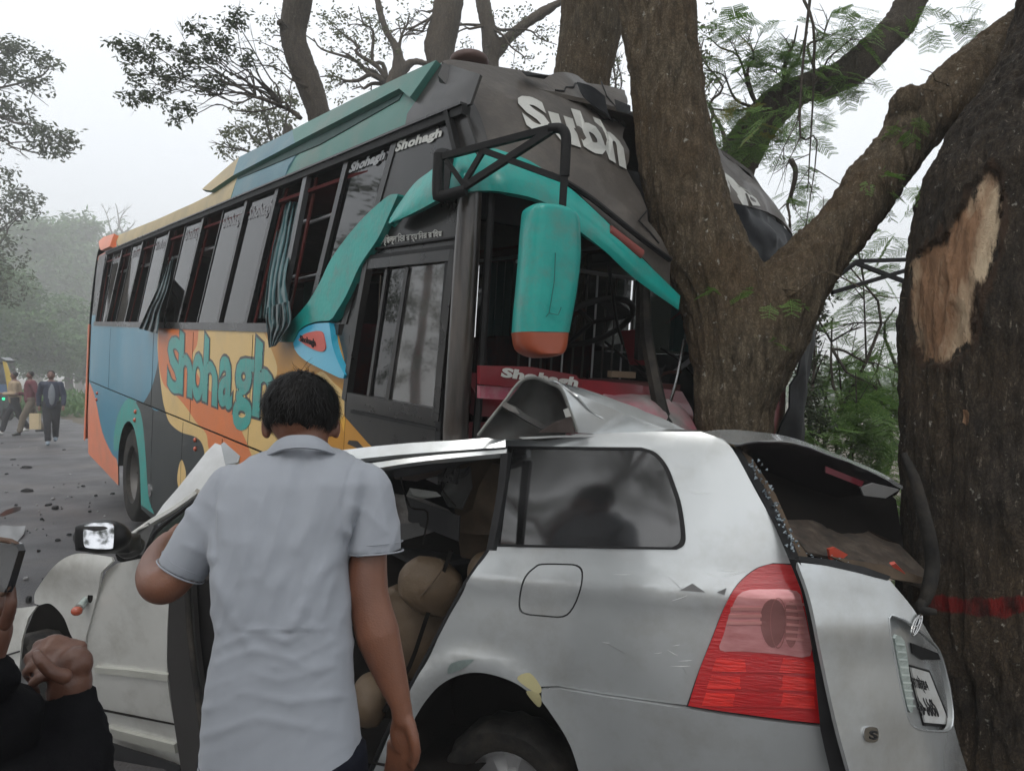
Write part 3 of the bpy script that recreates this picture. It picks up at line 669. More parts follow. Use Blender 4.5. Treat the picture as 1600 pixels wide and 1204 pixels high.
panel('lower_dark_panel', SF, [(1155, 402), (1256, 397), (1250, 420), (1240, 440), (1200, 470), (1150, 470)], blkm, bus, step=.1, thick=.02, lift=-.05)
# name on the dome
lettering('dome_lettering', 'Subh', SF, [(822, 202), (977, 266), (951, 194), (801, 146)], white, bus, lift=.009, offset=.05, thick=.0005)
for ch, q in [('h', [(1159, 320), (1187, 322), (1170, 296), (1127, 267)]), ('a', [(1128, 300), (1139, 304), (1132, 270), (1114, 270)])]: lettering('dome_letter', ch, SF, q, white, bus, lift=.006, offset=.07)
for q in ([(868, 141), (882, 142), (884, 136), (897, 136), (899, 130), (908, 131)], [(925, 170), (945, 186), (962, 187), (979, 200)], [(940, 128), (948, 150), (966, 172), (978, 178)], [(1010, 330), (998, 345), (1015, 362), (1030, 380)]):
    tube('dome_crack', [SF.P(x, y, .004) for x, y in q], .004, blkm, bus, n=5)
# teal visor round the corner
def st(x, y, side, lift=.05): return (SB if side else SF).P(x, y, lift)
tops = [(607, 347, 1), (619, 325, 1), (647, 287, 1), (671, 268, 1), (700, 245, 1), (722, 238, 1), (762, 231, 0), (792, 238, 0), (829, 252, 0), (871, 280, 0), (905, 306, 0), (960, 358, 0), (1010, 410, 0), (1063, 462, 0)]
bots = [(608, 350, 1), (628, 341, 1), (655, 328, 1), (689, 310, 1), (712, 304, 1), (734, 299, 1), (765, 298, 0), (793, 301, 0), (835, 310, 0), (870, 327, 0), (901, 357, 0), (945, 392, 0), (990, 434, 0), (1060, 484, 0)]
T = [st(x, y, s) for x, y, s in tops]; Bt = [st(x, y, s, .075) for x, y, s in bots]
T, Bt = cr(T, 4), cr(Bt, 4); V, F = [], []
for i in range(len(T)):
    for t in np.linspace(0, 1, 6): V.append(T[i]*(1-t)+Bt[i]*t+nrm(EYE-T[i])*.03*math.sin(math.pi*t))
for i in range(len(T)-1):
    for j in range(5): a = i*6+j; F.append((a, a+1, a+7, a+6))
n_ = np.cross(np.array(V[F[30][1]])-V[F[30][0]], np.array(V[F[30][3]])-V[F[30][0]])
if n_@(EYE-V[F[30][0]]) < 0: F = [tuple(reversed(f)) for f in F]
V, F, _ = solid(V, F, .03); obj('teal_visor', V, F, teal, bus)
panel('dome_lower_strip', SF, [(892, 297), (925, 316), (960, 345), (1005, 378), (1040, 400), (1048, 408), (1048, 450), (1010, 408), (960, 356), (905, 304)], grey, bus, step=.06, lift=.01, thick=.01)
tube('dome_gutter', [SF.P(x, y, .04) for x, y in [(860, 272), (892, 289), (925, 311), (960, 339), (1005, 375), (1047, 406)]], .012, blkm, bus, k=3, n=6)
tube('marker_strip', [SF.P(x, y, .05) for x, y in [(950, 360), (1000, 398)]], .026, mat('marker_red', (.22, .05, .04), .5), bus, n=8, sq=False)
V, N_, F = remesh(MB().ell(at(733, 97, 3.75), (.10, .12, .045)), .012, 2); obj('roof_vent', V, F, mat('vent_brown', (.12, .07, .06), .6), bus)
obj('torn_flap', *solid([SF.P(x, y, .03+.03*(i % 2)) for i, (x, y) in enumerate([(815, 111), (857, 118), (850, 123), (822, 118)])], [(0, 1, 2, 3)], .004)[:2], blkm, bus)
net('torn_flap', [[(902, 128, 3.36), (925, 135, 3.42), (945, 150, 3.45)], [(912, 150, 3.32), (930, 165, 3.36), (950, 175, 3.4)], [(935, 170, 3.33), (948, 178, 3.36), (958, 190, 3.4)]], gl, bus, sub=4, thick=.004)
net('torn_flap', [[(960, 155, 3.36), (985, 165, 3.32)], [(963, 172, 3.34), (985, 178, 3.3)]], gl, bus, sub=3, thick=.004)
# corner pillar
tube('corner_pillar', [BL(.04, .60, .03), BL(.03, .3, .025), BL(.03, -.3, .02), BL(.04, -.43, .03)], [.045, .05, .05, .05], mat('pillar_grime', (.014, .013, .013), .3, col2=(.07, .055, .045), nscale=3, stretch=(7, 7, .8), coat=.35), bus, n=16, k=3)
tube('pillar_edge', [BL(.01, .58, .11), BL(0, 0, .105), BL(0.02, -.43, .11)], .016, blkm, bus, n=6, k=2)
# broken front opening: interior
quadobj('header_panel', [BL(.25, .5, .1), BL(.25, .5, 2.4), BL(.35, .9, 2.4), BL(.35, .9, .1)], blkm)
quadobj('front_bulkhead', [BL(.12, -.35, .1), BL(.12, -.35, 2.3), BL(.12, -.46, 2.3), BL(.12, -.46, .1)], red)
net('dashboard', [[BL(.15, -.15, .12), BL(.05, -.16, .8), BL(.1, -.2, 1.4)], [BL(.05, -.24, .12), BL(-.03, -.25, .8), BL(.02, -.3, 1.4)], [BL(.06, -.32, .12), BL(-.02, -.34, .8), BL(.03, -.38, 1.4)]], red, bus, world=True, sub=4, thick=.05)
SD = Surf(BL(-.005, 0, 0), e3, e2, -e1)
panel('name_board', SD, [(750, 571), (830, 573), (901, 586), (909, 600), (908, 610), (830, 606), (750, 600)], red, bus, step=.2, lift=.07, thick=.02)
lettering('name_lettering', 'Shohagh', SD, [(765, 591), (884, 607), (886, 588), (766, 572)], white, bus, lift=.076, offset=.055, shear=.1)
panel('scuffed_strip', SD, [(750, 602), (830, 608), (905, 613), (900, 625), (840, 628), (750, 622)], pink, bus, step=.1, lift=.06, thick=.02)
net('smashed_bumper', [[(915, 622, 3.45), (960, 616, 3.4), (1025, 614, 3.45), (1075, 640, 3.6)], [(935, 632, 3.3), (980, 635, 3.25), (1030, 640, 3.3), (1085, 668, 3.5)], [(950, 665, 3.2), (990, 665, 3.2), (1040, 668, 3.25), (1090, 690, 3.5)]], mat('scraped_panel', (.25, .25, .24), .5, col2=(.35, .07, .11), nscale=4, dirt=(.12, .12, .12), dscale=7, damt=.8), bus, amp=.02, freq=6, thick=.01)
net('red_panel', [[BL(.1, -.1, 1.55), BL(.0, -.12, 1.9), BL(.1, -.1, 2.3)], [BL(.05, -.4, 1.5), BL(-.05, -.4, 1.9), BL(.1, -.4, 2.3)], [BL(.1, -.62, 1.5), BL(0, -.62, 1.9), BL(.1, -.62, 2.3)]], red, bus, world=True, sub=4, amp=.02, freq=5)
# barred partition behind the driver and the ribbed door panel at the near side
steel = mat('dull_steel', (.35, .35, .36), .35, .7)
for i in range(12):
    a = .85+i*.075; tube('partition_bar', [BL(.75, .42, a), BL(.75, -.22, a)], .006, steel if i % 3 == 1 else mat('bar_dark', (.05, .045, .04), .5, .4), bus, n=6)
for v in (.42, -.22): tube('partition_rail', [BL(.75, v, .8), BL(.75, v, 1.8)], .012, steel, bus, n=6)
for i in range(6):
    a = .30+i*.055; tube('ribbed_panel', [BL(1.0, .6, a), BL(1.0, -.5, a)], .02, mat('rib_grey', (.03, .027, .024), .6, spec=.2), bus, n=6)
obj('engine_cover', *(lambda m: (m.V, m.F))(MB().box(BL(.45, -.3, 1.25), (.5, .5, .26), np.array([e3, e1, e2]))), mat('cover_brown', (.13, .03, .025), .6), bus, smooth=False)
for v in (-.13, -.22, -.31): obj('grille_bar', *(lambda m: (m.V, m.F))(MB().box(BL(.16, v, 1.03), (.16, .03, .03), np.array([e3, e1, e2]))), mat('brass_strip', (.3, .22, .15), .4, .3), bus, smooth=False)
rb = random.Random(4)
for i in range(16):
    a, v = rb.uniform(.9, 2.2), rb.uniform(-.3, .4); p = BL(rb.uniform(.25, .7), v, a); d = nrm(np.array([rb.gauss(0, 1), rb.gauss(0, 1), rb.gauss(0, 1.4)])); L = rb.uniform(.15, .5)
    tube('bent_bar', [p, p+d*L*.5+np.array([0, 0, rb.uniform(-.06, .06)]), p+d*L], rb.uniform(.006, .016), [blkm, steel, brown, blkm][i % 4], bus, n=6, k=3)
for i in range(7):
    a, v = rb.uniform(1.0, 2.0), rb.uniform(-.25, .35); p = BL(rb.uniform(.3, .6), v, a); V = [p+np.array([rb.uniform(-.14, .14), rb.uniform(-.08, .08), rb.uniform(-.14, .14)]) for _ in range(4)]; V, F, _ = solid(V, [(0, 1, 2), (0, 2, 3)], .006); obj('torn_sheet', V, F, [blkm, brown, red][i % 3], bus, smooth=False)
# steering wheel
c = BL(.42, .12, 1.05); ax = nrm(e1*.5+e2*.8); uu_ = nrm(np.cross(ax, e3)); vv_ = np.cross(ax, uu_)
ringp = [c+.22*(uu_*math.cos(t)+vv_*math.sin(t)) for t in np.linspace(0, 2*math.pi, 25)]
sw = tube('steering_wheel', ringp, .016, blkm, bus, n=8)
for t in (0, 2.1, 4.2): tube('spoke', [c, c+.22*(uu_*math.cos(t)+vv_*math.sin(t))], .012, blkm, sw, n=6)
for i, q in enumerate([[(1008, 430, 3.6), (1010, 520, 3.5), (1022, 590, 3.4), (1035, 650, 3.35), (1042, 665, 3.3)], [(1000, 410, 3.7), (1003, 470, 3.7), (1000, 560, 3.8)]]):
    tube('torn_seal', [at(*p) for p in q], [.022, .028, .03, .035, .03][:len(q)], rub, bus, n=6, k=4)
tube('bent_strip', [at(1069, 531, 3.75), at(1058, 590, 3.6), at(1047, 628, 3.5)], .008, chrome, bus, n=6, k=3)
tube('bent_strip', [at(1000, 655, 3.5), at(1040, 570, 3.75)], .006, blkm, bus, n=6)
# far side front pillar, crumpled
net('crumpled_pillar', [[(1268, 420, 4.5), (1262, 500, 4.35), (1240, 600, 4.25), (1215, 700, 4.2)], [(1276, 450, 4.6), (1268, 510, 4.45), (1256, 600, 4.35), (1250, 690, 4.3)], [(1268, 440, 4.8), (1272, 520, 4.7), (1262, 600, 4.6), (1256, 690, 4.5)]], gl, bus, sub=5, amp=.03, freq=5)
net('crumpled_pillar', [[(1180, 425, 4.35), (1185, 520, 4.25), (1180, 620, 4.2), (1170, 700, 4.15)], [(1238, 415, 4.4), (1240, 500, 4.3), (1222, 600, 4.25), (1205, 700, 4.2)]], mat('dark_grey_sheet', (.012, .014, .016), .4, coat=.05, spec=.25, dirt=(.05, .05, .05), dscale=6, damt=.5), bus, sub=6, amp=.03, freq=5)
# right mirror arm
for P_ in ([(1290, 445), (1340, 408), (1440, 405)], [(1300, 457), (1440, 415)], [(1335, 410), (1440, 450)]): tube('mirror_arm', [at(x, y, 4.3+.002*(x-1290)) for x, y in P_], .016, blkm, bus, sq=True)
# --- near mirror on its arm
def D_(x): return 2.90-.17*(x-690)/200
def arm(P_, r=.017, nm='mirror_arm', k=0): return tube(nm, [at(x, y, D_(x)) for x, y in P_], r, blkm, bus, sq=not k, n=8, k=k)
arm([(688, 246), (864, 200)], .017); arm([(858, 201), (876, 201), (884, 212), (884, 235), (882, 275)], .019, k=4); arm([(882, 270), (879, 320), (876, 367)], .018)
arm([(724, 293), (866, 201)], .017); arm([(697, 250), (724, 288)], .012); arm([(726, 285), (756, 234)], .013); arm([(752, 234), (880, 281)], .015)
arm([(686, 240), (684, 302), (692, 306), (728, 297)], .022, k=3); arm([(685, 250), (686, 300)], .02)
panel('mirror_bracket', SB, smc([(678, 240), (702, 238), (700, 300), (680, 306)]), blkm, bus, lift=.08, thick=.05)
def rounded(cx, cy, hw, hh, n, e): return [(cx+hw*np.sign(math.cos(t))*abs(math.cos(t))**e, cy+hh*np.sign(math.sin(t))*abs(math.sin(t))**e) for t in np.linspace(0, 2*math.pi, n, endpoint=False)]
rows = [(323, 830, 850), (325, 824, 866), (332, 819, 892), (342, 817, 901), (370, 814, 904), (410, 811, 904), (457, 807, 898), (490, 804, 892), (520, 802, 886)]
def mirror_part(name, rows, m, D, dep):
    V, F = [], []; n = 24
    rr = cr([np.array(r, float) for r in rows], 3)
    for y, xl, xr in rr:
        c = at((xl+xr)/2, y, D); hw = M((xr-xl)/2, D)
        for i in range(n):
            t = 2*math.pi*i/n; x = hw*np.sign(math.cos(t))*abs(math.cos(t))**.55; z = dep*min(1, .4+hw/.06*.6)*np.sign(math.sin(t))*abs(math.sin(t))**.7
            V.append(c+np.array([.94, .34, 0])*x+np.array([-.34, .94, 0])*z)
    for i in range(len(rr)-1):
        for k in range(n): a = i*n+k; b = i*n+(k+1) % n; F.append((a, a+n, b+n, b))
    F.append(tuple(range(n))); F.append(tuple((len(rr)-1)*n+k for k in range(n-1, -1, -1)))
    return obj(name, V, F, m, bus)
mh = mirror_part('mirror_housing', rows, teal, 2.72, .09)
mirror_part('mirror_lower_cap', [(520, 801, 885), (524, 802, 885), (545, 807, 881), (555, 822, 870), (559, 836, 850)], mat('cap_orange', (.36, .07, .02), .4, col2=(.25, .05, .02), coat=.2), 2.72, .088)
for P_ in ([(868, 395), (866, 440), (858, 489)], [(858, 489), (872, 492), (877, 480)], [(858, 489), (853, 495)]): tube('housing_groove', [at(x, y, 2.622) for x, y in P_], .0016, mat('groove', (.01, .12, .11), .6), mh, n=6)
# ================================================================ CAR
at0 = at
def at(px, py, D): return at0(px, py, D*.95)
def poly(name, P, m, parent, thick=.006, step=22, amp=0., freq=8., label=None, auto=40, cat=None, group=None):
    """bent sheet whose corners are (px,py,distance); distance varies smoothly over it"""
    Q = [(p[0]/100, p[1]/100) for p in P]; V2, F, mi = cdt(Q, step=step/100); V = []
    X = np.array([[1, p[0]/100, p[1]/100] for p in P]); d = np.array([1/p[2] for p in P]); co, *_ = np.linalg.lstsq(X, d, rcond=None); res = d-X@co
    for a, b in V2:
        w_ = np.array([1/((a-p[0]/100)**2+(b-p[1]/100)**2+.02) for p in P]); D = 1/(co@np.array([1, a, b])+(w_*res).sum()/w_.sum())
        D += amp*fbm((a*freq/4, b*freq/4, P[0][2]*7)); V.append(at(a*100, b*100, D))
    V = np.array(V); f = F[0]; n = np.cross(V[f[1]]-V[f[0]], V[f[2]]-V[f[0]])
    if n@(EYE-V[f[0]]) < 0: F = [tuple(reversed(f)) for f in F]
    if thick: V, F, _ = solid(V, F, thick)
    return obj(name, V, F, m, parent, label=label, auto=auto, cat=cat, group=group)
car = thing('car', 'silver estate car with crushed roof and broken rear hatch in the foreground', 'car', (-.9, 3.4, gz(-.9, 3.4)))
sil = mat('silver_paint', (.56, .585, .59), .25, .58, col2=(.52, .545, .55), nscale=1.5, coat=.6, dirt=(.36, .35, .32), dscale=3.5, damt=.55, rvar=.06)
sild = mat('silver_paint_dull', (.60, .60, .57), .38, .3, col2=(.54, .54, .51), nscale=2.5, coat=.3, dirt=(.30, .285, .25), dscale=3.5, damt=.6, rvar=.1)
trim = mat('car_black_trim', (.008, .008, .009), .55, col2=(.016, .016, .017), nscale=9, spec=.25)
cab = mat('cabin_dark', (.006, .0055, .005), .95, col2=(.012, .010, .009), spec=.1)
beige = mat('seat_beige', (.10, .066, .037), .65, col2=(.07, .047, .027), nscale=5, bump=.15, bscale=60, dirt=(.15, .11, .07), dscale=4, damt=.4)
tan = mat('trim_tan', (.10, .072, .050), .8, col2=(.06, .045, .032), nscale=6, spec=.15)
under = mat('panel_underside', (.045, .047, .045), .5, .3, col2=(.075, .075, .07), nscale=6, dirt=(.05, .035, .03), dscale=7, damt=.6)
cglass = glassmat('car_glass', (.02, .021, .023), .13, .085, .06, (.25, .25, .26))
c1 = nrm([-.915, .40, -.04]); cz = np.array([0, 0, 1.]); c2 = nrm(cz-c1*(cz@c1)); cn = np.cross(c2, c1)
C0 = at(757, 1190, 3.05)
def offC(a, b):
    u_ = max(-1.6, min(.62, (b-.42)/.5)); o = -.06*u_*u_
    t_ = min(max(0, b-.70), .9); o -= .30*t_*t_/(t_+.16)
    if b > 1.18: o -= 2.2*min(b-1.18, .35)**2
    if a < -.62: o -= .22*min(-a-.62, .8)**2
    if a > 2.75: o -= .35*min(a-2.75, 1.)**2
    r = math.hypot(a, b); o += .018*math.exp(-((r-.37)/.05)**2)*(b > -.3)
    o -= .03*math.exp(-((a-.28)/.07)**2-((b-.52)/.16)**2)
    o += .014*math.exp(-((b-.70)/.05)**2)*(a < .5)      # shoulder crease
    o += .005*fbm((a*1.6, b*1.8, 7))+.0015*fbm((a*7, b*7, 2))
    return o
SC = Surf(C0, c1, c2, cn, offC)
win = [(794, 697), (1002, 699)]+sm([(1002, 699), (1024, 707), (1042, 728), (1054, 758), (1064, 790), (1070, 835), (1067, 851), (1056, 858)])[1:]+[(772, 853)]
archp = sm([(650, 1118), (664, 1096), (685, 1072), (712, 1056), (742, 1050), (775, 1055), (808, 1068), (838, 1092), (862, 1120), (885, 1152), (900, 1190), (912, 1240)])
flap = smc([(835, 885), (846, 880), (880, 880), (902, 882), (911, 893), (908, 920), (896, 950), (880, 964), (850, 963), (818, 959), (810, 946), (814, 915), (822, 897)], 3)
lamp = smc([(1239, 881), (1208, 879), (1180, 888), (1152, 912), (1131, 948), (1110, 1001), (1092, 1046), (1075, 1102)], 4)
lampo = sm([(1239, 881), (1208, 879), (1180, 888), (1152, 912), (1131, 948), (1110, 1001), (1092, 1046), (1074, 1103)])+[(1282, 1131)]+sm([(1281, 1120), (1278, 1085), (1269, 1011), (1257, 941), (1246, 899)])
quarter = [(788, 684), (900, 678), (1020, 674)]+sm([(1095, 674), (1122, 684), (1145, 702), (1180, 765), (1210, 820), (1238, 880)])+sm([(1208, 879), (1180, 888), (1152, 912), (1131, 948), (1110, 1001), (1092, 1046), (1073, 1101)])+[(1010, 1093), (940, 1083), (872, 1071), (846, 1072)]
lowarch = sm([(838, 1090), (808, 1068), (775, 1055), (742, 1050), (712, 1056), (685, 1072), (664, 1096), (650, 1118)])+[(636, 1150), (625, 1230), (560, 1260), (590, 1190), (615, 1130), (645, 1070), (690, 985), (728, 912), (765, 857), (775, 790)]
panel('quarter_panel', SC, quarter+lowarch, sil, car, holes=[win, flap], step=.035, thick=.012)
panel('fuel_flap', SC, smc([(c[0]*.945+.055*861, c[1]*.945+.055*921) for c in flap[::3]], 3), sil, car, step=.04, lift=-.001, thick=.006)
panel('flap_recess', SC, smc([(c[0]*1.04-.04*860, c[1]*1.04-.04*921) for c in flap[::3]], 3), trim, car, step=.06, lift=-.016, thick=.003)
# rear side window: seal, glass, printed border
inner = smc([(812, 722), (830, 712), (990, 714), (1015, 724), (1030, 760), (1044, 815), (1043, 838), (1028, 842), (840, 836), (815, 826), (805, 800)], 3)
wsc = lambda k, P=win: [(x+(925-x)*k, y+(778-y)*k) for x, y in P]
panel('window_seal', SC, wsc(-.006), trim, car, holes=[wsc(.045)], step=.05, lift=.006, thick=.02)
panel('window_border', SC, wsc(.03), mat('glass_border', (.012, .013, .018), .08, coat=.8), car, holes=[inner], step=.06, lift=-.006, thick=.004)
panel('rear_side_window', SC, wsc(.028), cglass, car, step=.08, lift=-.003, thick=.0)
# chipped filler and torn paint
for P_, mm in [([(808, 1060), (828, 1051), (846, 1075), (838, 1082)], 'filler'), ([(822, 1080), (842, 1083), (846, 1098), (840, 1103)], 'filler'), ([(706, 1035), (740, 1030), (722, 1044), (700, 1052)], 'chip')]:
    panel('bare_patch', SC, smc(P_), mat('body_filler', (.42, .38, .2), .8) if mm == 'filler' else mat('chip_grey', (.16, .2, .19), .7, nscale=40), car, step=.03, lift=.0015, thick=.001)
panel('torn_paint', SC, [(1062, 922), (1082, 911), (1102, 925)], mat('torn_grey', (.14, .14, .14), .6), car, step=.03, lift=.004, thick=.003)
panel('torn_paint', SC, [(1120, 925), (1135, 918), (1132, 929)], mat('torn_grey', (.14, .14, .14), .6), car, step=.03, lift=.004, thick=.003)
rs_ = random.Random(3)
for i in range(34):
    x, y = (rs_.uniform(700, 1100), rs_.uniform(1000, 1085)) if i % 2 else (rs_.uniform(900, 1130), rs_.uniform(760, 1060)); L = rs_.uniform(6, 45); a = rs_.gauss(0, .25)+(.1 if i % 3 else 1.); dx, dy = math.cos(a)*L, math.sin(a)*L; h_ = rs_.uniform(.4, 1.0)
    if inpoly(x, y, quarter) and inpoly(x+dx, y+dy, quarter) and y+dy < 1062 and not inpoly(x, y, win): panel('scratch', SC, [(x, y), (x+dx, y+dy), (x+dx*.6, y+dy*.6+h_)], mat('torn_grey', (.14, .14, .14), .6) if i % 3 == 0 else mat('scratch_pale', (.68, .69, .68), .6), car, step=.08, lift=.0012, thick=.0006)
# bumper, slightly proud of the body, with the dark joint above it
bump = [(846, 1076), (872, 1075), (940, 1087), (1010, 1097), (1074, 1107), (1150, 1119), (1283, 1135)]+sm([(1283, 1135), (1300, 1160), (1330, 1206), (1352, 1260)])+[(1300, 1330), (1000, 1340), (918, 1320), (915, 1250)]+sm([(912, 1240), (900, 1190), (885, 1152), (862, 1116), (846, 1094)])
panel('rear_bumper', SC, bump, sil, car, step=.05, lift=.012, thick=.03)
panel('joint_backing', SC, [(846, 1066), (940, 1078), (1074, 1098), (1283, 1128), (1290, 1145), (1074, 1115), (940, 1096), (850, 1082)], trim, car, step=.1, lift=-.012, thick=.005)
# tail lamp
lr = mat('lamp_red', (.50, .012, .015), .12, col2=(.42, .008, .01), nscale=20, coat=1., spec=.6, bump=.25, bscale=70, stretch=(.3, .3, 2))
lrb = mat('lamp_red_bright', (.85, .03, .02), .12, col2=(.42, .01, .01), nscale=22, coat=1., bump=.3, bscale=70, stretch=(.3, .3, 2))
lrd = mat('lamp_red_dark', (.18, .006, .008), .12, col2=(.10, .004, .004), nscale=10, coat=1.)
lpk = mat('lamp_clear_pink', (.78, .36, .36), .06, .45, col2=(.55, .20, .20), nscale=9, coat=1., stretch=(1, 1, 5))
tl = panel('tail_lamp', SC, [(x+(1190-x)*.012, y+(1010-y)*.012) for x, y in lampo], lr, car, step=.04, lift=.012, thick=.03)
panel('lamp_gasket', SC, [(x-(1190-x)*.02, y-(1010-y)*.015) for x, y in lampo], trim, car, step=.05, lift=-.004, thick=.01)
pk = smc([(1160, 924), (1200, 920), (1245, 923), (1254, 945), (1262, 980), (1266, 1024), (1215, 1021), (1160, 1017), (1125, 1015), (1131, 990), (1143, 950)], 3)
panel('clear_lens', SC, pk, lpk, tl, step=.03, lift=.0155, thick=.004)
cup = lambda cx, cy, rx, ry, n=22: [(cx+rx*math.cos(t)*(1-.12*math.sin(t)), cy+ry*math.sin(t)) for t in np.linspace(0, 2*math.pi, n, endpoint=False)]
panel('bulb_cup', SC, cup(1208, 973, 20, 38), mat('cup_dark', (.50, .22, .21), .08, .6, col2=(.28, .11, .10), coat=1.), tl, step=.03, lift=.0185, thick=.003)
panel('bulb_cup', SC, cup(1236, 975, 12, 36), mat('cup_pink', (.5, .2, .19), .1, .5, coat=1.), tl, step=.03, lift=.0175, thick=.002)
panel('bulb_ring', SC, cup(1216, 973, 13, 40), mat('cup_pink', (.5, .2, .19), .1, .5, coat=1.), tl, holes=[cup(1216, 973, 11.5, 38)], step=.03, lift=.021, thick=.002)
for k, yy in enumerate([940, 951, 962, 973, 984, 995]):
    panel('lens_rib', SC, [(1228, yy), (1256, yy+2), (1257, yy+6), (1228, yy+4)], mat('rib_light', (.68, .30, .28), .08, .3, coat=1.), tl, step=.05, lift=.021, thick=.002)
    if k < 3: panel('lens_rib', SC, [(1142-k*3, yy+8), (1190, yy+8), (1190, yy+13), (1141-k*3, yy+13)], mat('rib_light', (.68, .30, .28), .08, .3, coat=1.), tl, step=.05, lift=.0205, thick=.002)
for k in range(3):
    y0 = 1028+k*27; xl = 1119-k*8
    if y0 < 1085:
        for j, (a0, a1) in enumerate([(xl, xl+45), (xl+47, 1222), (1224, 1272)]):
            panel('reflector_cell', SC, [(a0, y0), (a1, y0+2+j*2), (a1+2, y0+21+j*2), (a0-7, y0+20+j)], [lrb, lr, lrb][j], tl, step=.05, lift=.0165, thick=.003)
# tailgate
T0 = at(1246, 1000, 2.44); T1 = at(1500, 1000, 3.02); t1 = nrm(T1-T0); tz = nrm(np.array([-.05, .12, 1.])); tz = nrm(tz-t1*(tz@t1)); tn = np.cross(t1, tz)
if tn@(EYE-T0) < 0: tn = -tn
LT = float(np.linalg.norm(T1-T0))
def offT(a, b):
    s = a/LT; o = .07*math.sin(math.pi*min(max(s, 0), 1.1))+.02*fbm((a*3, b*3, 5))*.4
    o += .03*math.exp(-((b-.05)/.08)**2)*.5
    if b > .18: o -= .5*min(b-.18, .5)**1.4
    return o
ST = Surf(T0, t1, tz, tn, offT)
tg = [(1246, 878), (1300, 884), (1350, 895), (1390, 906)]+sm([(1390, 906), (1425, 948), (1452, 990), (1470, 1025), (1486, 1074), (1491, 1134), (1512, 1206), (1525, 1260)])+[(1380, 1300), (1350, 1250)]+sm([(1327, 1204), (1306, 1125), (1285, 1029), (1267, 940), (1246, 878)])
rec = smc([(1388, 966), (1404, 964), (1425, 975), (1452, 998), (1468, 1018), (1480, 1060), (1488, 1110), (1484, 1138), (1465, 1142), (1434, 1138), (1420, 1124), (1410, 1090), (1398, 1030)], 3)
panel('tailgate', ST, tg, sil, car, holes=[rec], step=.035, thick=.015)
panel('plate_recess', ST, smc([(x-(1440-x)*.03, y-(1060-y)*.03) for x, y in rec[::3]], 3), sil, car, step=.04, lift=-.035, thick=.006)
rim_ = [ST.P(x, y, -.002) for x, y in rec]+[ST.P(*rec[0], -.002)]
tube('recess_lip', rim_, .005, sil, car, n=6)
panel('reflector_lens', ST, smc([(1398, 997), (1413, 1000), (1421, 1050), (1427, 1106), (1420, 1108), (1409, 1060)], 3), mat('clear_lens', (.45, .52, .5), .15, .2, col2=(.3, .36, .34), nscale=30, coat=1., stretch=(1, 1, 4)), car, step=.03, lift=-.01, thick=.01)
for k in range(9): y = 1004+k*12; x = 1400+k*2.2; panel('lens_rib', ST, [(x, y), (x+13, y+1), (x+13.5, y+4), (x+.5, y+3)], mat('lens_rib_clear', (.6, .68, .66), .1, .3), car, step=.1, lift=-.007, thick=.002)
panel('handle_recess', ST, [(1424, 1004), (1466, 1020), (1470, 1030), (1440, 1030), (1426, 1020)], trim, car, step=.05, lift=-.028, thick=.004)
plq = [(1446, 1128), (1484, 1131), (1452, 1050), (1424, 1042)]
plt = panel('number_plate', ST, [plq[0], plq[1], plq[2], plq[3]], mat('plate_white', (.5, .51, .5), .5, dirt=(.3, .28, .25), dscale=9, damt=.6), car, step=.05, lift=-.022, thick=.006)
panel('plate_frame', ST, [(1444, 1133), (1487, 1136), (1453, 1047), (1422, 1038)], trim, car, step=.05, lift=-.028, thick=.006)
qd = lambda t0, t1: [tuple(np.array(plq[0])*(1-t0)+np.array(plq[3])*t0+np.array([2, 0])), tuple(np.array(plq[1])*(1-t0)+np.array(plq[2])*t0-np.array([2, 0])), tuple(np.array(plq[1])*(1-t1)+np.array(plq[2])*t1-np.array([2, 0])), tuple(np.array(plq[0])*(1-t1)+np.array(plq[3])*t1+np.array([2, 0]))]
lettering('plate_lettering', '\u09a2\u09be\u0995\u09be \u09c7\u09ae\u099f\u09cd\u09c7\u09b0\u09be-\u0997', ST, qd(.55, .88), trim, plt, lift=-.0195, offset=.02, thick=.001)
lettering('plate_lettering', '\u09e8\u09ef-\u09e7\u09ef\u09ea\u09ef', ST, qd(.1, .46), trim, plt, lift=-.0195, offset=.02, thick=.001)
# S badge and oval emblem
panel('badge', ST, smc([(1352, 1137), (1371, 1137), (1371, 1157), (1353, 1157)], 3), chrome, car, step=.03, lift=.006, thick=.006)
lettering('badge_lettering', 'S', ST, [(1356, 1154), (1368, 1154), (1368, 1140), (1356, 1140)], trim, car, lift=.0085, offset=.03)
el = lambda cx, cy, rx, ry, rot=.35: [(cx+rx*math.cos(t)*math.cos(rot)-ry*math.sin(t)*math.sin(rot)*-1, cy+ry*math.sin(t)*math.cos(rot)+rx*math.cos(t)*math.sin(rot)) for t in np.linspace(0, 2*math.pi, 29)]
for q, r in ((el(1432, 976, 7, 17, -.3), .0034), (el(1432, 972, 5.5, 7, -.3), .0024), (el(1432, 976, 2.8, 15, -.3), .0026)): tube('emblem', [ST.P(x, y, .006) for x, y in q], r, chrome, car, n=8)
panel('emblem_base', ST, el(1432, 976, 6, 15, -.3)[:-1], mat('emblem_blue', (.02, .03, .06), .2, coat=1.), car, step=.03, lift=.003, thick=.005)
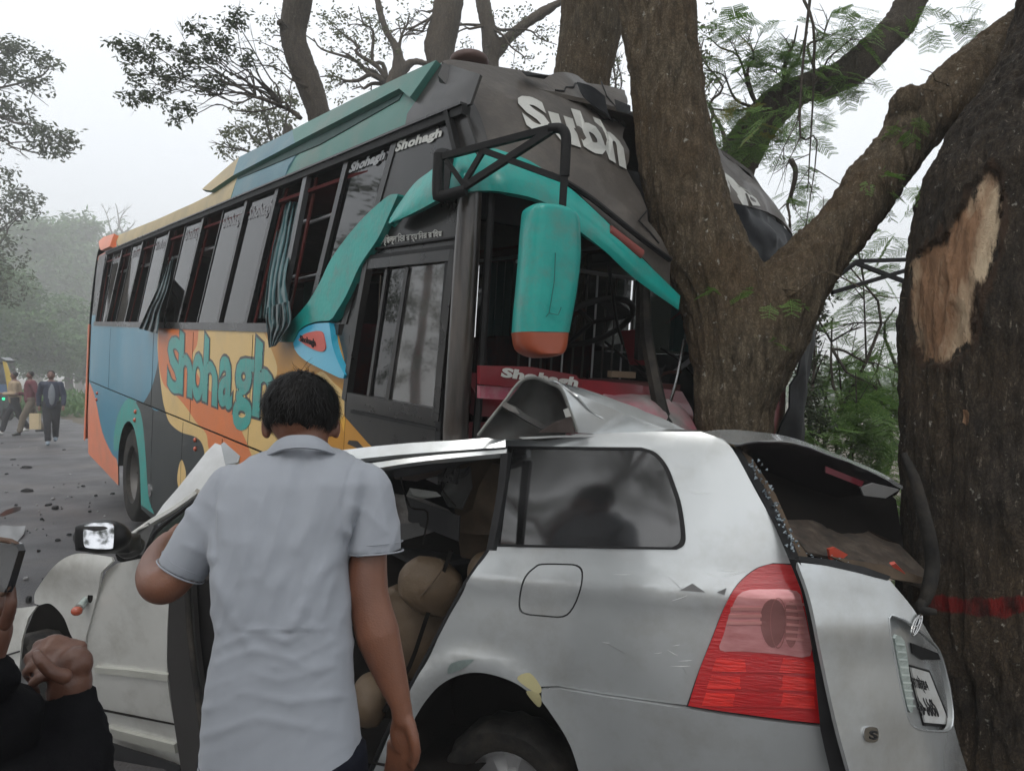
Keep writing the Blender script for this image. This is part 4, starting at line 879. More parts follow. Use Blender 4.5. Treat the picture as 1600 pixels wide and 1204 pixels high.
# dark channel between lamp and tailgate, and rear opening
poly('hatch_channel', [(1232, 872, 2.5), (1250, 876, 2.5), (1268, 934, 2.5), (1287, 1029, 2.5), (1308, 1120, 2.5), (1332, 1206, 2.5), (1352, 1262, 2.5), (1310, 1262, 2.52), (1282, 1140, 2.52), (1270, 1010, 2.52), (1255, 930, 2.52)], trim, car, step=30, amp=.01)
poly('rear_pillar_trim', [(1143, 696, 3.0), (1158, 704, 3.0), (1185, 745, 2.9), (1215, 795, 2.75), (1238, 845, 2.62), (1252, 878, 2.53), (1238, 880, 2.52), (1210, 815, 2.68), (1180, 760, 2.82)], trim, car, amp=.01)
poly('rear_pillar_trim', [(1160, 705, 3.05), (1175, 715, 3.05), (1212, 772, 2.9), (1240, 835, 2.7), (1262, 868, 2.6), (1254, 880, 2.56), (1236, 845, 2.68), (1205, 785, 2.82)], tan, car, amp=.02, label='torn tan trim of the rear pillar')
# rear interior, debris of the hatch
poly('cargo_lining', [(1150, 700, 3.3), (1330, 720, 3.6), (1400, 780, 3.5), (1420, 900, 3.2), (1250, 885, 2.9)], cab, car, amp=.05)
poly('parcel_shelf', [(1215, 800, 3.1), (1260, 800, 3.3), (1300, 815, 3.3), (1350, 825, 3.3), (1405, 850, 3.2), (1460, 905, 3.05), (1440, 915, 2.95), (1380, 895, 2.9), (1300, 870, 2.8), (1262, 862, 2.7), (1235, 830, 2.9)], mat('shelf_brown', (.06, .042, .03), .85, col2=(.02, .016, .013), nscale=14, dirt=(.16, .13, .1), dscale=12, damt=.6), car, amp=.06, freq=14, thick=.01)
poly('splintered_trim', [(1295, 868, 2.75), (1380, 882, 2.78), (1455, 905, 2.95), (1462, 915, 2.97), (1400, 905, 2.8), (1330, 884, 2.72)], tan, car, amp=.02)
for i, q in enumerate([[(1295, 858, 2.74), (1305, 855, 2.74), (1325, 866, 2.76), (1318, 872, 2.76), (1298, 874, 2.74)], [(1392, 882, 2.82), (1400, 880, 2.82), (1415, 896, 2.85), (1405, 898, 2.85)]]): poly('lamp_fragment', q, mat('fragment_red', (.5, .07, .04), .3, coat=.5), car, thick=.012)
gsh = mat('shattered_glass', (.26, .31, .34), .15, col2=(.25, .3, .33), nscale=30, coat=.5)
for i in range(90):
    t = random.random(); x = 1168+t*75+random.gauss(0, 5); y = 715+t*140+random.gauss(0, 7); D = 3.0-.42*t; r = random.uniform(1, 3.4)
    a = random.random()*6; P_ = [(x+r*math.cos(a+k*2.1+random.random()*.4), y+r*math.sin(a+k*2.1), D-.03+random.uniform(-.02, .02)) for k in range(3)]
    poly('glass_shard', P_, gsh, car, thick=.004, step=50)
for i in range(22):
    x = 1255+random.random()*90; y = 868+(x-1255)*.18+random.gauss(0, 5); r = random.uniform(1, 3); a = random.random()*6
    poly('glass_shard', [(x+r*math.cos(a+k*2.1), y+r*.6*math.sin(a+k*2.1), 2.62+(x-1255)*.0015) for k in range(3)], gsh, car, thick=.004, step=50)
panel('hatch_sill', ST, [(1249, 868), (1300, 874), (1350, 885), (1392, 900), (1388, 906), (1340, 893), (1290, 882), (1248, 876)], trim, car, step=.04, lift=.005, thick=.02)
# bent spoiler / upper hatch: pale skin over a dark underside
net('hatch_spoiler', [[(1088, 676, 3.12), (1130, 671, 3.15), (1180, 674, 3.2), (1236, 683, 3.25), (1302, 707, 3.3), (1372, 736, 3.3), (1411, 759, 3.25)], [(1125, 684, 2.98), (1150, 692, 2.96), (1190, 688, 3.0), (1240, 690, 3.05), (1304, 713, 3.1), (1372, 741, 3.15), (1410, 763, 3.2)]], sil, car, sub=6, thick=.006)
net('hatch_spoiler', [[(1148, 698, 2.955), (1192, 692, 2.995), (1242, 695, 3.045), (1304, 716, 3.095), (1372, 744, 3.145), (1409, 765, 3.195)], [(1170, 712, 3.1), (1215, 725, 3.15), (1260, 738, 3.2), (1310, 750, 3.2), (1360, 765, 3.2), (1400, 774, 3.21)], [(1190, 740, 3.3), (1230, 765, 3.4), (1270, 775, 3.4), (1310, 775, 3.35), (1345, 774, 3.3), (1380, 779, 3.25)]], mat('spoiler_underside', (.008, .008, .009), .25, col2=(.016, .013, .015), nscale=4, coat=.25, spec=.3), car, sub=6, thick=.006, amp=.01, freq=5, label='glossy dark underside of the bent rear hatch')
poly('spoiler_lamp', [(1290, 728, 3.08), (1350, 752, 3.1), (1346, 760, 3.1), (1290, 738, 3.08)], mat('lamp_dull_red', (.10, .012, .02), .2, coat=.8), car, thick=.006)
poly('spoiler_tip', [(1345, 762, 3.1), (1365, 755, 3.12), (1405, 765, 3.15), (1384, 778, 3.15), (1350, 774, 3.12)], mat('tip_grey', (.2, .2, .2), .3, coat=.5), car, thick=.01)
tube('torn_hatch_stay', [at(*p) for p in [(1411, 708, 2.95), (1428, 745, 2.92), (1440, 790, 2.9), (1452, 840, 2.88), (1457, 880, 2.88), (1452, 915, 2.86), (1444, 940, 2.86)]], [.012, .02, .024, .026, .026, .026, .02], rub, car, n=8, k=4)
tube('torn_hatch_stay', [at(*p) for p in [(1444, 938, 2.86), (1438, 950, 2.85), (1462, 956, 2.84)]], [.02, .018, .012], rub, car, n=8, k=3)
# roof rail, roof skin, folded panel
dn = lambda P: [SC.hit(*p) for p in P]
def strip(nm, T_, B_, m, D=3.02, th=.03, **k):   # long narrow bent strip between two edges
    return net(nm, [[(x, y, D+dx) for x, y, dx in T_], [(x, y, D+dx-.012) for x, y, dx in B_]], m, car, sub=6, thick=th, **k)
strip('roof_rail', [(500, 707, .10), (560, 700, .08), (640, 692, .05), (700, 688, .03), (790, 682, 0)], [(500, 728, .08), (560, 717, .06), (640, 709, .03), (700, 704, .015), (790, 698, -.005)], sil, D=3.04, amp=.002, freq=8)
strip('roof_drip_channel', [(500, 728, .08), (640, 708, .03), (792, 696, 0)], [(500, 736, .08), (640, 716, .03), (792, 702, 0)], trim, D=3.06)
strip('door_header', [(500, 736, .08), (640, 715, .03), (792, 701, 0)], [(500, 748, .08), (640, 723, .03), (792, 707, 0)], sil, D=3.03)
strip('door_seal', [(500, 747, .08), (640, 722, .03), (790, 706, 0)], [(500, 762, .08), (600, 738, .05), (640, 731, .03), (700, 724, .015), (784, 719, 0)], trim, D=3.05)
strip('door_seal', [(783, 705, .0), (776, 770, -.04), (760, 858, -.10)], [(794, 705, .0), (787, 770, -.04), (770, 858, -.10)], trim, D=3.03)
net('roof_skin', [[(545, 703, 3.13), (650, 692, 3.09), (788, 684, 3.05), (900, 680, 3.04), (1020, 677, 3.0), (1095, 678, 2.96)], [(560, 700, 3.3), (680, 689, 3.25), (790, 680, 3.25), (900, 674, 3.25), (1020, 669, 3.2), (1100, 674, 3.15)], [(580, 705, 3.4), (690, 695, 3.35), (800, 686, 3.5), (900, 676, 3.5), (1020, 668, 3.5), (1110, 674, 3.4)]], sil, car, sub=6, thick=.008, amp=.006, freq=5)
net('folded_roof_panel', [[(857, 596, 3.07), (870, 597, 3.04), (885, 606, 3.02), (903, 618, 3.0)], [(925, 613, 3.12), (925, 620, 3.09), (928, 632, 3.06), (930, 648, 3.04)], [(1010, 642, 3.22), (1005, 650, 3.18), (1000, 660, 3.14), (995, 674, 3.12)], [(1075, 672, 3.2), (1070, 675, 3.18), (1065, 677, 3.16), (1060, 680, 3.14)]], sil, car, sub=6, thick=.006, amp=.006, label='silver roof skin folded up into a peak')
poly('folded_roof_panel', [(877, 604, 3.02), (925, 625, 3.03), (995, 655, 3.10), (1060, 676, 3.13), (980, 680, 3.10), (903, 676, 3.02), (892, 645, 3.0)], sil, car, step=20, amp=.004, thick=.004)
net('folded_underside', [[(747, 682, 3.0), (770, 655, 3.0), (795, 625, 3.0), (818, 596, 3.02)], [(800, 685, 3.04), (812, 660, 3.07), (828, 625, 3.08), (838, 592, 3.06)], [(845, 685, 3.06), (858, 660, 3.1), (866, 625, 3.1), (862, 598, 3.07)], [(880, 682, 3.06), (893, 660, 3.1), (893, 640, 3.1), (878, 606, 3.05)]], under, car, sub=7, thick=.004, amp=.012, freq=7, label='bare grey underside of the peeled roof')
tube('panel_flange', [at(*p) for p in [(747, 680, 2.99), (768, 652, 2.99), (790, 625, 2.99), (802, 608, 3.0), (816, 594, 3.0), (836, 590, 3.02), (858, 598, 3.03), (877, 608, 3.0), (890, 640, 2.99), (902, 674, 3.0)]], .007, mat('flange_grey', (.22, .225, .21), .5, .3, nscale=9, dirt=(.08, .05, .04), dscale=9, damt=.7), car, n=6, k=4)
tube('roof_cross_member', [at(*p) for p in [(786, 632, 2.98), (800, 638, 3.0), (820, 652, 3.02), (850, 668, 3.04), (880, 668, 3.04)]], [.012, .018, .014, .014, .01], under, car, n=6, sq=True, k=1)
poly('member_plate', [(787, 626, 2.96), (805, 636, 2.97), (812, 646, 2.97), (797, 642, 2.96), (784, 634, 2.96)], mat('flange_grey', (.22, .225, .21), .5, .3), car, thick=.004)
poly('hanging_headliner', [(842, 675, 2.98), (870, 658, 2.98), (893, 650, 2.98), (898, 676, 2.98)], mat('liner_brown', (.06, .045, .04), .9), car, amp=.03, thick=.006)
poly('clip', [(880, 640, 2.96), (888, 637, 2.96), (893, 650, 2.96), (884, 652, 2.96)], mat('clip_pale', (.5, .5, .47), .5), car)
# cabin interior
SCi = lambda a, b, d: C0+c1*a+c2*b-cn*d
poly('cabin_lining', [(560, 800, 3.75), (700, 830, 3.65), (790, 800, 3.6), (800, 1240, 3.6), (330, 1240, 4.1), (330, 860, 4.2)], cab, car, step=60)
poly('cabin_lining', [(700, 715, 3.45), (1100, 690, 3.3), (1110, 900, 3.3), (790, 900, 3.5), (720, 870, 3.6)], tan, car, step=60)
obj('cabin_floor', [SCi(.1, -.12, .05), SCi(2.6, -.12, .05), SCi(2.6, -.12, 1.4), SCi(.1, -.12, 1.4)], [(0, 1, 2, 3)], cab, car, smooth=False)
poly('inner_pillar_trim', [(768, 724, 3.3), (782, 726, 3.25), (778, 780, 3.25), (768, 835, 3.25), (745, 835, 3.4), (705, 830, 3.45), (715, 810, 3.4), (738, 795, 3.38), (748, 760, 3.35)], tan, car, amp=.02, thick=.01)
poly('crushed_panel', [(612, 772, 3.5), (650, 774, 3.45), (700, 795, 3.4), (712, 806, 3.4), (690, 822, 3.4), (640, 832, 3.45), (612, 830, 3.5)], mat('crushed_grey', (.11, .105, .10), .6, .2, col2=(.05, .04, .035), nscale=7, dirt=(.2, .19, .18), dscale=10, damt=.7), car, amp=.05, freq=10, thick=.004)
poly('crushed_panel', [(620, 818, 3.42), (680, 815, 3.38), (712, 808, 3.36), (710, 816, 3.35), (672, 832, 3.35), (625, 845, 3.4)], mat('crushed_dark', (.03, .028, .027), .5), car, amp=.03, thick=.004)
poly('bent_bracket', [(690, 770, 3.35), (708, 735, 3.4), (735, 730, 3.4), (738, 760, 3.36), (722, 795, 3.34), (700, 790, 3.34)], under, car, amp=.06, freq=14, thick=.004)
poly('bent_bracket', [(640, 762, 3.34), (682, 768, 3.32), (690, 775, 3.31), (660, 778, 3.31), (636, 772, 3.33)], mat('flange_grey', (.22, .225, .21), .5, .3), car, amp=.04, freq=14, thick=.006)
tube('grab_handle', [at(*p) for p in [(692, 735, 3.36), (700, 745, 3.33), (725, 742, 3.33), (733, 730, 3.36)]], .008, under, car, n=6, k=3)
def cushion(name, cx, cy, D, hw, hh, dep, rot, m=beige):
    c = at(cx, cy, D); ca, sa = math.cos(rot), math.sin(rot); R = np.array([[ca, 0, -sa], [0, 1, 0], [sa, 0, ca]])
    mb = MB(); w_, h_ = M(hw, D), M(hh, D)
    mb.box(c, (w_*1.45, dep*1.3, h_*1.45), R); mb.ell(c, (w_, dep, h_), R, 24, 14)
    V, N_, F = remesh(mb, .012, 14); V = V+np.array([[0, .006*fbm(v*8), 0] for v in V])
    o = obj(name, V, F, m, car, auto=0)
    return o
h1 = cushion('headrest', 673, 915, 3.35, 52, 44, .09, .45)
tube('headrest_seam', [at(*p) for p in [(688, 872, 3.262), (692, 885, 3.252), (680, 905, 3.246), (658, 930, 3.252)]], .003, tan, h1, n=6, k=3)
sb_ = cushion('seat_back', 640, 990, 3.50, 84, 66, .08, .62)
tube('seat_seam', [at(*p) for p in [(605, 960, 3.44), (640, 990, 3.43), (690, 1015, 3.44), (735, 1025, 3.46)]], .004, cab, sb_, n=6, k=3)
tube('seat_seam', [at(*p) for p in [(590, 1010, 3.44), (625, 1050, 3.43), (668, 1090, 3.44)]], .004, cab, sb_, n=6, k=3)
cushion('seat_cushion', 578, 1092, 3.42, 30, 40, .12, .12)
tube('seat_belt', [at(*p) for p in [(705, 860, 3.3), (668, 960, 3.3), (640, 1040, 3.32), (600, 1110, 3.35)]], .012, cab, car, sq=True, k=3)
tube('torn_wire', [at(*p) for p in [(625, 740, 3.2), (640, 790, 3.2), (668, 800, 3.2), (660, 850, 3.22)]], .004, cab, car, n=5, k=4)
tube('torn_wire', [at(*p) for p in [(700, 724, 3.15), (690, 760, 3.15), (712, 790, 3.2)]], .003, cab, car, n=5, k=4)
poly('hanging_liner', [(612, 735, 3.2), (690, 728, 3.2), (700, 738, 3.22), (650, 752, 3.22), (615, 748, 3.22)], mat('liner_brown', (.06, .045, .04), .9), car, amp=.05, freq=12)
cushion('headrest', 760, 893, 3.30, 30, 32, .08, .2)
# rear wheel and well
ws = []
for ax_a, z_, in ((0.0, 0),):
    wheel(car, SC.pos(0, 0, -.22)-c2*.235, cn, .305, .19, .185, rimmat=mat('alloy', (.5, .5, .5), .3, .9), alloy=True)
wheel(car, at(68, 1075, 4.25), nrm(cn+c1*.35), .30, .185, .185, rimmat=mat('alloy', (.5, .5, .5), .3, .9), alloy=True)
wheel(car, SCi(0, -.15, 1.35), cn, .305, .19, .185, rimmat=mat('alloy', (.5, .5, .5), .3, .9), alloy=True)
V, F = [], []
for i, t in enumerate(np.linspace(-.3, math.pi+.3, 17)):
    for d in (.015, .5): p = SC.pos(.0, .0, 0); V.append(SC.o+c1*(.40*math.cos(t))+c2*(.355*math.sin(t))-cn*(d+.06))
for i in range(16): F.append((2*i, 2*i+1, 2*i+3, 2*i+2))
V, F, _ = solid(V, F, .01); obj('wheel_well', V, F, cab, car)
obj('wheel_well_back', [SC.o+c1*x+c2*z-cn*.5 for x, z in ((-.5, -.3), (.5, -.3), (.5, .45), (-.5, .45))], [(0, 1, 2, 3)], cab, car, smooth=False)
# door aperture edge, front door, door standing open behind the man
tube('door_jamb_seal', [SC.P(x, y, -.01) for x, y in [(765, 858), (728, 912), (690, 982), (645, 1067), (612, 1130), (585, 1190), (560, 1250)]], .012, trim, car, n=6, k=3)
frontdoor = [(182, 880), (220, 872), (300, 868), (296, 900), (270, 930)]+sm([(264, 936), (261, 994), (262, 1064), (270, 1116), (282, 1175), (290, 1230)])+[(170, 1200), (166, 1150), (160, 1100), (150, 1070), (138, 1020), (134, 995), (141, 970), (150, 938), (166, 892)]
fd = panel('front_door', SC, frontdoor, sild, car, step=.05, lift=.0, thick=.03)
for P_, lf in (([(147, 1042), (200, 1046), (262, 1054), (262, 1064), (200, 1056), (148, 1051)], .018), ([(166, 1136), (220, 1150), (272, 1163), (274, 1177), (220, 1164), (167, 1150)], .018)):
    panel('door_moulding', SC, P_, mat('moulding_cream', (.5, .5, .45), .35, .2, coat=.4), fd, step=.06, lift=lf, thick=.02)
poly('sill_underside', [(168, 1158, 4.0), (280, 1195, 3.85), (290, 1260, 3.8), (150, 1260, 4.0)], trim, car, step=60)
poly('open_door_edge', [(264, 930, 3.5), (290, 905, 3.42), (300, 905, 3.4), (306, 1000, 3.38), (318, 1100, 3.36), (336, 1250, 3.34), (290, 1250, 3.46), (270, 1116, 3.5), (261, 1030, 3.52)], mat('door_edge_grey', (.035, .033, .032), .5, col2=(.025, .023, .022), spec=.25), car, step=40, thick=.02, label='dark grey edge of the door standing open')
poly('open_door_lining', [(300, 905, 3.45), (440, 905, 3.2), (440, 1250, 3.2), (336, 1250, 3.42), (318, 1100, 3.43), (306, 1000, 3.44)], mat('lining_grey', (.018, .017, .018), .8, col2=(.013, .012, .012), spec=.15), car, step=40, thick=.02)
tube('door_seal', [at(*p) for p in [(292, 908, 3.38), (298, 1000, 3.36), (311, 1100, 3.34), (330, 1240, 3.32)]], .014, rub, car, n=8, k=3)
# fender, front bumper, wheel arch
fen = sm([(54, 942), (54, 930), (60, 918), (82, 893), (105, 872), (126, 863), (150, 864), (180, 868)])+[(184, 874), (166, 892)]+sm([(166, 892), (150, 938), (141, 970), (134, 995)])+sm([(133, 1012), (120, 1005), (110, 990), (100, 965), (86, 948), (75, 942), (61, 945)])
panel('front_fender', SC, fen, sild, car, step=.04, lift=.01, thick=.012, disp=lambda a, b: .03*math.exp(-((b-.62)/.1)**2))
panel('front_fender', SC, [(133, 1012), (134, 998), (150, 1068), (160, 1100), (166, 1150), (150, 1155), (135, 1100), (128, 1050)], sild, car, step=.04, lift=.0, thick=.012)
poly('front_bumper', [(-60, 985, 4.2), (0, 962, 4.2), (25, 950, 4.15), (58, 946, 4.1), (44, 965, 4.1), (34, 1000, 4.1), (30, 1045, 4.1), (10, 1080, 4.1), (-60, 1085, 4.2)], sild, car, step=25, thick=.01)
tube('bumper_joint', [at(*p) for p in [(-40, 1035, 4.15), (0, 1026, 4.12), (30, 1017, 4.08)]], .005, trim, car, n=6, k=3)
poly('wheel_arch_liner', [(58, 944, 4.35), (78, 940, 4.35), (104, 965, 4.35), (125, 1010, 4.35), (150, 1070, 4.4), (160, 1160, 4.4), (30, 1160, 4.4), (30, 1010, 4.4)], cab, car, step=50)
rep = tube('side_repeater', [at(140, 930, 4.0), at(133, 938, 3.95), at(124, 949, 3.9)], [.012, .02, .022], mat('clear_lens', (.45, .52, .5), .15, .2), car, n=8)
V, N_, F = remesh(MB().ell(at(120, 954, 3.87), (.03, .025, .024)), .01, 1); obj('repeater_lens', V, F, mat('lamp_amber', (.45, .08, .03), .25), rep)
panel('repeater_hole', SC, smc([(138, 928), (145, 930), (142, 941), (137, 938)], 3), cab, car, step=.03, lift=.014, thick=.002)
# crumpled hood and windscreen pillar
poly('crumpled_hood', [(336, 692, 4.3), (345, 695, 4.28), (358, 703, 4.25), (372, 717, 4.2), (362, 740, 4.15), (305, 770, 4.1), (275, 795, 4.1), (250, 813, 4.1), (236, 816, 4.1), (255, 788, 4.15), (277, 763, 4.2), (305, 728, 4.25), (322, 706, 4.3)], mat('hood_white', (.55, .56, .56), .4, .2, coat=.4, dirt=(.4, .4, .38), dscale=3, damt=.5), car, step=18, amp=.01, thick=.02, label='white bonnet panel folded up in front of the bus')
poly('hood_fold', [(345, 694, 4.26), (350, 690, 4.3), (375, 712, 4.2), (372, 722, 4.18), (352, 726, 4.2)], mat('hood_grey', (.32, .34, .35), .4, .3, coat=.4), car, step=15, amp=.02, thick=.006)
poly('windscreen', [(250, 815, 4.15), (305, 775, 4.12), (312, 800, 4.0), (300, 868, 3.95), (222, 872, 4.0), (235, 840, 4.1)], glassmat('green_glass', (.35, .42, .38), .1, .05, .25, (.2, .24, .21)), car, step=30, thick=0)
tube('windscreen_pillar', [at(*p) for p in [(208, 836, 4.05), (238, 815, 4.08), (275, 793, 4.06), (310, 768, 4.03)]], [.02, .02, .018, .02], sild, car, n=6, k=3)
tube('windscreen_seal', [at(*p) for p in [(222, 868, 3.98), (236, 842, 4.03), (252, 822, 4.06), (310, 778, 4.02)]], .013, trim, car, n=6, k=3)
poly('mirror_patch', [(180, 866, 3.95), (192, 862, 3.9), (222, 868, 3.93), (232, 873, 3.93), (200, 880, 3.95), (184, 876, 3.95)], trim, car, step=20)
poly('mirror_patch', [(209, 832, 3.99), (232, 816, 4.0), (240, 822, 4.0), (222, 868, 3.95), (205, 868, 3.94)], mat('corner_grey', (.07, .07, .07), .5), car, step=20)
tube('crack_strip', [at(*p) for p in [(205, 838, 3.97), (216, 827, 3.98), (232, 820, 4.0)]], .006, mat('clip_pale', (.5, .5, .47), .5), car, n=6)
# door mirror
D = 3.62
mb = MB(); 
for i in range(1): mb.box(at(152, 838, D), (M(56, D), .08, M(40, D)))
mb.ell(at(160, 838, D+.02), (M(44, D), .07, M(26, D)), None, 20, 12); mb.box(at(196, 848, D+.1), (M(32, D), .12, M(26, D))); mb.ell(at(205, 855, D+.18), (.05, .1, .05))
V, N_, F = remesh(mb, .012, 5); dm = obj('door_mirror', V, F, mat('mirror_black', (.008, .008, .009), .4, coat=.05, spec=.3), car, auto=0)
mgd = lambda y: -.075+.045*(857-y)/40
mg = smc([(131, 824), (137, 818), (155, 816), (172, 817), (178, 823), (177, 850), (172, 857), (140, 856), (131, 850)], 3)
poly('mirror_glass', [(x, y, D+mgd(y)) for x, y in mg], mat('mirror_surface', (.5, .52, .55), .03, 1.0, col2=(.48, .5, .53)), dm, step=30, thick=.003)

at = at0
# ================================================================ PEOPLE
skin = mat('skin_brown', (.20, .082, .045), .42, col2=(.12, .048, .028), nscale=5, bump=.12, bscale=220, sss=.1)
skin2 = mat('skin_hand', (.13, .058, .036), .42, col2=(.075, .032, .021), nscale=14, bump=.13, bscale=60, sss=.08)
hairm = mat('hair_black', (.004, .0035, .0035), .5, spec=.2, col2=(.008, .007, .006), nscale=20)
shirtm = mat('shirt_pale_blue', (.30, .32, .355), .9, spec=.15, col2=(.275, .295, .33), nscale=2.2, bump=.05, bscale=600, sheen=.2)
trou = mat('trousers_navy', (.008, .009, .015), .9, spec=.1)
def loft(mb, rows, dep, e=.8, n=28):
    V, F = [], []
    for (y, xl, xr, D), dp in zip(rows, dep):
        c = at((xl+xr)/2, y, D); hw = M((xr-xl)/2, D)
        for i in range(n):
            t = 2*math.pi*i/n; V.append(c+np.array([hw*np.sign(math.cos(t))*abs(math.cos(t))**e, dp*np.sign(math.sin(t))*abs(math.sin(t))**e, 0]))
    for i in range(len(rows)-1):
        for k in range(n): a = i*n+k; b = i*n+(k+1) % n; F.append((a, a+n, b+n, b))
    F.append(tuple(range(n))); F.append(tuple((len(rows)-1)*n+k for k in range(n-1, -1, -1)))
    return mb.add(V, F)
def limb(mb, P, n=16, ends=True):
    C_ = [at(p[0], p[1], p[2]) for p in P]; R = [M(p[3], p[2]) for p in P]; k = 5
    R2 = [float(x) for x in np.interp(np.linspace(0, len(R)-1, (len(P)-1)*k+1), range(len(R)), R)]
    C2 = cr(C_, k); mb.tube(C2, R2, n)
    if ends: mb.ell(C2[0], (R2[0],)*3); mb.ell(C2[-1], (R2[-1],)*3)
def proj(p):
    d = p-EYE; y_ = d[1]*_c+d[2]*_s; z_ = -d[1]*_s+d[2]*_c
    return 800+FPX*d[0]/y_, 602-FPX*z_/y_
man = thing('person', 'man seen from behind in a pale blue polo shirt, leaning into the wrecked car', 'person', (-.5, 1.75, gz(-.5, 1.75)))
zf = gz(-.5, 1.75)
body = MB()
trows = [(700, 440, 505, 1.90), (712, 415, 540, 1.89), (725, 385, 565, 1.87), (750, 368, 566, 1.85), (800, 350, 545, 1.83), (880, 345, 532, 1.79), (983, 352, 540, 1.75), (1060, 342, 540, 1.73), (1134, 335, 548, 1.71), (1230, 330, 555, 1.70)]
loft(body, trows, [.05, .06, .075, .09, .10, .10, .10, .095, .10, .11])
limb(body, [(475, 715, 1.90, 38), (476, 690, 1.91, 36), (474, 660, 1.94, 36)])
body.ell(at(471, 640, 1.94), (.082, .098, .10), np.array([[1, 0, 0], [0, .94, -.34], [0, .34, .94]]), 24, 16)
body.ell(at(478, 668, 2.01), (.06, .05, .06)); body.ell(at(482, 672, 2.06), (.012, .02, .016)); body.ell(at(482, 688, 2.03), (.035, .03, .03))
for x, s in ((418, -1), (524, 1)):
    body.ell(at(x+2*s, 668, 1.95), (.009, .018, .030), np.array([[math.cos(.5*s), math.sin(.5*s), 0], [-math.sin(.5*s), math.cos(.5*s), 0], [0, 0, 1]])); body.ell(at(x, 676, 1.945), (.009, .014, .016))
limb(body, [(572, 772, 1.84, 20), (577, 835, 1.83, 27), (574, 905, 1.81, 32), (578, 940, 1.80, 32), (590, 990, 1.79, 35), (610, 1052, 1.78, 26), (626, 1100, 1.77, 17), (629, 1122, 1.77, 17)])
body.ell(at(629, 1145, 1.77), (M(22, 1.77), .017, M(34, 1.77)))
for fx, ln, dx, dd in ((612, 62, -6, .02), (622, 70, -3, .01), (632, 66, 0, 0), (641, 54, 3, -.005)): limb(body, [(fx, 1160, 1.77+dd, 8.5), (fx+dx*.5, 1160+ln*.5, 1.775+dd, 7.8), (fx+dx-4, 1160+ln*.85, 1.79+dd, 7), (fx+dx-10, 1160+ln, 1.81+dd, 6)], 10)
limb(body, [(640, 1128, 1.755, 10), (647, 1155, 1.745, 9.5), (650, 1178, 1.745, 8.5), (645, 1196, 1.75, 7)], 10)
limb(body, [(372, 775, 1.85, 22), (322, 843, 1.82, 27), (270, 905, 1.79, 30), (249, 914, 1.79, 29), (240, 898, 1.86, 27), (246, 872, 1.98, 22), (262, 850, 2.12, 19), (270, 846, 2.18, 18)])
hc = at(274, 842, 2.22); body.ell(hc, (.022, .05, .04))
for k in range(4): body.cap([hc+np.array([-.01, .03, .03-.02*k]), hc+np.array([.0, .075, .028-.02*k]), hc+np.array([.03, .08, .02-.02*k])], [.010, .009, .008], 8)
body.cap([hc+np.array([.01, .0, .02]), hc+np.array([.03, .03, .03]), hc+np.array([.045, .055, .03])], [.011, .010, .009], 8)
hipL, hipR = at(395, 1230, 1.70), at(495, 1230, 1.70)
for h_, dx, dy in ((hipL, -.06, .12), (hipR, .08, -.08)):
    kn = h_+np.array([dx*.5, dy+.04, -.45]); an = np.array([h_[0]+dx, h_[1]+dy*.6, zf+.09]); body.cap([h_, kn, an], [.085, .055, .04]); body.cap([an-np.array([0, .03, .03]), an+np.array([0, .16, -.05])], [.04, .03])
V, N_, F = remesh(body, .0065, 4); bd_ = obj('body', V, F, skin, man, auto=0)
tr = MB()
for h_, dx, dy in ((hipL, -.06, .12), (hipR, .08, -.08)):
    kn = h_+np.array([dx*.5, dy+.04, -.45]); an = np.array([h_[0]+dx, h_[1]+dy*.6, zf+.12]); tr.tube([h_+np.array([0, 0, .1]), h_, kn, an], [.115, .115, .085, .075], 16)
loft(tr, [(1186, 335, 562, 1.70), (1240, 328, 566, 1.70), (1300, 330, 565, 1.70)], [.118, .125, .13])
V, N_, F = remesh(tr, .015, 4); V = V+N_*np.array([[.008*fbm(v*np.array([9, 9, 4]))] for v in V]); obj('trousers', V, F, trou, man, auto=0)
for h_, dx, dy in ((hipL, -.06, .12), (hipR, .08, -.08)):
    an = np.array([h_[0]+dx, h_[1]+dy*.6+.05, zf+.045]); V, N_, F = remesh(MB().ell(an, (.05, .14, .045)).box(an-np.array([0, 0, .03]), (.09, .27, .02)), .012, 2); obj('shoe', V, F, rub, man)
# shirt
sh = MB()
srows = [(698, 432, 512, 1.89), (706, 405, 536, 1.885), (716, 388, 558, 1.875), (728, 368, 580, 1.865), (750, 350, 590, 1.85), (790, 338, 572, 1.835), (835, 336, 545, 1.81), (881, 335, 541, 1.79), (930, 336, 547, 1.77), (983, 342, 550, 1.75), (1039, 331, 551, 1.73), (1081, 326, 552, 1.72), (1134, 320, 559, 1.71), (1186, 316, 566, 1.70), (1225, 313, 560, 1.70)]
loft(sh, srows, [.055, .07, .08, .09, .10, .115, .118, .115, .112, .108, .11, .115, .122, .13, .135])
limb(sh, [(395, 745, 1.86, 26), (362, 768, 1.85, 40), (335, 812, 1.83, 41), (306, 852, 1.81, 39), (282, 892, 1.80, 38)], 20, False)
limb(sh, [(550, 738, 1.86, 22), (577, 757, 1.85, 30), (583, 800, 1.84, 37), (585, 835, 1.83, 41), (586, 862, 1.825, 43)], 20, False)
sh.ell(at(362, 765, 1.85), (M(40, 1.85),)*3); sh.ell(at(578, 758, 1.85), (M(29, 1.85),)*3)
V, N_, F = remesh(sh, .0065, 5)
def seg_d(x, y, P):
    best = 1e9
    for (ax_, ay), (bx_, by) in zip(P, P[1:]):
        t = max(0, min(1, ((x-ax_)*(bx_-ax_)+(y-ay)*(by-ay))/((bx_-ax_)**2+(by-ay)**2))); best = min(best, math.hypot(x-ax_-(bx_-ax_)*t, y-ay-(by-ay)*t))
    return best
seams = [[(562, 704), (545, 740), (534, 790), (532, 850)], [(352, 722), (338, 770), (334, 830), (338, 880)]]
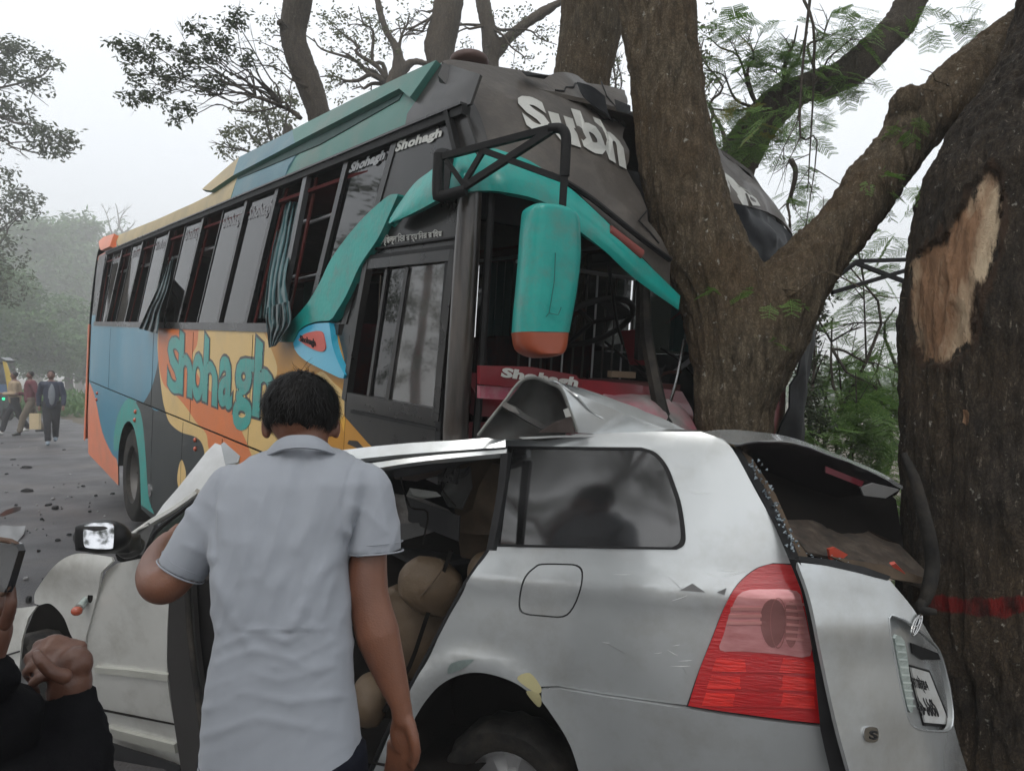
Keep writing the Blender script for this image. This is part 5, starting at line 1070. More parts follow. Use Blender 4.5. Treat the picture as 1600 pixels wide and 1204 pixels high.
folds = [([(548, 790), (525, 850), (480, 930), (440, 1010)], 13, .011), ([(505, 760), (475, 830), (430, 920), (420, 980)], 12, .007), ([(398, 770), (382, 850), (380, 960)], 12, .007), ([(455, 730), (445, 800), (410, 900)], 12, .005), ([(540, 830), (520, 900), (500, 960)], 9, .007), ([(340, 895), (360, 960), (395, 1015)], 11, .009),
         ([(345, 1010), (400, 985), (450, 1000), (490, 975)], 7, .007), ([(340, 1035), (400, 1015), (460, 1030), (520, 1000)], 7, .007), ([(330, 1075), (390, 1050), (440, 1062), (520, 1040)], 7, .007), ([(325, 1105), (380, 1080), (450, 1095), (545, 1085)], 8, .007), ([(322, 1150), (400, 1120), (480, 1135), (555, 1150)], 8, .005),
         ([(330, 955), (350, 1000), (345, 1040)], 8, .006), ([(560, 900), (535, 960), (480, 1000)], 9, .005), ([(555, 1000), (500, 1040), (430, 1040)], 8, .005), ([(420, 740), (410, 800), (400, 900)], 8, .003), ([(295, 800), (325, 835), (333, 875)], 8, .008), ([(315, 780), (345, 800), (350, 840)], 8, .006), ([(560, 760), (565, 820), (560, 860)], 6, .004), ([(590, 760), (600, 810), (612, 850)], 7, .004),
         ([(550, 790), (575, 800), (600, 830)], 6, .004), ([(290, 850), (315, 862), (332, 868)], 6, .004)]
V2 = []
for v, n in zip(V, N_):
    px, py = proj(v); d = 0
    wst = sstep(py, 960, 1060)
    q = 1-abs(fbm((px*.010+3, py*.024+px*.010+.5*math.sin(px*.018+py*.004), v[1]*3), 2))*2.0; d += .0022*wst*max(-.5, q)
    q = 1-abs(fbm((px*.026+py*.009, py*.005, v[1]*3), 2))*2.2; d += .0026*(1-wst*.4)*max(-.5, q)
    d += .003*fbm((px*.012, py*.008, 2))
    for P_, w_, a_ in folds: 
        dd = seg_d(px, py, P_)
        if dd < w_*2.5: d += a_*math.exp(-(dd/w_)**2)*(.6+.6*fbm((px*.02, py*.02, a_*900)))
    for P_ in seams:
        dd = seg_d(px, py, P_)
        if dd < 8: d -= .0035*math.exp(-(dd/2.6)**2)
    V2.append(v+n*d*(.62 if py > 985 else 1.15))
def openings(V, F, ends):      # take the flat end caps off the sleeves
    K = []
    for f in F:
        c = V[list(f)].mean(0); n = np.cross(V[f[1]]-V[f[0]], V[f[2]]-V[f[0]]); n = n/max(1e-12, np.linalg.norm(n))
        if any(abs((c-e)@a) < .02 and n@a > .6 and np.linalg.norm(c-e) < r for e, a, r in ends): continue
        K.append(f)
    return K
eL, eR = at(282, 892, 1.80), at(586, 862, 1.825); aL, aR = nrm(eL-at(306, 852, 1.81)), nrm(eR-at(585, 835, 1.83))
V2 = np.array(V2); F = openings(V2, F, [(eL, aL, M(35, 1.8)), (eR, aR, M(40, 1.825))])
V3, F3, _ = solid(V2, F, .003); shirt = obj('shirt', V3, F3, shirtm, man, auto=0)
for e_, a_, r_ in ((eL, aL, M(38, 1.8)), (eR, aR, M(43, 1.825))):
    u_ = nrm(np.cross(a_, [0, 1, 0])); w_ = np.cross(a_, u_)
    for k_, off_ in ((.002, 0.0), (.0012, -.022)): tube('hem', [e_+a_*off_+(u_*math.cos(t)+w_*math.sin(t))*(r_*1.0+.0015) for t in np.linspace(0, 2*math.pi, 30)], k_, shirtm, shirt, n=6)
net('collar', [[(417, 704, 1.865), (430, 690, 1.835), (447, 681, 1.815), (470, 679, 1.805), (492, 681, 1.812), (512, 692, 1.84), (520, 702, 1.87)], [(410, 710, 1.85), (426, 700, 1.82), (445, 692, 1.80), (470, 690, 1.79), (494, 692, 1.797), (516, 700, 1.825), (527, 708, 1.86)], [(405, 715, 1.855), (424, 708, 1.815), (444, 701, 1.79), (470, 699, 1.782), (496, 701, 1.788), (518, 707, 1.82), (533, 713, 1.865)]], shirtm, man, sub=6, thick=.006)
# hair: a cap of short strands
hc = at(471, 637, 1.94); hr = np.array([.093, .112, .090]); Rh = np.array([[1, 0, 0], [0, .94, -.34], [0, .34, .94]])
hm = MB().ell(hc, hr*.985, Rh, 28, 18).ell(at(474, 668, 1.925), (.062, .06, .032)); V, N_, F = remesh(hm, .008, 3)
V = V+N_*np.array([[.004*fbm(v*45)+.003*fbm(v*np.array([90, 90, 15]))] for v in V]); hair = obj('hair', V, F, hairm, man, auto=0)
V, F = [], []
crown = hc+Rh.T@np.array([.01, -.03, .09])
def scalp(p):
    q = Rh@(p-hc); return hc+Rh.T@(q/np.linalg.norm(q/hr))
for i in range(9000):
    d = RNG.normal(size=3); d /= np.linalg.norm(d)
    p = hc+Rh.T@(d*hr); px, py = proj(p)
    if d[2] < -.55 or (d[1] > .5 and d[2] < .1): continue
    if py > 683: continue
    o_ = p-crown; n = nrm(Rh.T@(d/hr)); t = o_-n*(o_@n); t = nrm(nrm(t)+RNG.normal(size=3)*.35+np.array([0, 0, -.3])); L = RNG.uniform(.018, .038); s_ = nrm(np.cross(t, n))*.0009
    b_ = len(V); lift = RNG.uniform(.0, .003); m_ = p+t*L*.5+n*(lift+.001); e_ = p+t*L+n*(lift*RNG.uniform(-.5, 1.2))-n*L*L*4
    V += [p-s_, p+s_, m_+s_, m_-s_, e_]; F += [(b_, b_+1, b_+2, b_+3), (b_+3, b_+2, b_+4)]
for i in range(7):
    p = scalp(crown+RNG.normal(size=3)*.012); b_ = len(V); s_ = np.array([.0006, 0, 0]); g = np.array([RNG.uniform(-.02, .02), 0, RNG.uniform(.01, .03)])
    V += [p-s_, p+s_, p+g+s_, p+g-s_, p+g*1.5+np.array([RNG.uniform(-.01, .01), 0, -.002])]; F += [(b_, b_+1, b_+2, b_+3), (b_+3, b_+2, b_+4)]
obj('hair_strands', V, F, hairm, hair, kind='stuff', auto=0)
# --- onlooker at the lower left
on = thing('person', 'onlooker in a black jacket at the lower left edge, holding up a phone', 'person', (-.85, .95, gz(-.85, .95)))
ob = MB()
limb(ob, [(108, 1130, 1.12, 30), (108, 1085, 1.12, 32), (110, 1064, 1.12, 32)])
ob.ell(at(118, 1036, 1.12), (M(27, 1.12), .022, M(27, 1.12)))
for (kx, ky), (mx_, my), (tx, ty), dd in (((126, 1010), (86, 998), (58, 1008), .02), ((118, 1022), (70, 1014), (44, 1028), .008), ((108, 1038), (60, 1034), (42, 1050), -.004), ((102, 1054), (64, 1056), (50, 1070), -.014)):
    limb(ob, [(kx, ky, 1.12+dd, 10.5), ((kx+mx_)/2, (ky+my)/2-1, 1.115+dd, 8.4), (mx_, my, 1.11+dd, 9.2), ((mx_+tx)/2, (my+ty)/2, 1.105+dd, 7.6), (tx, ty, 1.11+dd, 8.0), (tx+7, ty+12, 1.12+dd, 6.8)], 12)
limb(ob, [(100, 1056, 1.08, 13), (82, 1050, 1.07, 11.5), (66, 1034, 1.07, 10.5), (58, 1022, 1.08, 9)], 12)
# phone hand
limb(ob, [(-40, 1080, .98, 26), (-18, 1020, .98, 25), (-6, 985, .98, 24)]); ob.ell(at(-4, 955, .98), (M(22, .98), .02, M(34, .98)))
for k in range(4): limb(ob, [(-14, 935-10*k+18, 1.0, 8), (2, 928-12*k+18, 1.01, 8), (14, 930-12*k+16, .99, 7.5), (18, 932-12*k+16, .97, 7)], 10)
limb(ob, [(8, 975, .955, 11), (17, 945, .945, 10), (16, 918, .95, 9)], 10)
# trunk and head out of frame, so that the figure is whole
tc_ = np.array([-1.02, .95, 0]); zo = gz(-1., .95)
ob.cap([tc_+[0, 0, zo+.95], tc_+[0, 0, zo+1.15], tc_+[0, 0, zo+1.33]], [.13, .14, .12]); ob.cap([tc_+[0, 0, zo+1.35], tc_+[0, 0, zo+1.48]], [.05, .05]); ob.ell(tc_+[0, .01, zo+1.58], (.075, .095, .115)); ob.ell(tc_+[0, .1, zo+1.56], (.012, .02, .02))
for s in (-1, 1): ob.ell(tc_+[s*.076, 0, zo+1.57], (.01, .02, .03))
ob.cap([tc_+[.15, 0, zo+1.32], at(60, 1300, .98), at(108, 1200, 1.08), at(108, 1130, 1.12)], [.045, .035, .035, .03]); ob.cap([tc_+[-.15, 0, zo+1.32], tc_+[-.05, .05, zo+1.1], at(-40, 1080, .98)], [.045, .035, .03])
for s in (-1, 1): ob.cap([tc_+[s*.09, 0, zo+.92], tc_+[s*.1, .02, zo+.5], tc_+[s*.1, 0, zo+.08]], [.08, .055, .04]); ob.cap([tc_+[s*.1, 0, zo+.05], tc_+[s*.1, .15, zo+.035]], [.035, .03])
V, N_, F = remesh(ob, .0045, 3); obj('body', V, F, skin2, on, auto=0)
jk = MB(); jm = mat('jacket_black', (.004, .004, .005), .9, spec=.08, col2=(.007, .007, .008), nscale=8, bump=.15, bscale=250)
limb(jk, [(122, 1250, 1.05, 60), (118, 1180, 1.09, 54), (112, 1120, 1.11, 46), (108, 1082, 1.12, 38)], 18, False)
limb(jk, [(60, 1300, .98, 60), (122, 1250, 1.05, 60)], 18)
jk.cap([tc_+[0, 0, zo+.85], tc_+[0, 0, zo+1.15], tc_+[0, 0, zo+1.34]], [.16, .17, .14]); jk.cap([tc_+[.15, 0, zo+1.33], at(60, 1300, .98)], [.07, .06]); jk.cap([tc_+[-.15, 0, zo+1.33], tc_+[-.05, .05, zo+1.1], at(-25, 1060, .98)], [.07, .06, .04])
limb(jk, [(-60, 1180, 1.02, 75), (-10, 1120, 1.02, 72), (-5, 1130, 1.02, 64)], 16); limb(jk, [(0, 1180, 1.05, 75), (30, 1240, 1.05, 95)], 16)
V, N_, F = remesh(jk, .009, 4); V = V+N_*np.array([[.006*fbm(v*np.array([14, 14, 30]))+.003*fbm(v*50)] for v in V]); obj('jacket', V, F, jm, on, auto=0)
tr = MB()
for s in (-1, 1): tr.tube([tc_+[s*.08, 0, zo+.95], tc_+[s*.1, .02, zo+.5], tc_+[s*.1, 0, zo+.1]], [.11, .085, .075], 14)
V, N_, F = remesh(tr, .02, 3); obj('trousers', V, F, trou, on, auto=0)
V, N_, F = remesh(MB().ell(tc_+[0, -.01, zo+1.60], (.082, .098, .105)), .015, 2); obj('hair', V, F, hairm, on)
poly('phone', [(-30, 838, .96), (16, 846, .94), (25, 850, .94), (29, 860, .94), (12, 915, .93), (6, 925, .93), (-34, 918, .95)], mat('phone_dark', (.012, .012, .014), .15, coat=.8), None, step=20, thick=.010, cat='phone', label='dark phone held up at the left edge of the frame')
ph = bpy.data.objects.get('phone')
tube('phone_case', [at(*p) for p in [(-30, 838, .965), (16, 845, .945), (26, 850, .945), (30, 861, .945), (13, 917, .935), (5, 927, .935), (-34, 920, .955)]], .0035, mat('case_brown', (.10, .055, .035), .6), ph, n=8, k=1)
# --- people walking on the road
def ground_at(px, py):
    r = ray(px, py); t = 1.65/max(1e-4, -r[2]) if r[2] < 0 else 60
    for _ in range(12): p = EYE+r*t; t = (gz(p[0], p[1])+.015-EYE[2])/r[2]
    return EYE+r*t
def ped(px, py, h, label, face, jc, tc, hc_, stride, arm, shc=(.5, .5, .5), inner=None, vest=None):
    g = ground_at(px, py); o = thing('person', label, 'person', g, group='people walking on the road'); k = h/1.7
    ca, sa = math.cos(face), math.sin(face)
    T_ = lambda x, y, z: g+np.array([x*ca-y*sa, x*sa+y*ca, z])*k     # y forward, x to the figure's right
    b = MB(); j = MB(); t = MB(); s = stride
    b.ell(T_(0, .02, 1.585), (.072*k, .085*k, .105*k)); b.cap([T_(0, 0, 1.42), T_(0, .01, 1.52)], [.05*k, .045*k]); b.ell(T_(0, .11, 1.575), (.012, .018, .02)); b.cap([T_(0, 0, .95), T_(0, 0, 1.36)], [.12, .13])
    for q in (-1, 1): b.ell(T_(q*.075, .01, 1.58), (.012, .016, .028))
    for q in (-1, 1):
        hy = s*q; kn = T_(q*.08, hy*.25+.05, .50); an = T_(q*.07, hy*.5, .09 if hy > -.2 else .16)
        b.cap([T_(q*.09, 0, .92), kn, an], [.08, .055, .04]); t.tube([T_(q*.09, 0, 1.0), T_(q*.09, 0, .86), kn, an], [.11, .105, .08, .066], 12)
        V, N_, F = remesh(MB().ell(an+(T_(0, .06, 0)-g)-np.array([0, 0, .035]), (.05, .05, .045)).cap([an-np.array([0, 0, .05]), an+(T_(0, .15, 0)-g)-np.array([0, 0, .06])], [.042, .035]), .02, 2); obj('shoe', V, F, mat('shoe_'+'_'.join(str(int(c*100)) for c in shc), shc, .6), o)
        ay = -hy*.35 if arm[0 if q < 0 else 1] is None else 0
        el = T_(q*.25, ay*.5-.03, 1.12); hd = T_(q*.24, ay+.08, .88)
        m_ = arm[0 if q < 0 else 1]
        if m_ == 'bent': hd = T_(q*.10, .27, 1.10); el = T_(q*.24, -.02, 1.10)
        b.cap([T_(q*.19, 0, 1.38), el, hd], [.05, .04, .028]); b.ell(hd+(hd-el)*.18, (.035, .035, .045)); j.tube([T_(q*.18, 0, 1.38), el, hd], [.07, .06, .047], 12); j.ell(T_(q*.18, 0, 1.37), (.075, .075, .075)); j.ell(el, (.06, .06, .06))
        hu = nrm(hd-el)
        for f in range(4): bb = hd+hu*.05+(T_((f-1.5)*.016, 0, 0)-g); b.cap([bb, bb+hu*.035, bb+hu*.06+(T_(0, .015, 0)-g)], [.011, .010, .009], 6)
        bb = hd+hu*.02+(T_(-q*.02, .02, 0)-g); b.cap([bb, bb+hu*.04+(T_(-q*.01, .02, 0)-g)], [.012, .010], 6)
    j.cap([T_(0, 0, .95), T_(0, 0, 1.15), T_(0, 0, 1.33)], [.155, .16, .15]); j.cap([T_(-.12, 0, 1.36), T_(.12, 0, 1.36)], [.085, .085])
    for nm, mb, m, vx in (('body', b, skin2, .014), ('jacket', j, jc, .018), ('trousers', t, tc, .018)):
        V, N_, F = remesh(mb, vx, 3); V = V+N_*np.array([[.008*fbm(v*np.array([9, 9, 14]))] for v in V])*(nm != 'body'); obj(nm, V, F, m, o, auto=0)
    V, N_, F = remesh(MB().ell(T_(0, -.005, 1.62), (.082*k, .09*k, .085*k)), .02, 2); V = [v for v in V]; obj('hair', V, F, hc_, o)
    if inner: 
        V, N_, F = remesh(MB().ell(T_(0, .115, 1.14), (.09, .06, .27)), .02, 2); obj('shirt_front', V, F, inner, o)
    return o, T_
navy = mat('jacket_navy', (.012, .018, .04), .8, bump=.2, bscale=30); mar = mat('jumper_maroon', (.10, .02, .03), .9); bei = mat('jacket_beige', (.30, .23, .15), .9, col2=(.22, .17, .11)); drk = mat('trousers_dark', (.012, .013, .017), .9); khk = mat('trousers_khaki', (.11, .09, .065), .9)
toward = math.pi  # y forward turned to the camera
ped(81, 694, 1.66, 'man in a navy jacket over a grey shirt walking nearest on the road', math.pi+.5, navy, drk, hairm, .25, (None, None), (.16, .2, .24), inner=mat('shirt_grey', (.16, .18, .2), .9))
P2, T2 = ped(49, 679, 1.64, 'man in a maroon jumper and khaki trousers carrying a paper bag', math.pi-.9, mar, khk, hairm, -.55, (None, 'bent'), (.02, .02, .02))
ped(24, 678, 1.63, 'man in a beige jacket and dark trousers walking leftmost of three', math.pi-1.0, bei, drk, hairm, .6, ('bent', 'bent'), (.5, .5, .48))
gb = ground_at(55, 679); D = gb[1]-.35; bc = at(55, 658, D)
bag = MB().box(bc, (.24, .10, .40)); bo = obj('paper_bag', bag.V, bag.F, mat('bag_cream', (.45, .36, .22), .8), None, label='cream paper bag carried by the man in maroon', cat='bag', smooth=False)
for s in (-1, 1): tube('bag_handle', [bc+np.array([s*.05, 0, .2]), bc+np.array([s*.03, 0, .28]), bc+np.array([0, 0, .31])], .006, rub, bo, n=6)
# --- three-wheeled taxi at the left edge
g = ground_at(8, 657); tx = thing('three_wheeled_taxi', 'yellow and dark three-wheeled taxi with a green lamp at the left edge', 'taxi', g)
D = g[1]; X = lambda px, py, dd=0: at(px, py, D+dd)
ty = mat('taxi_yellow', (.45, .31, .03), .4, coat=.3); td = mat('taxi_dark', (.02, .03, .03), .4, coat=.3); tb = mat('taxi_blue', (.06, .11, .2), .4)
for q, m, nm in (([(-84, 562), (-14, 562), (-6, 566), (0, 585), (3, 600), (4, 640), (2, 650), (-84, 650)], td, 'body'), ):
    poly(nm, [(x, y, D) for x, y in q], m, tx, step=20, thick=.5)
poly('roof', [(-72, 557, D-.05), (0, 558, D-.05), (9, 563, D-.05), (6, 566, D-.05), (-72, 565, D-.05)], td, tx, thick=.5)
poly('door_post', [(4, 564, D-.06), (9, 566, D-.06), (15, 584, D-.06), (18, 602, D-.06), (18, 612, D-.06), (12, 612, D-.06), (9, 590, D-.06)], ty, tx, thick=.06)
poly('side_window', [(-60, 570, D-.04), (3, 570, D-.04), (9, 598, D-.04), (-60, 598, D-.04)], mat('taxi_glass', (.02, .025, .03), .1, coat=.6), tx, thick=.01)
poly('side_panel', [(-60, 601, D-.04), (10, 600, D-.04), (12, 618, D-.04), (-60, 618, D-.04)], tb, tx, thick=.03)
V, N_, F = remesh(MB().ell(X(5.5, 623, -.1), (.055, .04, .055)), .02, 1); obj('green_lamp', V, F, mat('lamp_green', (.02, .7, .3), .3, emit=1.2), tx)
wheel(tx, X(10, 648, .1), np.array([.3, -1, 0.]), .22, .12, .12); wheel(tx, X(-45, 648, .1), np.array([.3, -1, 0.]), .22, .12, .12)
# ================================================================ TREES
def barkmat(name, c1, c2, c3, lich=.3, sc=6, masks=False):
    m = bpy.data.materials.new(name); m.use_nodes = True; t = m.node_tree; b = t.nodes['Principled BSDF']; b.inputs['Roughness'].default_value = .9; b.inputs['Specular IOR Level'].default_value = .2
    L = t.links.new; tc = t.nodes.new('ShaderNodeTexCoord'); mp = t.nodes.new('ShaderNodeMapping'); mp.inputs['Scale'].default_value = (1, 1, .26); L(tc.outputs['Object'], mp.inputs[0])
    def nz(s, d=8, r=.65, src=None): n = t.nodes.new('ShaderNodeTexNoise'); n.inputs['Scale'].default_value = s; n.inputs['Detail'].default_value = d; n.inputs['Roughness'].default_value = r; L((src or mp).outputs[0] if src is None else src, n.inputs[0]); return n
    def rng(s, a, b_, lo=0, hi=1): n = t.nodes.new('ShaderNodeMapRange'); n.inputs[1].default_value = a; n.inputs[2].default_value = b_; n.inputs[3].default_value = lo; n.inputs[4].default_value = hi; L(s.outputs[0], n.inputs[0]); return n
    def mix(f, a, b_): n = t.nodes.new('ShaderNodeMix'); n.data_type = 'RGBA'; L(f.outputs[0], n.inputs[0]); L(a, n.inputs[6]) if not isinstance(a, tuple) else setattr(n.inputs[6], 'default_value', a+(1,)); L(b_, n.inputs[7]) if not isinstance(b_, tuple) else setattr(n.inputs[7], 'default_value', b_+(1,)); return n.outputs[2]
    n1 = nz(sc*5); n2 = nz(sc*.35, 5, .6, tc.outputs['Object']); n3 = nz(sc*9, 6, .7); n4 = nz(sc*4.5, 3, .6, tc.outputs['Object'])
    c = mix(rng(n1, .35, .65), c1, c2); c = mix(rng(n2, .42, .66, 0, .8), c, c3); c = mix(rng(n3, .60, .72, 0, lich), c, (.34, .29, .23)); c = mix(rng(n4, .66, .72, 0, lich*.8), c, (.42, .41, .36))
    vd = t.nodes.new('ShaderNodeVectorMath'); vd.operation = 'MULTIPLY_ADD'; nv = nz(6, 4, .6, tc.outputs['Object']); L(nv.outputs['Color'], vd.inputs[0]); vd.inputs[1].default_value = (.22, .22, .30); L(mp.outputs[0], vd.inputs[2])
    vo = t.nodes.new('ShaderNodeTexVoronoi'); vo.feature = 'DISTANCE_TO_EDGE'; vo.inputs['Scale'].default_value = sc*9; L(vd.outputs[0], vo.inputs['Vector']); crk = rng(vo, .0, .22, .55, 0.); c = mix(crk, c, tuple(x*.35 for x in c2))
    if masks:
        def mask(attr, amt, soft):
            at_ = t.nodes.new('ShaderNodeAttribute'); at_.attribute_name = attr; ns = nz(9, 8, .7); ma = t.nodes.new('ShaderNodeMath'); ma.operation = 'MULTIPLY_ADD'; L(ns.outputs[0], ma.inputs[0]); ma.inputs[1].default_value = amt; L(at_.outputs['Fac'], ma.inputs[2])
            class O: outputs = ma.outputs
            return rng(O, amt*.5-soft, amt*.5+soft)
        wd = mix(rng(nz(3, 6, .65), .42, .58), (.62, .50, .35), (.27, .155, .09)); wd = mix(rng(nz(8, 8, .8), .56, .68, 0, .9), wd, (.07, .04, .022))
        c = mix(mask('torn', 10.0, .25), c, wd); c = mix(mask('rim', 7.0, .4), c, (.045, .028, .018)); rd_ = mix(rng(nz(14, 8, .7), .42, .6, 0, .85), (.17, .012, .010), (.025, .013, .010)); c = mix(mask('band', 3.0, .2), c, rd_)
    L(c, b.inputs['Base Color'])
    bp = t.nodes.new('ShaderNodeBump'); bp.inputs['Strength'].default_value = .9; bp.inputs['Distance'].default_value = .03; L(n1.outputs[0], bp.inputs['Height'])
    b3 = t.nodes.new('ShaderNodeBump'); b3.invert = True; b3.inputs['Strength'].default_value = .35; b3.inputs['Distance'].default_value = .012; L(crk.outputs[0], b3.inputs['Height']); L(bp.outputs[0], b3.inputs['Normal']); bp = b3
    b2 = t.nodes.new('ShaderNodeBump'); b2.inputs['Strength'].default_value = .5; b2.inputs['Distance'].default_value = .01; L(n3.outputs[0], b2.inputs['Height']); L(bp.outputs[0], b2.inputs['Normal']); L(b2.outputs[0], b.inputs['Normal'])
    MATS[name] = m; return m
bark1 = barkmat('bark_olive', (.175, .14, .095), (.060, .047, .032), (.115, .078, .045), 1.)
bark2 = barkmat('bark_dark', (.065, .052, .040), (.018, .015, .012), (.075, .053, .032), .8, masks=True)
bark3 = barkmat('bark_far', (.12, .10, .08), (.07, .06, .05), (.10, .08, .06), .3)
def trunkobj(name, paths, m, parent, vox=.014, amp=.012, seed=0, disp=None):
    mb = MB()
    for P in paths:
        C_ = [at(p[0], p[1], p[2]) for p in P]; R = [M(p[3], p[2]) for p in P]; k = 6
        R2 = [float(x) for x in np.interp(np.linspace(0, len(R)-1, (len(P)-1)*k+1), range(len(R)), R)]; C2 = cr(C_, k)
        mb.tube(C2, R2, 18); mb.ell(C2[-1], (R2[-1],)*3); mb.ell(C2[0], (R2[0],)*3)
    V, N_, F = remesh(mb, vox, 6)
    o_ = []
    for v, n in zip(V, N_):
        d = amp*2.2*fbm((v[0]*2.2, v[1]*2.2, v[2]*1.1+seed))+amp*(1-2.4*abs(fbm((v[0]*15, v[1]*15, v[2]*2.6+seed))))*.9+amp*.5*fbm((v[0]*36, v[1]*36, v[2]*12))
        if disp: d += disp(v)
        o_.append(v+n*d)
    return obj(name, np.array(o_), F, m, parent, auto=0)
def leafmesh(C_, A_, N0, L, Wd):
    """diamond leaves: centres, long axes, normals"""
    C_ = np.asarray(C_); n = len(C_); A_ = A_/np.linalg.norm(A_, axis=1, keepdims=True); S_ = np.cross(N0, A_); S_ /= np.maximum(np.linalg.norm(S_, axis=1, keepdims=True), 1e-9)
    L = np.broadcast_to(L, n)[:, None]; Wd = np.broadcast_to(Wd, n)[:, None]
    V = np.empty((n, 4, 3)); V[:, 0] = C_; V[:, 1] = C_+A_*L*.5+S_*Wd*.5; V[:, 2] = C_+A_*L; V[:, 3] = C_+A_*L*.5-S_*Wd*.5
    return V.reshape(-1, 3), np.arange(n*4).reshape(-1, 4)
def fastobj(name, V, F, m, parent, kind='stuff', label=None):
    c = np.array(worldloc(parent)); me = bpy.data.meshes.new(name); me.vertices.add(len(V)); me.vertices.foreach_set('co', (V-c).astype(np.float32).ravel())
    me.loops.add(F.size); me.loops.foreach_set('vertex_index', F.astype(np.int32).ravel()); me.polygons.add(len(F)); me.polygons.foreach_set('loop_start', (np.arange(len(F))*F.shape[1]).astype(np.int32)); me.polygons.foreach_set('loop_total', np.full(len(F), F.shape[1], np.int32)); me.update(calc_edges=True)
    me.materials.append(m); o = bpy.data.objects.new(name, me); COL.objects.link(o); o.parent = parent
    if kind: o['kind'] = kind
    if label: o['label'] = label
    return o
def unit(n): v = RNG.normal(size=(n, 3)); return v/np.linalg.norm(v, axis=1, keepdims=True)
def leaf_clumps(name, clumps, m, parent, leaf=.07, per=9, asp=.45, droop=.5):
    """clumps: (px,py,D,rx,ry,count): whorls of small leaves scattered unevenly in ellipsoids"""
    C_, A_ = [], []
    for px, py, D, rx, ry, cnt in clumps:
        c = at(px, py, D); R = np.array([M(rx, D), M((rx+ry)/2, D), M(ry, D)])
        cen = c+unit(cnt)*(RNG.random((cnt, 1))**.45)*R
        for q in cen:
            k = RNG.integers(per-3, per+3); a = unit(k); a[:, 2] = a[:, 2]*.5-droop*RNG.random(k); C_.append(np.repeat(q[None], k, 0)+RNG.normal(size=(k, 3))*leaf*.5); A_.append(a)
    C_ = np.vstack(C_); A_ = np.vstack(A_); N0 = unit(len(C_)); N0[:, 2] += 1.0
    V, F = leafmesh(C_, A_, N0, leaf*RNG.uniform(.6, 1.25, len(C_)), leaf*asp*RNG.uniform(.7, 1.2, len(C_))); return fastobj(name, V, F, m, parent)
def branches(name, P0s, m, parent, r0=.03, sub=3, spread=.35, seed=1):
    """thin branches from root points to targets: list of (root(px,py,D), [targets...])"""
    rs = random.Random(seed); mb = MB()
    for root, tg, r in P0s:
        A = at(*root)
        for t in tg:
            B = at(*t); L = np.linalg.norm(B-A); pts = [A]
            for k in (1, 2, 3, 4): f = k/5; pts.append(A+(B-A)*f+np.array([rs.gauss(0, 1), rs.gauss(0, 1), rs.gauss(0, 1)+.6])*L*.05)
            pts.append(B); pts = cr(pts, 3); n = len(pts); mb.tube(pts, [r*(1-.8*i/(n-1)) for i in range(n)], 5)
            for j in range(sub):
                i = rs.randrange(n//3, n-1); d = nrm(nrm(B-A)+np.array([rs.gauss(0, .6), rs.gauss(0, .6), rs.gauss(0, .5)])); l = L*rs.uniform(.12, .32); q = pts[i]; e_ = q+d*l; md = q+d*l*.5+np.array([0, 0, l*.06])
                mb.tube([q, md, e_], [r*.28, r*.2, r*.08], 4)
                for jj in range(2): d2 = nrm(d+np.array([rs.gauss(0, .6), rs.gauss(0, .6), rs.gauss(0, .5)])); mb.tube([md, md+d2*l*.5], [r*.15, r*.06], 4)
    return mb.obj(name, m, parent, kind='stuff', auto=0)
def fronds(name, items, m, parent, m2=None, lod=1):
    """feathery bipinnate leaves: (px,py,D,spread_px_x,spread_px_y,count,length)"""
    C_, A_, N_, Ls, Ws = [], [], [], [], []; st_ = MB()
    for px, py, D, rx, ry, cnt, LL in items:
        c = at(px, py, D); R = np.array([M(rx, D), M((rx+ry)/2, D), M(ry, D)])
        for _ in range(int(cnt*1.15)):
            o = c+unit(1)[0]*(RNG.random()**.5)*R; d = unit(1)[0]; d[2] = d[2]*.4-.15; d = nrm(d); L = LL*RNG.uniform(.6, 1.2)
            s = nrm(np.cross(d, [0, 0, 1.])); up_ = nrm(np.cross(s, d)+RNG.normal(size=3)*.3); s = nrm(np.cross(d, up_))
            K = 6; ax_ = [o+d*L*t+np.array([0, 0, -.35*L*t*t]) for t in np.linspace(0, 1, 5)]; st_.tube(ax_, [.0016]*5, 3)
            for i in range(K):
                t = .22+.78*(i+.5)/K; q = o+d*L*t+np.array([0, 0, -.35*L*t*t]); pl = L*.42*(1-.35*abs(t-.5)*2)
                for sg in (-1, 1):
                    pd = nrm(s*sg+d*.45+np.array([0, 0, -.25+RNG.normal()*.12])); nl = 8 if lod else 4
                    for j in range(nl):
                        tt = (j+.7)/nl; b_ = q+pd*pl*tt; side = nrm(np.cross(pd, up_))
                        for s2 in (-1, 1): C_.append(b_); A_.append(side*s2+pd*.5); N_.append(up_); Ls.append(pl*.20*(1.15-tt*.4)); Ws.append(pl*.12*(1.6 if not lod else 1))
    V, F = leafmesh(np.array(C_), np.array(A_), np.array(N_)+RNG.normal(size=(len(N_), 3))*.15, np.array(Ls), np.array(Ws)); o = fastobj(name, V, F, m, parent); st_.obj(name+'_stalk' if False else 'leaf_stalks', m, parent, kind='stuff', auto=0); return o
lf_d = leafmat('leaf_dark', (.035, .055, .025), (.075, .095, .042)); lf_m = leafmat('leaf_mid', (.085, .19, .035), (.19, .31, .075)); lf_y = leafmat('leaf_yellow', (.14, .17, .03), (.30, .26, .05)); lf_h = leafmat('leaf_far', (.035, .10, .018), (.075, .16, .035)); lf_o = leafmat('leaf_olive', (.06, .075, .035), (.12, .135, .06))
def tree(name, label, base, group=None): return thing(name, label, 'tree', at(*base) if len(base) == 3 and base[1] > 3 else base, group=group)
def gpt(px, D): p = at(px, 600, D); return np.array([p[0], p[1], gz(p[0], p[1])])
def root(px, D):  # pixel height of the ground at that distance
    p = gpt(px, D); return proj(p)[1]
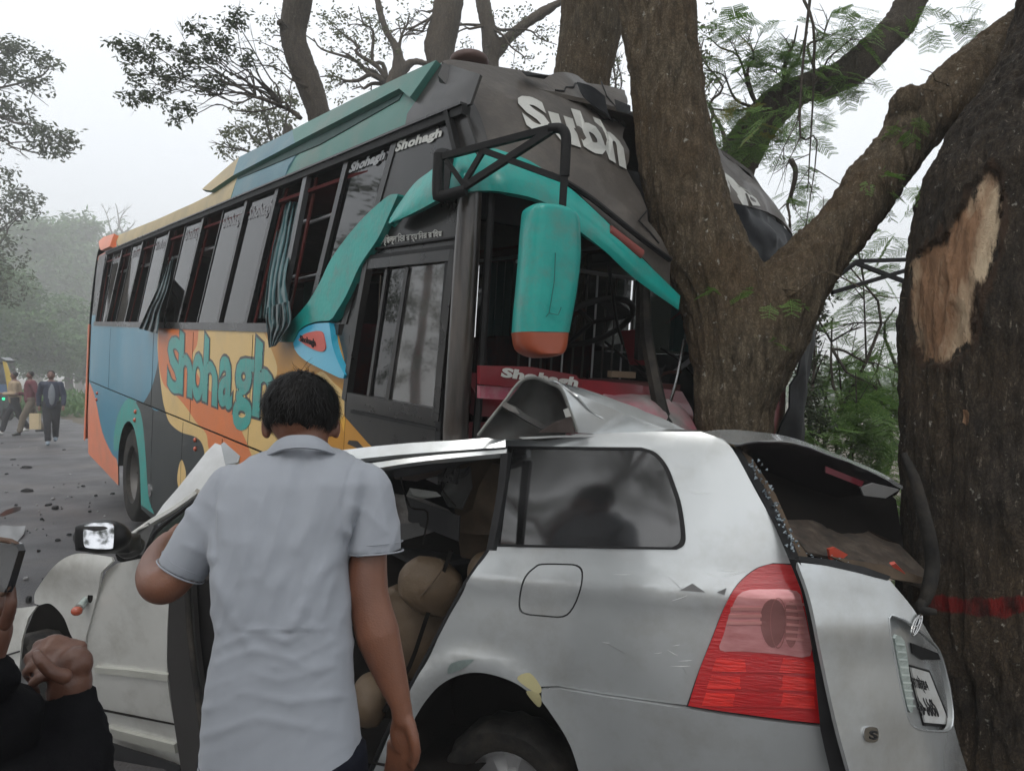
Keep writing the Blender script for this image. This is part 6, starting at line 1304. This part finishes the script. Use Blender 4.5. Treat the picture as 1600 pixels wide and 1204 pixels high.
# A: the struck tree
tA = tree('rain_tree', 'thick forked tree that the bus hit, standing before the smashed dome', gpt(1160, 3.62))
yb = root(1160, 3.55)
trunkobj('trunk', [[(1020, -420, 3.7, 50), (1022, -200, 3.7, 52), (1025, 0, 3.7, 54), (1036, 100, 3.68, 55), (1048, 190, 3.66, 56), (1068, 290, 3.64, 60), (1100, 380, 3.62, 68), (1138, 470, 3.6, 72), (1158, 560, 3.58, 76), (1147, 640, 3.57, 60), (1146, 760, 3.56, 58), (1146, 950, 3.55, 80), (1146, yb+30, 3.55, 110)],
                   [(1165, 560, 3.58, 70), (1205, 490, 3.58, 62), (1250, 430, 3.6, 50), (1300, 372, 3.62, 42), (1347, 312, 3.65, 38), (1393, 255, 3.7, 38), (1436, 195, 3.75, 44), (1480, 155, 3.8, 42), (1550, 95, 3.9, 42), (1640, 20, 4.0, 40), (1760, -60, 4.1, 38)],
                   [(1430, 195, 3.75, 44), (1424, 170, 3.72, 34), (1420, 165, 3.7, 28)]], bark1, tA, vox=.012, amp=.014)
branches('branch', [((1195, 450, 3.45), [(1300, 467, 3.3), (1418, 466, 3.15)], .006), ((1500, 160, 3.75), [(1438, 108, 3.6), (1425, 130, 3.6)], .006)], bark1, tA, sub=0)
fronds('foliage', [(1195, 465, 3.42, 70, 28, 14, .12), (1110, 455, 3.45, 22, 12, 4, .09), (1180, 530, 3.40, 40, 30, 8, .10), (1390, 290, 3.55, 60, 30, 12, .12), (1430, 190, 3.55, 40, 20, 5, .11), (1510, 230, 3.7, 30, 60, 12, .14)], lf_m, tA)
# B: right-hand trunk with torn bark
tB = tree('rain_tree', 'dark trunk at the right edge with torn bark and a red painted band', gpt(1580, 3.3))
torn = [(1546, 262), (1562, 275), (1568, 330), (1560, 400), (1535, 455), (1525, 500), (1520, 540), (1480, 570), (1440, 568), (1424, 520), (1420, 450), (1418, 410), (1440, 390), (1475, 370), (1500, 330), (1525, 290)]
def dtorn(v):
    px, py = proj(v)
    if v[1] > 3.25: return 0
    return -.016 if inpoly(px+6*fbm((px*.04, py*.04, 0)), py+8*fbm((px*.04, py*.04, 5)), torn) else .008
trunkobj('trunk', [[(1850, -300, 3.5, 130), (1760, -60, 3.45, 130), (1735, 60, 3.4, 136), (1712, 150, 3.35, 150), (1678, 250, 3.3, 172), (1632, 350, 3.25, 182), (1603, 450, 3.22, 168), (1592, 600, 3.2, 160), (1584, 800, 3.2, 160), (1590, 950, 3.2, 165), (1620, 1150, 3.2, 175), (1625, 1400, 3.2, 210)]], bark2, tB, vox=.0115, amp=.016, seed=5, disp=dtorn)
trk = [o for o in tB.children][0]; tl_ = np.array(tB.location)
band = [(1440, 930), (1500, 933), (1540, 937), (1580, 932), (1660, 925), (1760, 922), (1760, 952), (1660, 956), (1600, 954), (1570, 964), (1530, 962), (1490, 957), (1440, 950)]
torn2 = torn; chip = smc([(1503, 640), (1512, 638), (1514, 660), (1506, 668)], 3)
At = {k: np.full(len(trk.data.vertices), -5.0) for k in ('torn', 'rim', 'band')}
for i_, v in enumerate(trk.data.vertices):
    c = np.array(v.co)+tl_
    if c[1] > 3.35 or c[2] < -.2 or c[2] > 2.9: continue
    px, py = proj(c)
    if 1390 < px < 1620 and 220 < py < 620:
        d = seg_d(px, py, torn2+[torn2[0]]); d = d if inpoly(px, py, torn2) else -d; At['torn'][i_] = max(-6, min(1.7, d/11)); At['rim'][i_] = max(-5, min(.9, .55-abs(d+2)/11))
    if 1490 < px < 1525 and 625 < py < 680: At['torn'][i_] = 1. if inpoly(px, py, chip) else -3
    if 915 < py < 975: d = seg_d(px, py, band+[band[0]]); d = d if inpoly(px, py, band) else -d; At['band'][i_] = max(-5, min(1.2, d/10))
for k, a_ in At.items(): trk.data.attributes.new(k, 'FLOAT', 'POINT').data.foreach_set('value', a_.astype(np.float32))
fronds('foliage', [(1570, 60, 3.9, 40, 60, 8, .14), (1470, 20, 4.2, 70, 25, 14, .14)], lf_m, tB)
# C: trunk behind the dome
tC = tree('rain_tree', 'reddish brown upright trunk rising right behind the bus roof', gpt(918, 6.4), group=None)
trunkobj('trunk', [[(935, -260, 6.2, 50), (930, -100, 6.2, 47), (925, 20, 6.2, 45), (917, 80, 6.2, 44), (908, 140, 6.2, 43), (903, 250, 6.2, 44), (900, 500, 6.2, 46), (900, root(900, 6.2)+10, 6.2, 60)]], bark1, tC, vox=.025, amp=.015, seed=11)
# D: leaning bough behind on the right
tD = tree('rain_tree', 'pale crooked bough with feathery sprays leaning right behind the smashed dome', gpt(1120, 7.4))
trunkobj('trunk', [[(1120, root(1120, 7.2)+10, 7.2, 45), (1122, 500, 7.2, 34), (1130, 330, 7.2, 30), (1160, 240, 7.1, 30), (1205, 172, 7.0, 30), (1250, 140, 7.0, 25), (1305, 124, 7.0, 22), (1350, 95, 7.0, 24), (1400, 45, 7.0, 25), (1425, 0, 7.0, 22), (1470, -80, 7.0, 20), (1600, -200, 7, 18)]], bark3, tD, vox=.025, amp=.014, seed=21)
branches('branch', [((1215, 175, 6.9), [(1246, 40, 6.7), (1262, 50, 6.8)], .03), ((1200, 190, 6.9), [(1100, 110, 6.9), (1090, 160, 6.8), (1110, 60, 6.9), (1150, 50, 6.8)], .02), ((1250, 150, 6.8), [(1330, 60, 6.8), (1300, 20, 6.9), (1350, 130, 6.9)], .018), ((1250, -80, 5.9), [(1255, 380, 5.9), (1262, 300, 5.9)], .016), ((1235, 250, 6.1), [(1232, 380, 6.1)], .025)], bark3, tD, sub=5)
fronds('foliage', [(1170, 80, 6.8, 70, 50, 26, .26), (1240, 70, 6.7, 60, 45, 24, .26), (1130, 180, 6.8, 50, 60, 18, .24), (1110, 50, 6.9, 40, 40, 12, .28), (1160, 220, 6.7, 45, 40, 22, .24), (1215, 110, 6.7, 40, 50, 26, .26), (1320, 130, 6.8, 40, 30, 16, .24), (1270, 170, 6.8, 40, 30, 14, .22), (1350, 30, 6.8, 70, 25, 16, .30), (1300, 60, 6.8, 50, 40, 12, .28), (1245, 260, 6.2, 30, 60, 12, .2), (1270, 330, 6.0, 35, 40, 10, .2), (1255, 180, 6.2, 40, 40, 12, .22), (1210, 200, 6.3, 30, 30, 14, .22)], lf_m, tD)
fronds('foliage', [(1165, 175, 6.5, 18, 14, 3, .18), (1185, 205, 6.4, 18, 16, 4, .2), (1155, 60, 6.6, 16, 16, 3, .2), (1172, 150, 6.5, 16, 14, 2, .18)], lf_y, tD)
# E: shrubbery seen between the two right-hand trunks
tE = thing('feathery_shrub', 'green feathery shrub filling the gap between the two right-hand trunks', 'shrub', gpt(1340, 6.2))
branches('branch', [((1285, root(1285, 5.6), 5.6), [(1272, 460, 5.6), (1290, 430, 5.6), (1300, 500, 5.7), (1330, 420, 5.6)], .03), ((1340, root(1340, 6), 6), [(1360, 560, 6), (1400, 480, 6), (1330, 600, 6), (1300, 560, 6)], .03), ((1300, 545, 5.6), [(1410, 585, 5.6), (1390, 640, 5.6)], .012)], bark3, tE, sub=6)
fronds('foliage', [(1280, 520, 5.8, 22, 60, 14, .22), (1300, 430, 5.8, 40, 30, 14, .22), (1360, 450, 6, 50, 40, 18, .25), (1380, 500, 6, 40, 40, 14, .22), (1350, 580, 5.8, 60, 45, 50, .25), (1390, 620, 5.6, 40, 40, 40, .25), (1320, 650, 5.4, 60, 40, 54, .24), (1370, 680, 5.4, 50, 40, 46, .24), (1260, 680, 5.0, 40, 20, 14, .2), (1340, 740, 5.4, 60, 40, 26, .22), (1395, 790, 5.2, 30, 60, 24, .22), (1400, 860, 5.0, 30, 50, 22, .2), (1310, 610, 5.8, 40, 40, 18, .22), (1400, 380, 6, 30, 50, 12, .24)], lf_m, tE)
leaf_clumps('foliage', [(1260, 560, 5.8, 14, 110, 90), (1282, 480, 5.7, 10, 60, 40), (1270, 640, 5.2, 24, 60, 60), (1390, 830, 6.5, 35, 90, 130), (1340, 700, 7.5, 70, 60, 120)], lf_d, tE, leaf=.045)
# F, G: trees beyond the bus roof
tF = tree('rain_tree', 'slim bare-stemmed trunk leaning left over the bus roof', gpt(520, 11))
trunkobj('trunk', [[(478, -160, 10.5, 24), (470, -40, 10.5, 22), (466, 0, 10.5, 21), (458, 50, 10.5, 18), (466, 85, 10.5, 17), (484, 135, 10.5, 18), (500, 190, 10.5, 18), (520, 300, 10.5, 20), (530, 450, 10.5, 22), (535, root(535, 10.5)+5, 10.5, 30)], [(458, 52, 10.5, 8), (446, 42, 10.4, 6), (434, 35, 10.3, 4)]], bark3, tF, vox=.03, amp=.014, seed=31)
sprays = [(180, 70), (215, 75), (235, 90), (200, 95), (255, 70), (290, 75), (320, 65), (300, 45), (345, 60), (370, 35), (372, 20), (355, 75), (385, 95), (215, 125), (260, 130), (240, 110), (285, 115), (200, 150), (225, 150), (290, 165), (275, 185), (320, 140), (345, 120), (300, 100), (330, 90), (250, 150)]
branches('branch', [((470, 185, 10.4), [(380, 140, 10.2), (420, 150, 10.3)], .032), ((440, 165, 10.3), [(x, y, 10.2) for x, y in sprays[::2]], .015), ((400, 150, 10.2), [(x, y, 10.1) for x, y in sprays[1::2]], .012), ((488, 140, 10.4), [(385, 95, 10.2), (395, 60, 10.2), (420, 80, 10.2)], .016), ((460, 60, 10.4), [(430, 20, 10.2), (425, 60, 10.3)], .02)], bark3, tF, sub=3)
leaf_clumps('foliage', [(x, y, 10.15, 15, 8, 9) for x, y in sprays]+[(x+RNG.normal()*10, y+RNG.normal()*8, 10.1, 18, 9, 6) for x, y in sprays], lf_d, tF, leaf=.075, per=8)
leaf_clumps('foliage', [(420, 45, 10.6, 26, 40, 20), (430, 95, 10.8, 26, 30, 20)], lf_o, tF, leaf=.06, per=7)
def bg_tree(label, gx, D, paths, clumps, br, lm, leaf, group, vox=.05, per=9, bk=None):
    t = tree('roadside_tree', label, gpt(gx, D), group=group)
    if paths: trunkobj('trunk', paths, bk or bark3, t, vox=vox, amp=.012, seed=D)
    if br: branches('branch', br, bk or bark3, t, sub=4, seed=int(D*10))
    leaf_clumps('foliage', clumps, lm, t, leaf=leaf, per=per); return t
gT = 'trees standing in the haze behind the bus'
bg_tree('pale leafy tree showing just above the cream corner of the bus roof', 400, 16, [[(450, 200, 16, 8), (450, 400, 16, 9), (450, root(450, 16), 16, 11)]], [(400, 170, 16, 40, 14, 28), (380, 205, 16, 36, 18, 34), (430, 190, 16, 34, 24, 40), (360, 235, 16, 26, 10, 14), (450, 150, 16, 26, 20, 24), (405, 220, 16, 30, 14, 20)], [((450, 260, 16), [(380, 200, 16), (350, 230, 16), (400, 165, 16), (450, 140, 16)], .05)], lf_o, .11, gT)
bg_tree('grey forking tree with sparse foliage above the middle of the bus roof', 610, 14, [[(600, root(600, 14), 14, 16), (600, 300, 14, 11), (605, 160, 14, 9), (622, 90, 14, 8), (600, 40, 14, 6), (585, -20, 14, 5)], [(605, 150, 14, 7), (640, 100, 14, 6), (668, 100, 14, 5)]],
        [(540, 60, 14, 50, 40, 34), (580, 30, 14, 50, 30, 26), (530, 130, 14, 40, 30, 28), (510, 30, 14, 40, 30, 24), (560, 105, 14, 40, 24, 18), (640, 30, 14, 50, 30, 18), (600, 70, 14, 40, 30, 16)], [((605, 130, 14), [(540, 90, 14), (520, 40, 14), (560, 10, 14), (640, 20, 14), (500, 120, 14), (490, 60, 14), (550, 140, 14)], .05)], lf_o, .08, gT)
bg_tree('upright grey trunk standing left of the roof vent', 700, 12, [[(690, root(690, 12), 12, 34), (690, 300, 12, 22), (692, 100, 12, 17), (700, 50, 12, 17), (706, 0, 12, 18), (715, -100, 12, 17)], [(680, 110, 12, 9), (672, 70, 12, 9), (684, 20, 12, 8), (690, -40, 12, 7)]],
        [(800, 60, 13, 40, 30, 16), (820, 95, 13, 30, 20, 12), (740, 80, 13, 30, 20, 8)], [((700, 20, 12), [(620, 70, 12), (650, 20, 12), (600, 60, 12)], .03)], lf_o, .07, gT)
bg_tree('forked trunk with a long bough reaching right, behind the roof vent', 770, 13, [[(768, root(768, 13), 13, 30), (768, 300, 13, 16), (766, 100, 13, 12), (764, 50, 13, 12), (756, 10, 13, 12), (748, -60, 13, 11)], [(768, 90, 13, 9), (800, 55, 13, 8), (840, 25, 13, 8), (880, 2, 13, 7), (940, -20, 13, 6)]],
        [(850, 60, 13, 30, 30, 14), (790, 20, 13, 30, 20, 8), (830, 20, 13, 30, 20, 10)], [((770, 40, 13), [(700, 60, 12.5), (650, 55, 12.5), (820, 100, 12.5), (870, 70, 12.5)], .03)], lf_o, .07, gT)
bg_tree('thin twiggy tree right of the struck trunk', 1110, 10, [], [(1100, 130, 9.5, 24, 60, 22), (1105, 50, 9.5, 24, 40, 14), (1110, 210, 9.5, 20, 30, 12)], [((1130, 280, 9.5), [(1095, 130, 9.5), (1100, 60, 9.5), (1110, 200, 9.5)], .03)], lf_o, .07, gT)
bg_tree('twiggy tree between the two upright trunks', 965, 11, [], [(965, 110, 10.5, 18, 30, 10), (960, 50, 10.5, 14, 40, 8)], [((960, 200, 10.5), [(965, 90, 10.5), (955, 40, 10.5), (975, 60, 10.5)], .02)], lf_o, .07, gT)
# left side
gL = 'trees along the far stretch of road'
bg_tree('dark leafy boughs hanging in from the upper left', -120, 20, [[(-160, root(-160, 20), 20, 26), (-150, 300, 20, 20), (-140, 60, 20, 14)]],
        [(20, 80, 20, 40, 18, 44), (70, 95, 20, 30, 12, 26), (10, 115, 20, 50, 16, 40), (60, 130, 20, 30, 12, 20), (-20, 90, 20, 50, 30, 40), (15, 170, 20, 36, 22, 40), (60, 205, 20, 40, 16, 40), (100, 215, 20, 24, 12, 18), (70, 230, 20, 34, 12, 22), (-10, 200, 20, 40, 40, 50), (95, 240, 20, 12, 10, 8), (10, 275, 20, 20, 16, 12)], [((-100, 180, 20), [(20, 80, 20), (80, 90, 20), (100, 215, 20), (60, 240, 20), (20, 170, 20)], .06)], lf_d, .15, gL, per=9)
bg_tree('leafy tree at the left edge with pale branch ends', -60, 26, [[(-60, root(-60, 26), 26, 20), (-50, 400, 26, 14)]], [(30, 300, 26, 34, 14, 24), (20, 330, 26, 40, 20, 36), (-10, 380, 26, 60, 40, 80), (0, 320, 26, 40, 30, 40), (45, 310, 26, 22, 10, 12), (0, 440, 26, 50, 50, 80)], [((-40, 440, 26), [(20, 310, 26), (40, 330, 26), (0, 360, 26)], .06)], lf_d, .17, gL)
for i, (gx, D, cl, lab) in enumerate([(60, 90, [(60, 370, 50, 30), (30, 420, 50, 50), (80, 440, 50, 50), (50, 500, 60, 40)], 'rounded tree left of the bare treetop in the haze'),
        (125, 100, [(125, 360, 36, 24), (110, 400, 40, 34), (140, 420, 40, 40), (120, 480, 45, 50)], 'hazy tree directly behind the rear of the bus'),
        (190, 120, [(190, 380, 26, 20), (200, 420, 40, 34), (185, 470, 40, 40), (170, 520, 40, 40)], 'faint tree rising over the rear corner of the bus roof'),
        (20, 52, [(15, 470, 50, 50), (-10, 520, 60, 50), (50, 530, 50, 40), (95, 545, 40, 30)], 'low dark tree behind the walking men'),
        (110, 60, [(100, 500, 40, 40), (125, 540, 40, 40), (85, 560, 30, 25), (140, 570, 40, 25), (60, 565, 50, 22)], 'low bushy tree at the bend of the road'),
        (-60, 45, [(-60, 430, 70, 60), (-40, 520, 60, 60)], 'dense tree just outside the left edge')]):
    bg_tree(lab, gx, D, [[(gx, root(gx, D), D, 7), (gx-4, cl[0][1]+60, D, 5)]], [(x, y, D+RNG.normal()*1.5, rx, ry, int(rx*ry/5)) for x, y, rx, ry in cl], None, lf_h, D*.0082, gL, vox=.12, per=8)
bare = bg_tree('bare treetop standing pale against the sky above the far trees', 175, 110, [[(178, root(178, 110), 110, 5), (178, 400, 110, 3), (180, 360, 110, 2)]], [(178, 350, 110, 25, 20, 8)], [((178, 400, 110), [(165, 330, 110), (180, 318, 110), (195, 330, 110), (210, 350, 110), (150, 350, 110), (215, 370, 110)], .2)], lf_h, .5, gL, vox=.2)
# ground cover beside the road, field and far hedge on the right
ve = thing('verge_plants', 'low weeds along the far edge of the road', 'plants', gpt(100, 30))
V, F = [], []
C_ = []
for i in range(2600):
    p = at(RNG.uniform(-60, 135), 600, RNG.uniform(27, 38)); C_.append((p[0], p[1], gz(p[0], p[1])+RNG.random()**2*.7))
C_ = np.array(C_); A_ = unit(len(C_)); A_[:, 2] = abs(A_[:, 2])+.3; V, F = leafmesh(C_, A_, unit(len(C_)), .35, .1); o = fastobj('weeds', V, F, lf_h, ve)
for i, (px, D, r) in enumerate([(1290, 60, 40), (1350, 66, 46), (1400, 58, 40), (1440, 70, 40), (1240, 70, 40), (1180, 62, 40), (1500, 64, 40)]):
    bg_tree(['rounded', 'broad', 'low', 'thin', 'small', 'pale', 'dim'][i]+' tree far across the field between the right-hand trunks', px, D, [[(px, root(px, D), D, 5), (px, 590, D, 3)]], [(px, 590, D, r, 30, 90), (px+10, 615, D, r, 24, 60)], None, lf_h, .45, 'trees far across the field', vox=.15, per=7)
# trees out of frame: the one behind the viewer and two across the road, which glass and paint mirror
def far_crown(label, base, limbs, boxes, leaf, nper, lm):
    t = thing('rain_tree', label, 'tree', base); mb = MB()
    for P_, r0, r1 in limbs: q = cr([np.array(p, float) for p in P_], 5); mb.tube(q, list(np.linspace(r0, r1, len(q))), 12)
    mb.obj('trunk', bark2, t); C_, A_ = [], []
    for (x0, x1, y0, y1, z0, z1), n in boxes:
        for i in range(n):
            c = np.array([RNG.uniform(x0, x1), RNG.uniform(y0, y1), RNG.uniform(z0, z1)]); q = c+unit(nper)*(RNG.random((nper, 1))**.5)*np.array([.8, .8, .3]); C_.append(q); a = unit(nper); a[:, 2] *= .5; A_.append(a)
    C_ = np.vstack(C_); A_ = np.vstack(A_); N0 = unit(len(C_)); N0[:, 2] += 1.0; V, F = leafmesh(C_, A_, N0, leaf, leaf*.45); fastobj('foliage', V, F, lm, t)
far_crown('roadside tree behind the viewer whose crown hangs over the road', (-8.5, -6, -.6), [([(-8.5, -6, -.6), (-8.3, -6, 3), (-7.5, -5.5, 5), (-5, -5, 7), (-2, -4.6, 8.5)], .3, .05), ([(-8.2, -6, 3.5), (-9.5, -4.5, 5.5), (-11, -3, 7)], .15, .04)], [((-12, 3, -9, 2.5, 5.6, 8.5), 210), ((-13, -4, -10, -3, 4.2, 6), 40), ((3, 8, -9, 2.5, 6, 9), 90)], .17, 120, lf_d)
far_crown('broad roadside tree across the road from the bus', (-19, 3, 0), [([(-19, 3, -.2), (-19, 3.2, 4), (-18.5, 3.4, 8)], .4, .15)], [((-24, -16, -2, 8, 2.5, 9.5), 130)], .2, 70, lf_d)
far_crown('second roadside tree across the road, further along', (-23, 13, 0), [([(-23, 13, -.2), (-23, 13.2, 4), (-22.5, 13, 9)], .4, .15)], [((-28, -19, 8, 17, 2.5, 10), 130)], .2, 70, lf_d)
C_, A_ = [], []
for i in range(230):
    c = np.array([RNG.uniform(-5, 7), RNG.uniform(3.0, 10), 0]); c[2] = max(6.2, 1.9+c[1]*.62)+RNG.uniform(0, 2.5); q = c+unit(100)*(RNG.random((100, 1))**.5)*np.array([.9, .9, .3]); C_.append(q); a = unit(100); a[:, 2] *= .5; A_.append(a)
C_ = np.vstack(C_); A_ = np.vstack(A_); N0 = unit(len(C_)); N0[:, 2] += 1.0; V, F = leafmesh(C_, A_, N0, .13, .06); fastobj('crown', V, F, lf_d, tA)
# ================================================================ DEBRIS ON THE ROAD
def debris(px, py, sx, sy, label, m, h=.02, name='wreck_fragment', seed=0, cat='debris'):
    c = ground_at(px, py); rs = random.Random(seed); n = 7; V = []; s_x, s_y = M(sx, c[1]), M(sy, c[1])*3
    ring = [(math.cos(2*math.pi*i/n)*rs.uniform(.7, 1.15), math.sin(2*math.pi*i/n)*rs.uniform(.7, 1.15)) for i in range(n)]
    for z, k in ((0, 1), (h*.6, .92), (h, .6)): V += [c+np.array([x*s_x*k, y*s_y*k, z+.003+rs.uniform(0, h*.5)*(z > 0)]) for x, y in ring]
    V.append(c+np.array([0, 0, h*1.1])); F = [(i+j*n, (i+1) % n+j*n, (i+1) % n+(j+1)*n, i+(j+1)*n) for j in range(2) for i in range(n)]+[(2*n+i, 2*n+(i+1) % n, 3*n) for i in range(n)]
    return obj(name, V, F, m, label=label, cat=cat, group='wreckage scattered on the road', smooth=False)
dd = [(110, 661, 3, 1), (20, 718, 5, 1.5), (42, 731, 8, 2), (10, 741, 3, 1.2), (10, 769, 3, 1), (43, 768, 10, 1.6), (76, 789, 4, 3), (86, 795, 7, 2), (83, 780, 3, 1.5), (108, 836, 4, 1.5), (150, 775, 3, 1), (176, 772, 4, 1), (168, 733, 4, 1), (100, 703, 2.5, 1), (65, 812, 3, 1), (118, 890, 4, 1.5), (95, 905, 3, 1), (60, 862, 3, 1.2), (45, 940, 6, 2), (90, 845, 5, 1.4), (40, 905, 4, 1.3), (25, 790, 3, 1), (130, 760, 3, 1), (140, 800, 3, 1), (32, 699, 2, 1), (3, 693, 2, 1)]
for i, (x, y, a, b) in enumerate(dd): debris(x, y, a, b, 'dark broken piece, among the larger ones, lying on the road' if i % 4 else 'pale grey broken piece lying on the road', blkm if i % 4 else mat('debris_grey', (.2, .2, .2), .6), h=.015 if a < 6 else .03, seed=i)
for i in range(50):
    x, y = RNG.uniform(0, 190), RNG.uniform(690, 930); debris(x, y, RNG.uniform(.5, 1.6), RNG.uniform(.4, .8), 'tiny dark crumb of wreckage on the road' if i % 3 else 'tiny pale crumb of wreckage on the road', blkm if i % 3 else mat('debris_pale', (.35, .35, .34), .6), h=.008, seed=i+100)
def shard(P, lab, m, amp=.02):
    Q = []
    for x, y, h in P: g_ = ground_at(x, y+h*2); Q.append((x, y, max(.5, g_[1])))
    return poly('wreck_shard', Q, m, None, step=10, amp=amp, thick=.012, cat='debris', label=lab, group='wreckage scattered on the road')
shard([(0, 803, 1), (8, 797, 3), (22, 792, 4), (33, 791, 1), (32, 797, 0), (15, 802, 0), (2, 807, 0)], 'long dark curved strip lying on the road near the left edge', mat('shard_black', (.03, .03, .03), .3, coat=.4))
shard([(-12, 826, 2), (5, 820, 4), (22, 822, 5), (40, 821, 2), (37, 834, 1), (25, 848, 0), (10, 842, 0), (-12, 840, 0)], 'crumpled grey sheet lying on the road above the phone', mat('shard_grey', (.10, .10, .10), .35, .3, coat=.3), amp=.12)
# ================================================================ HAZE
hz = bpy.data.meshes.new('haze'); X0, X1, Y0, Y1, Z0, Z1 = -650, 650, -450, 850, -4.5, 26
v = [(x, y, z) for z in (Z0, Z1) for y in (Y0, Y1) for x in (X0, X1)]; hz.from_pydata(v, [], [(0, 2, 3, 1), (4, 5, 7, 6), (0, 1, 5, 4), (2, 6, 7, 3), (0, 4, 6, 2), (1, 3, 7, 5)])
ho = bpy.data.objects.new('haze', hz); COL.objects.link(ho); ho['kind'] = 'stuff'
hm_ = bpy.data.materials.new('haze'); hm_.use_nodes = True; t = hm_.node_tree; t.nodes.clear(); o_ = t.nodes.new('ShaderNodeOutputMaterial'); pv = t.nodes.new('ShaderNodeVolumePrincipled'); pv.inputs['Color'].default_value = (.95, .96, .96, 1); pv.inputs['Density'].default_value = .0048; pv.inputs['Anisotropy'].default_value = .3
t.links.new(pv.outputs[0], o_.inputs['Volume']); hz.materials.append(hm_)
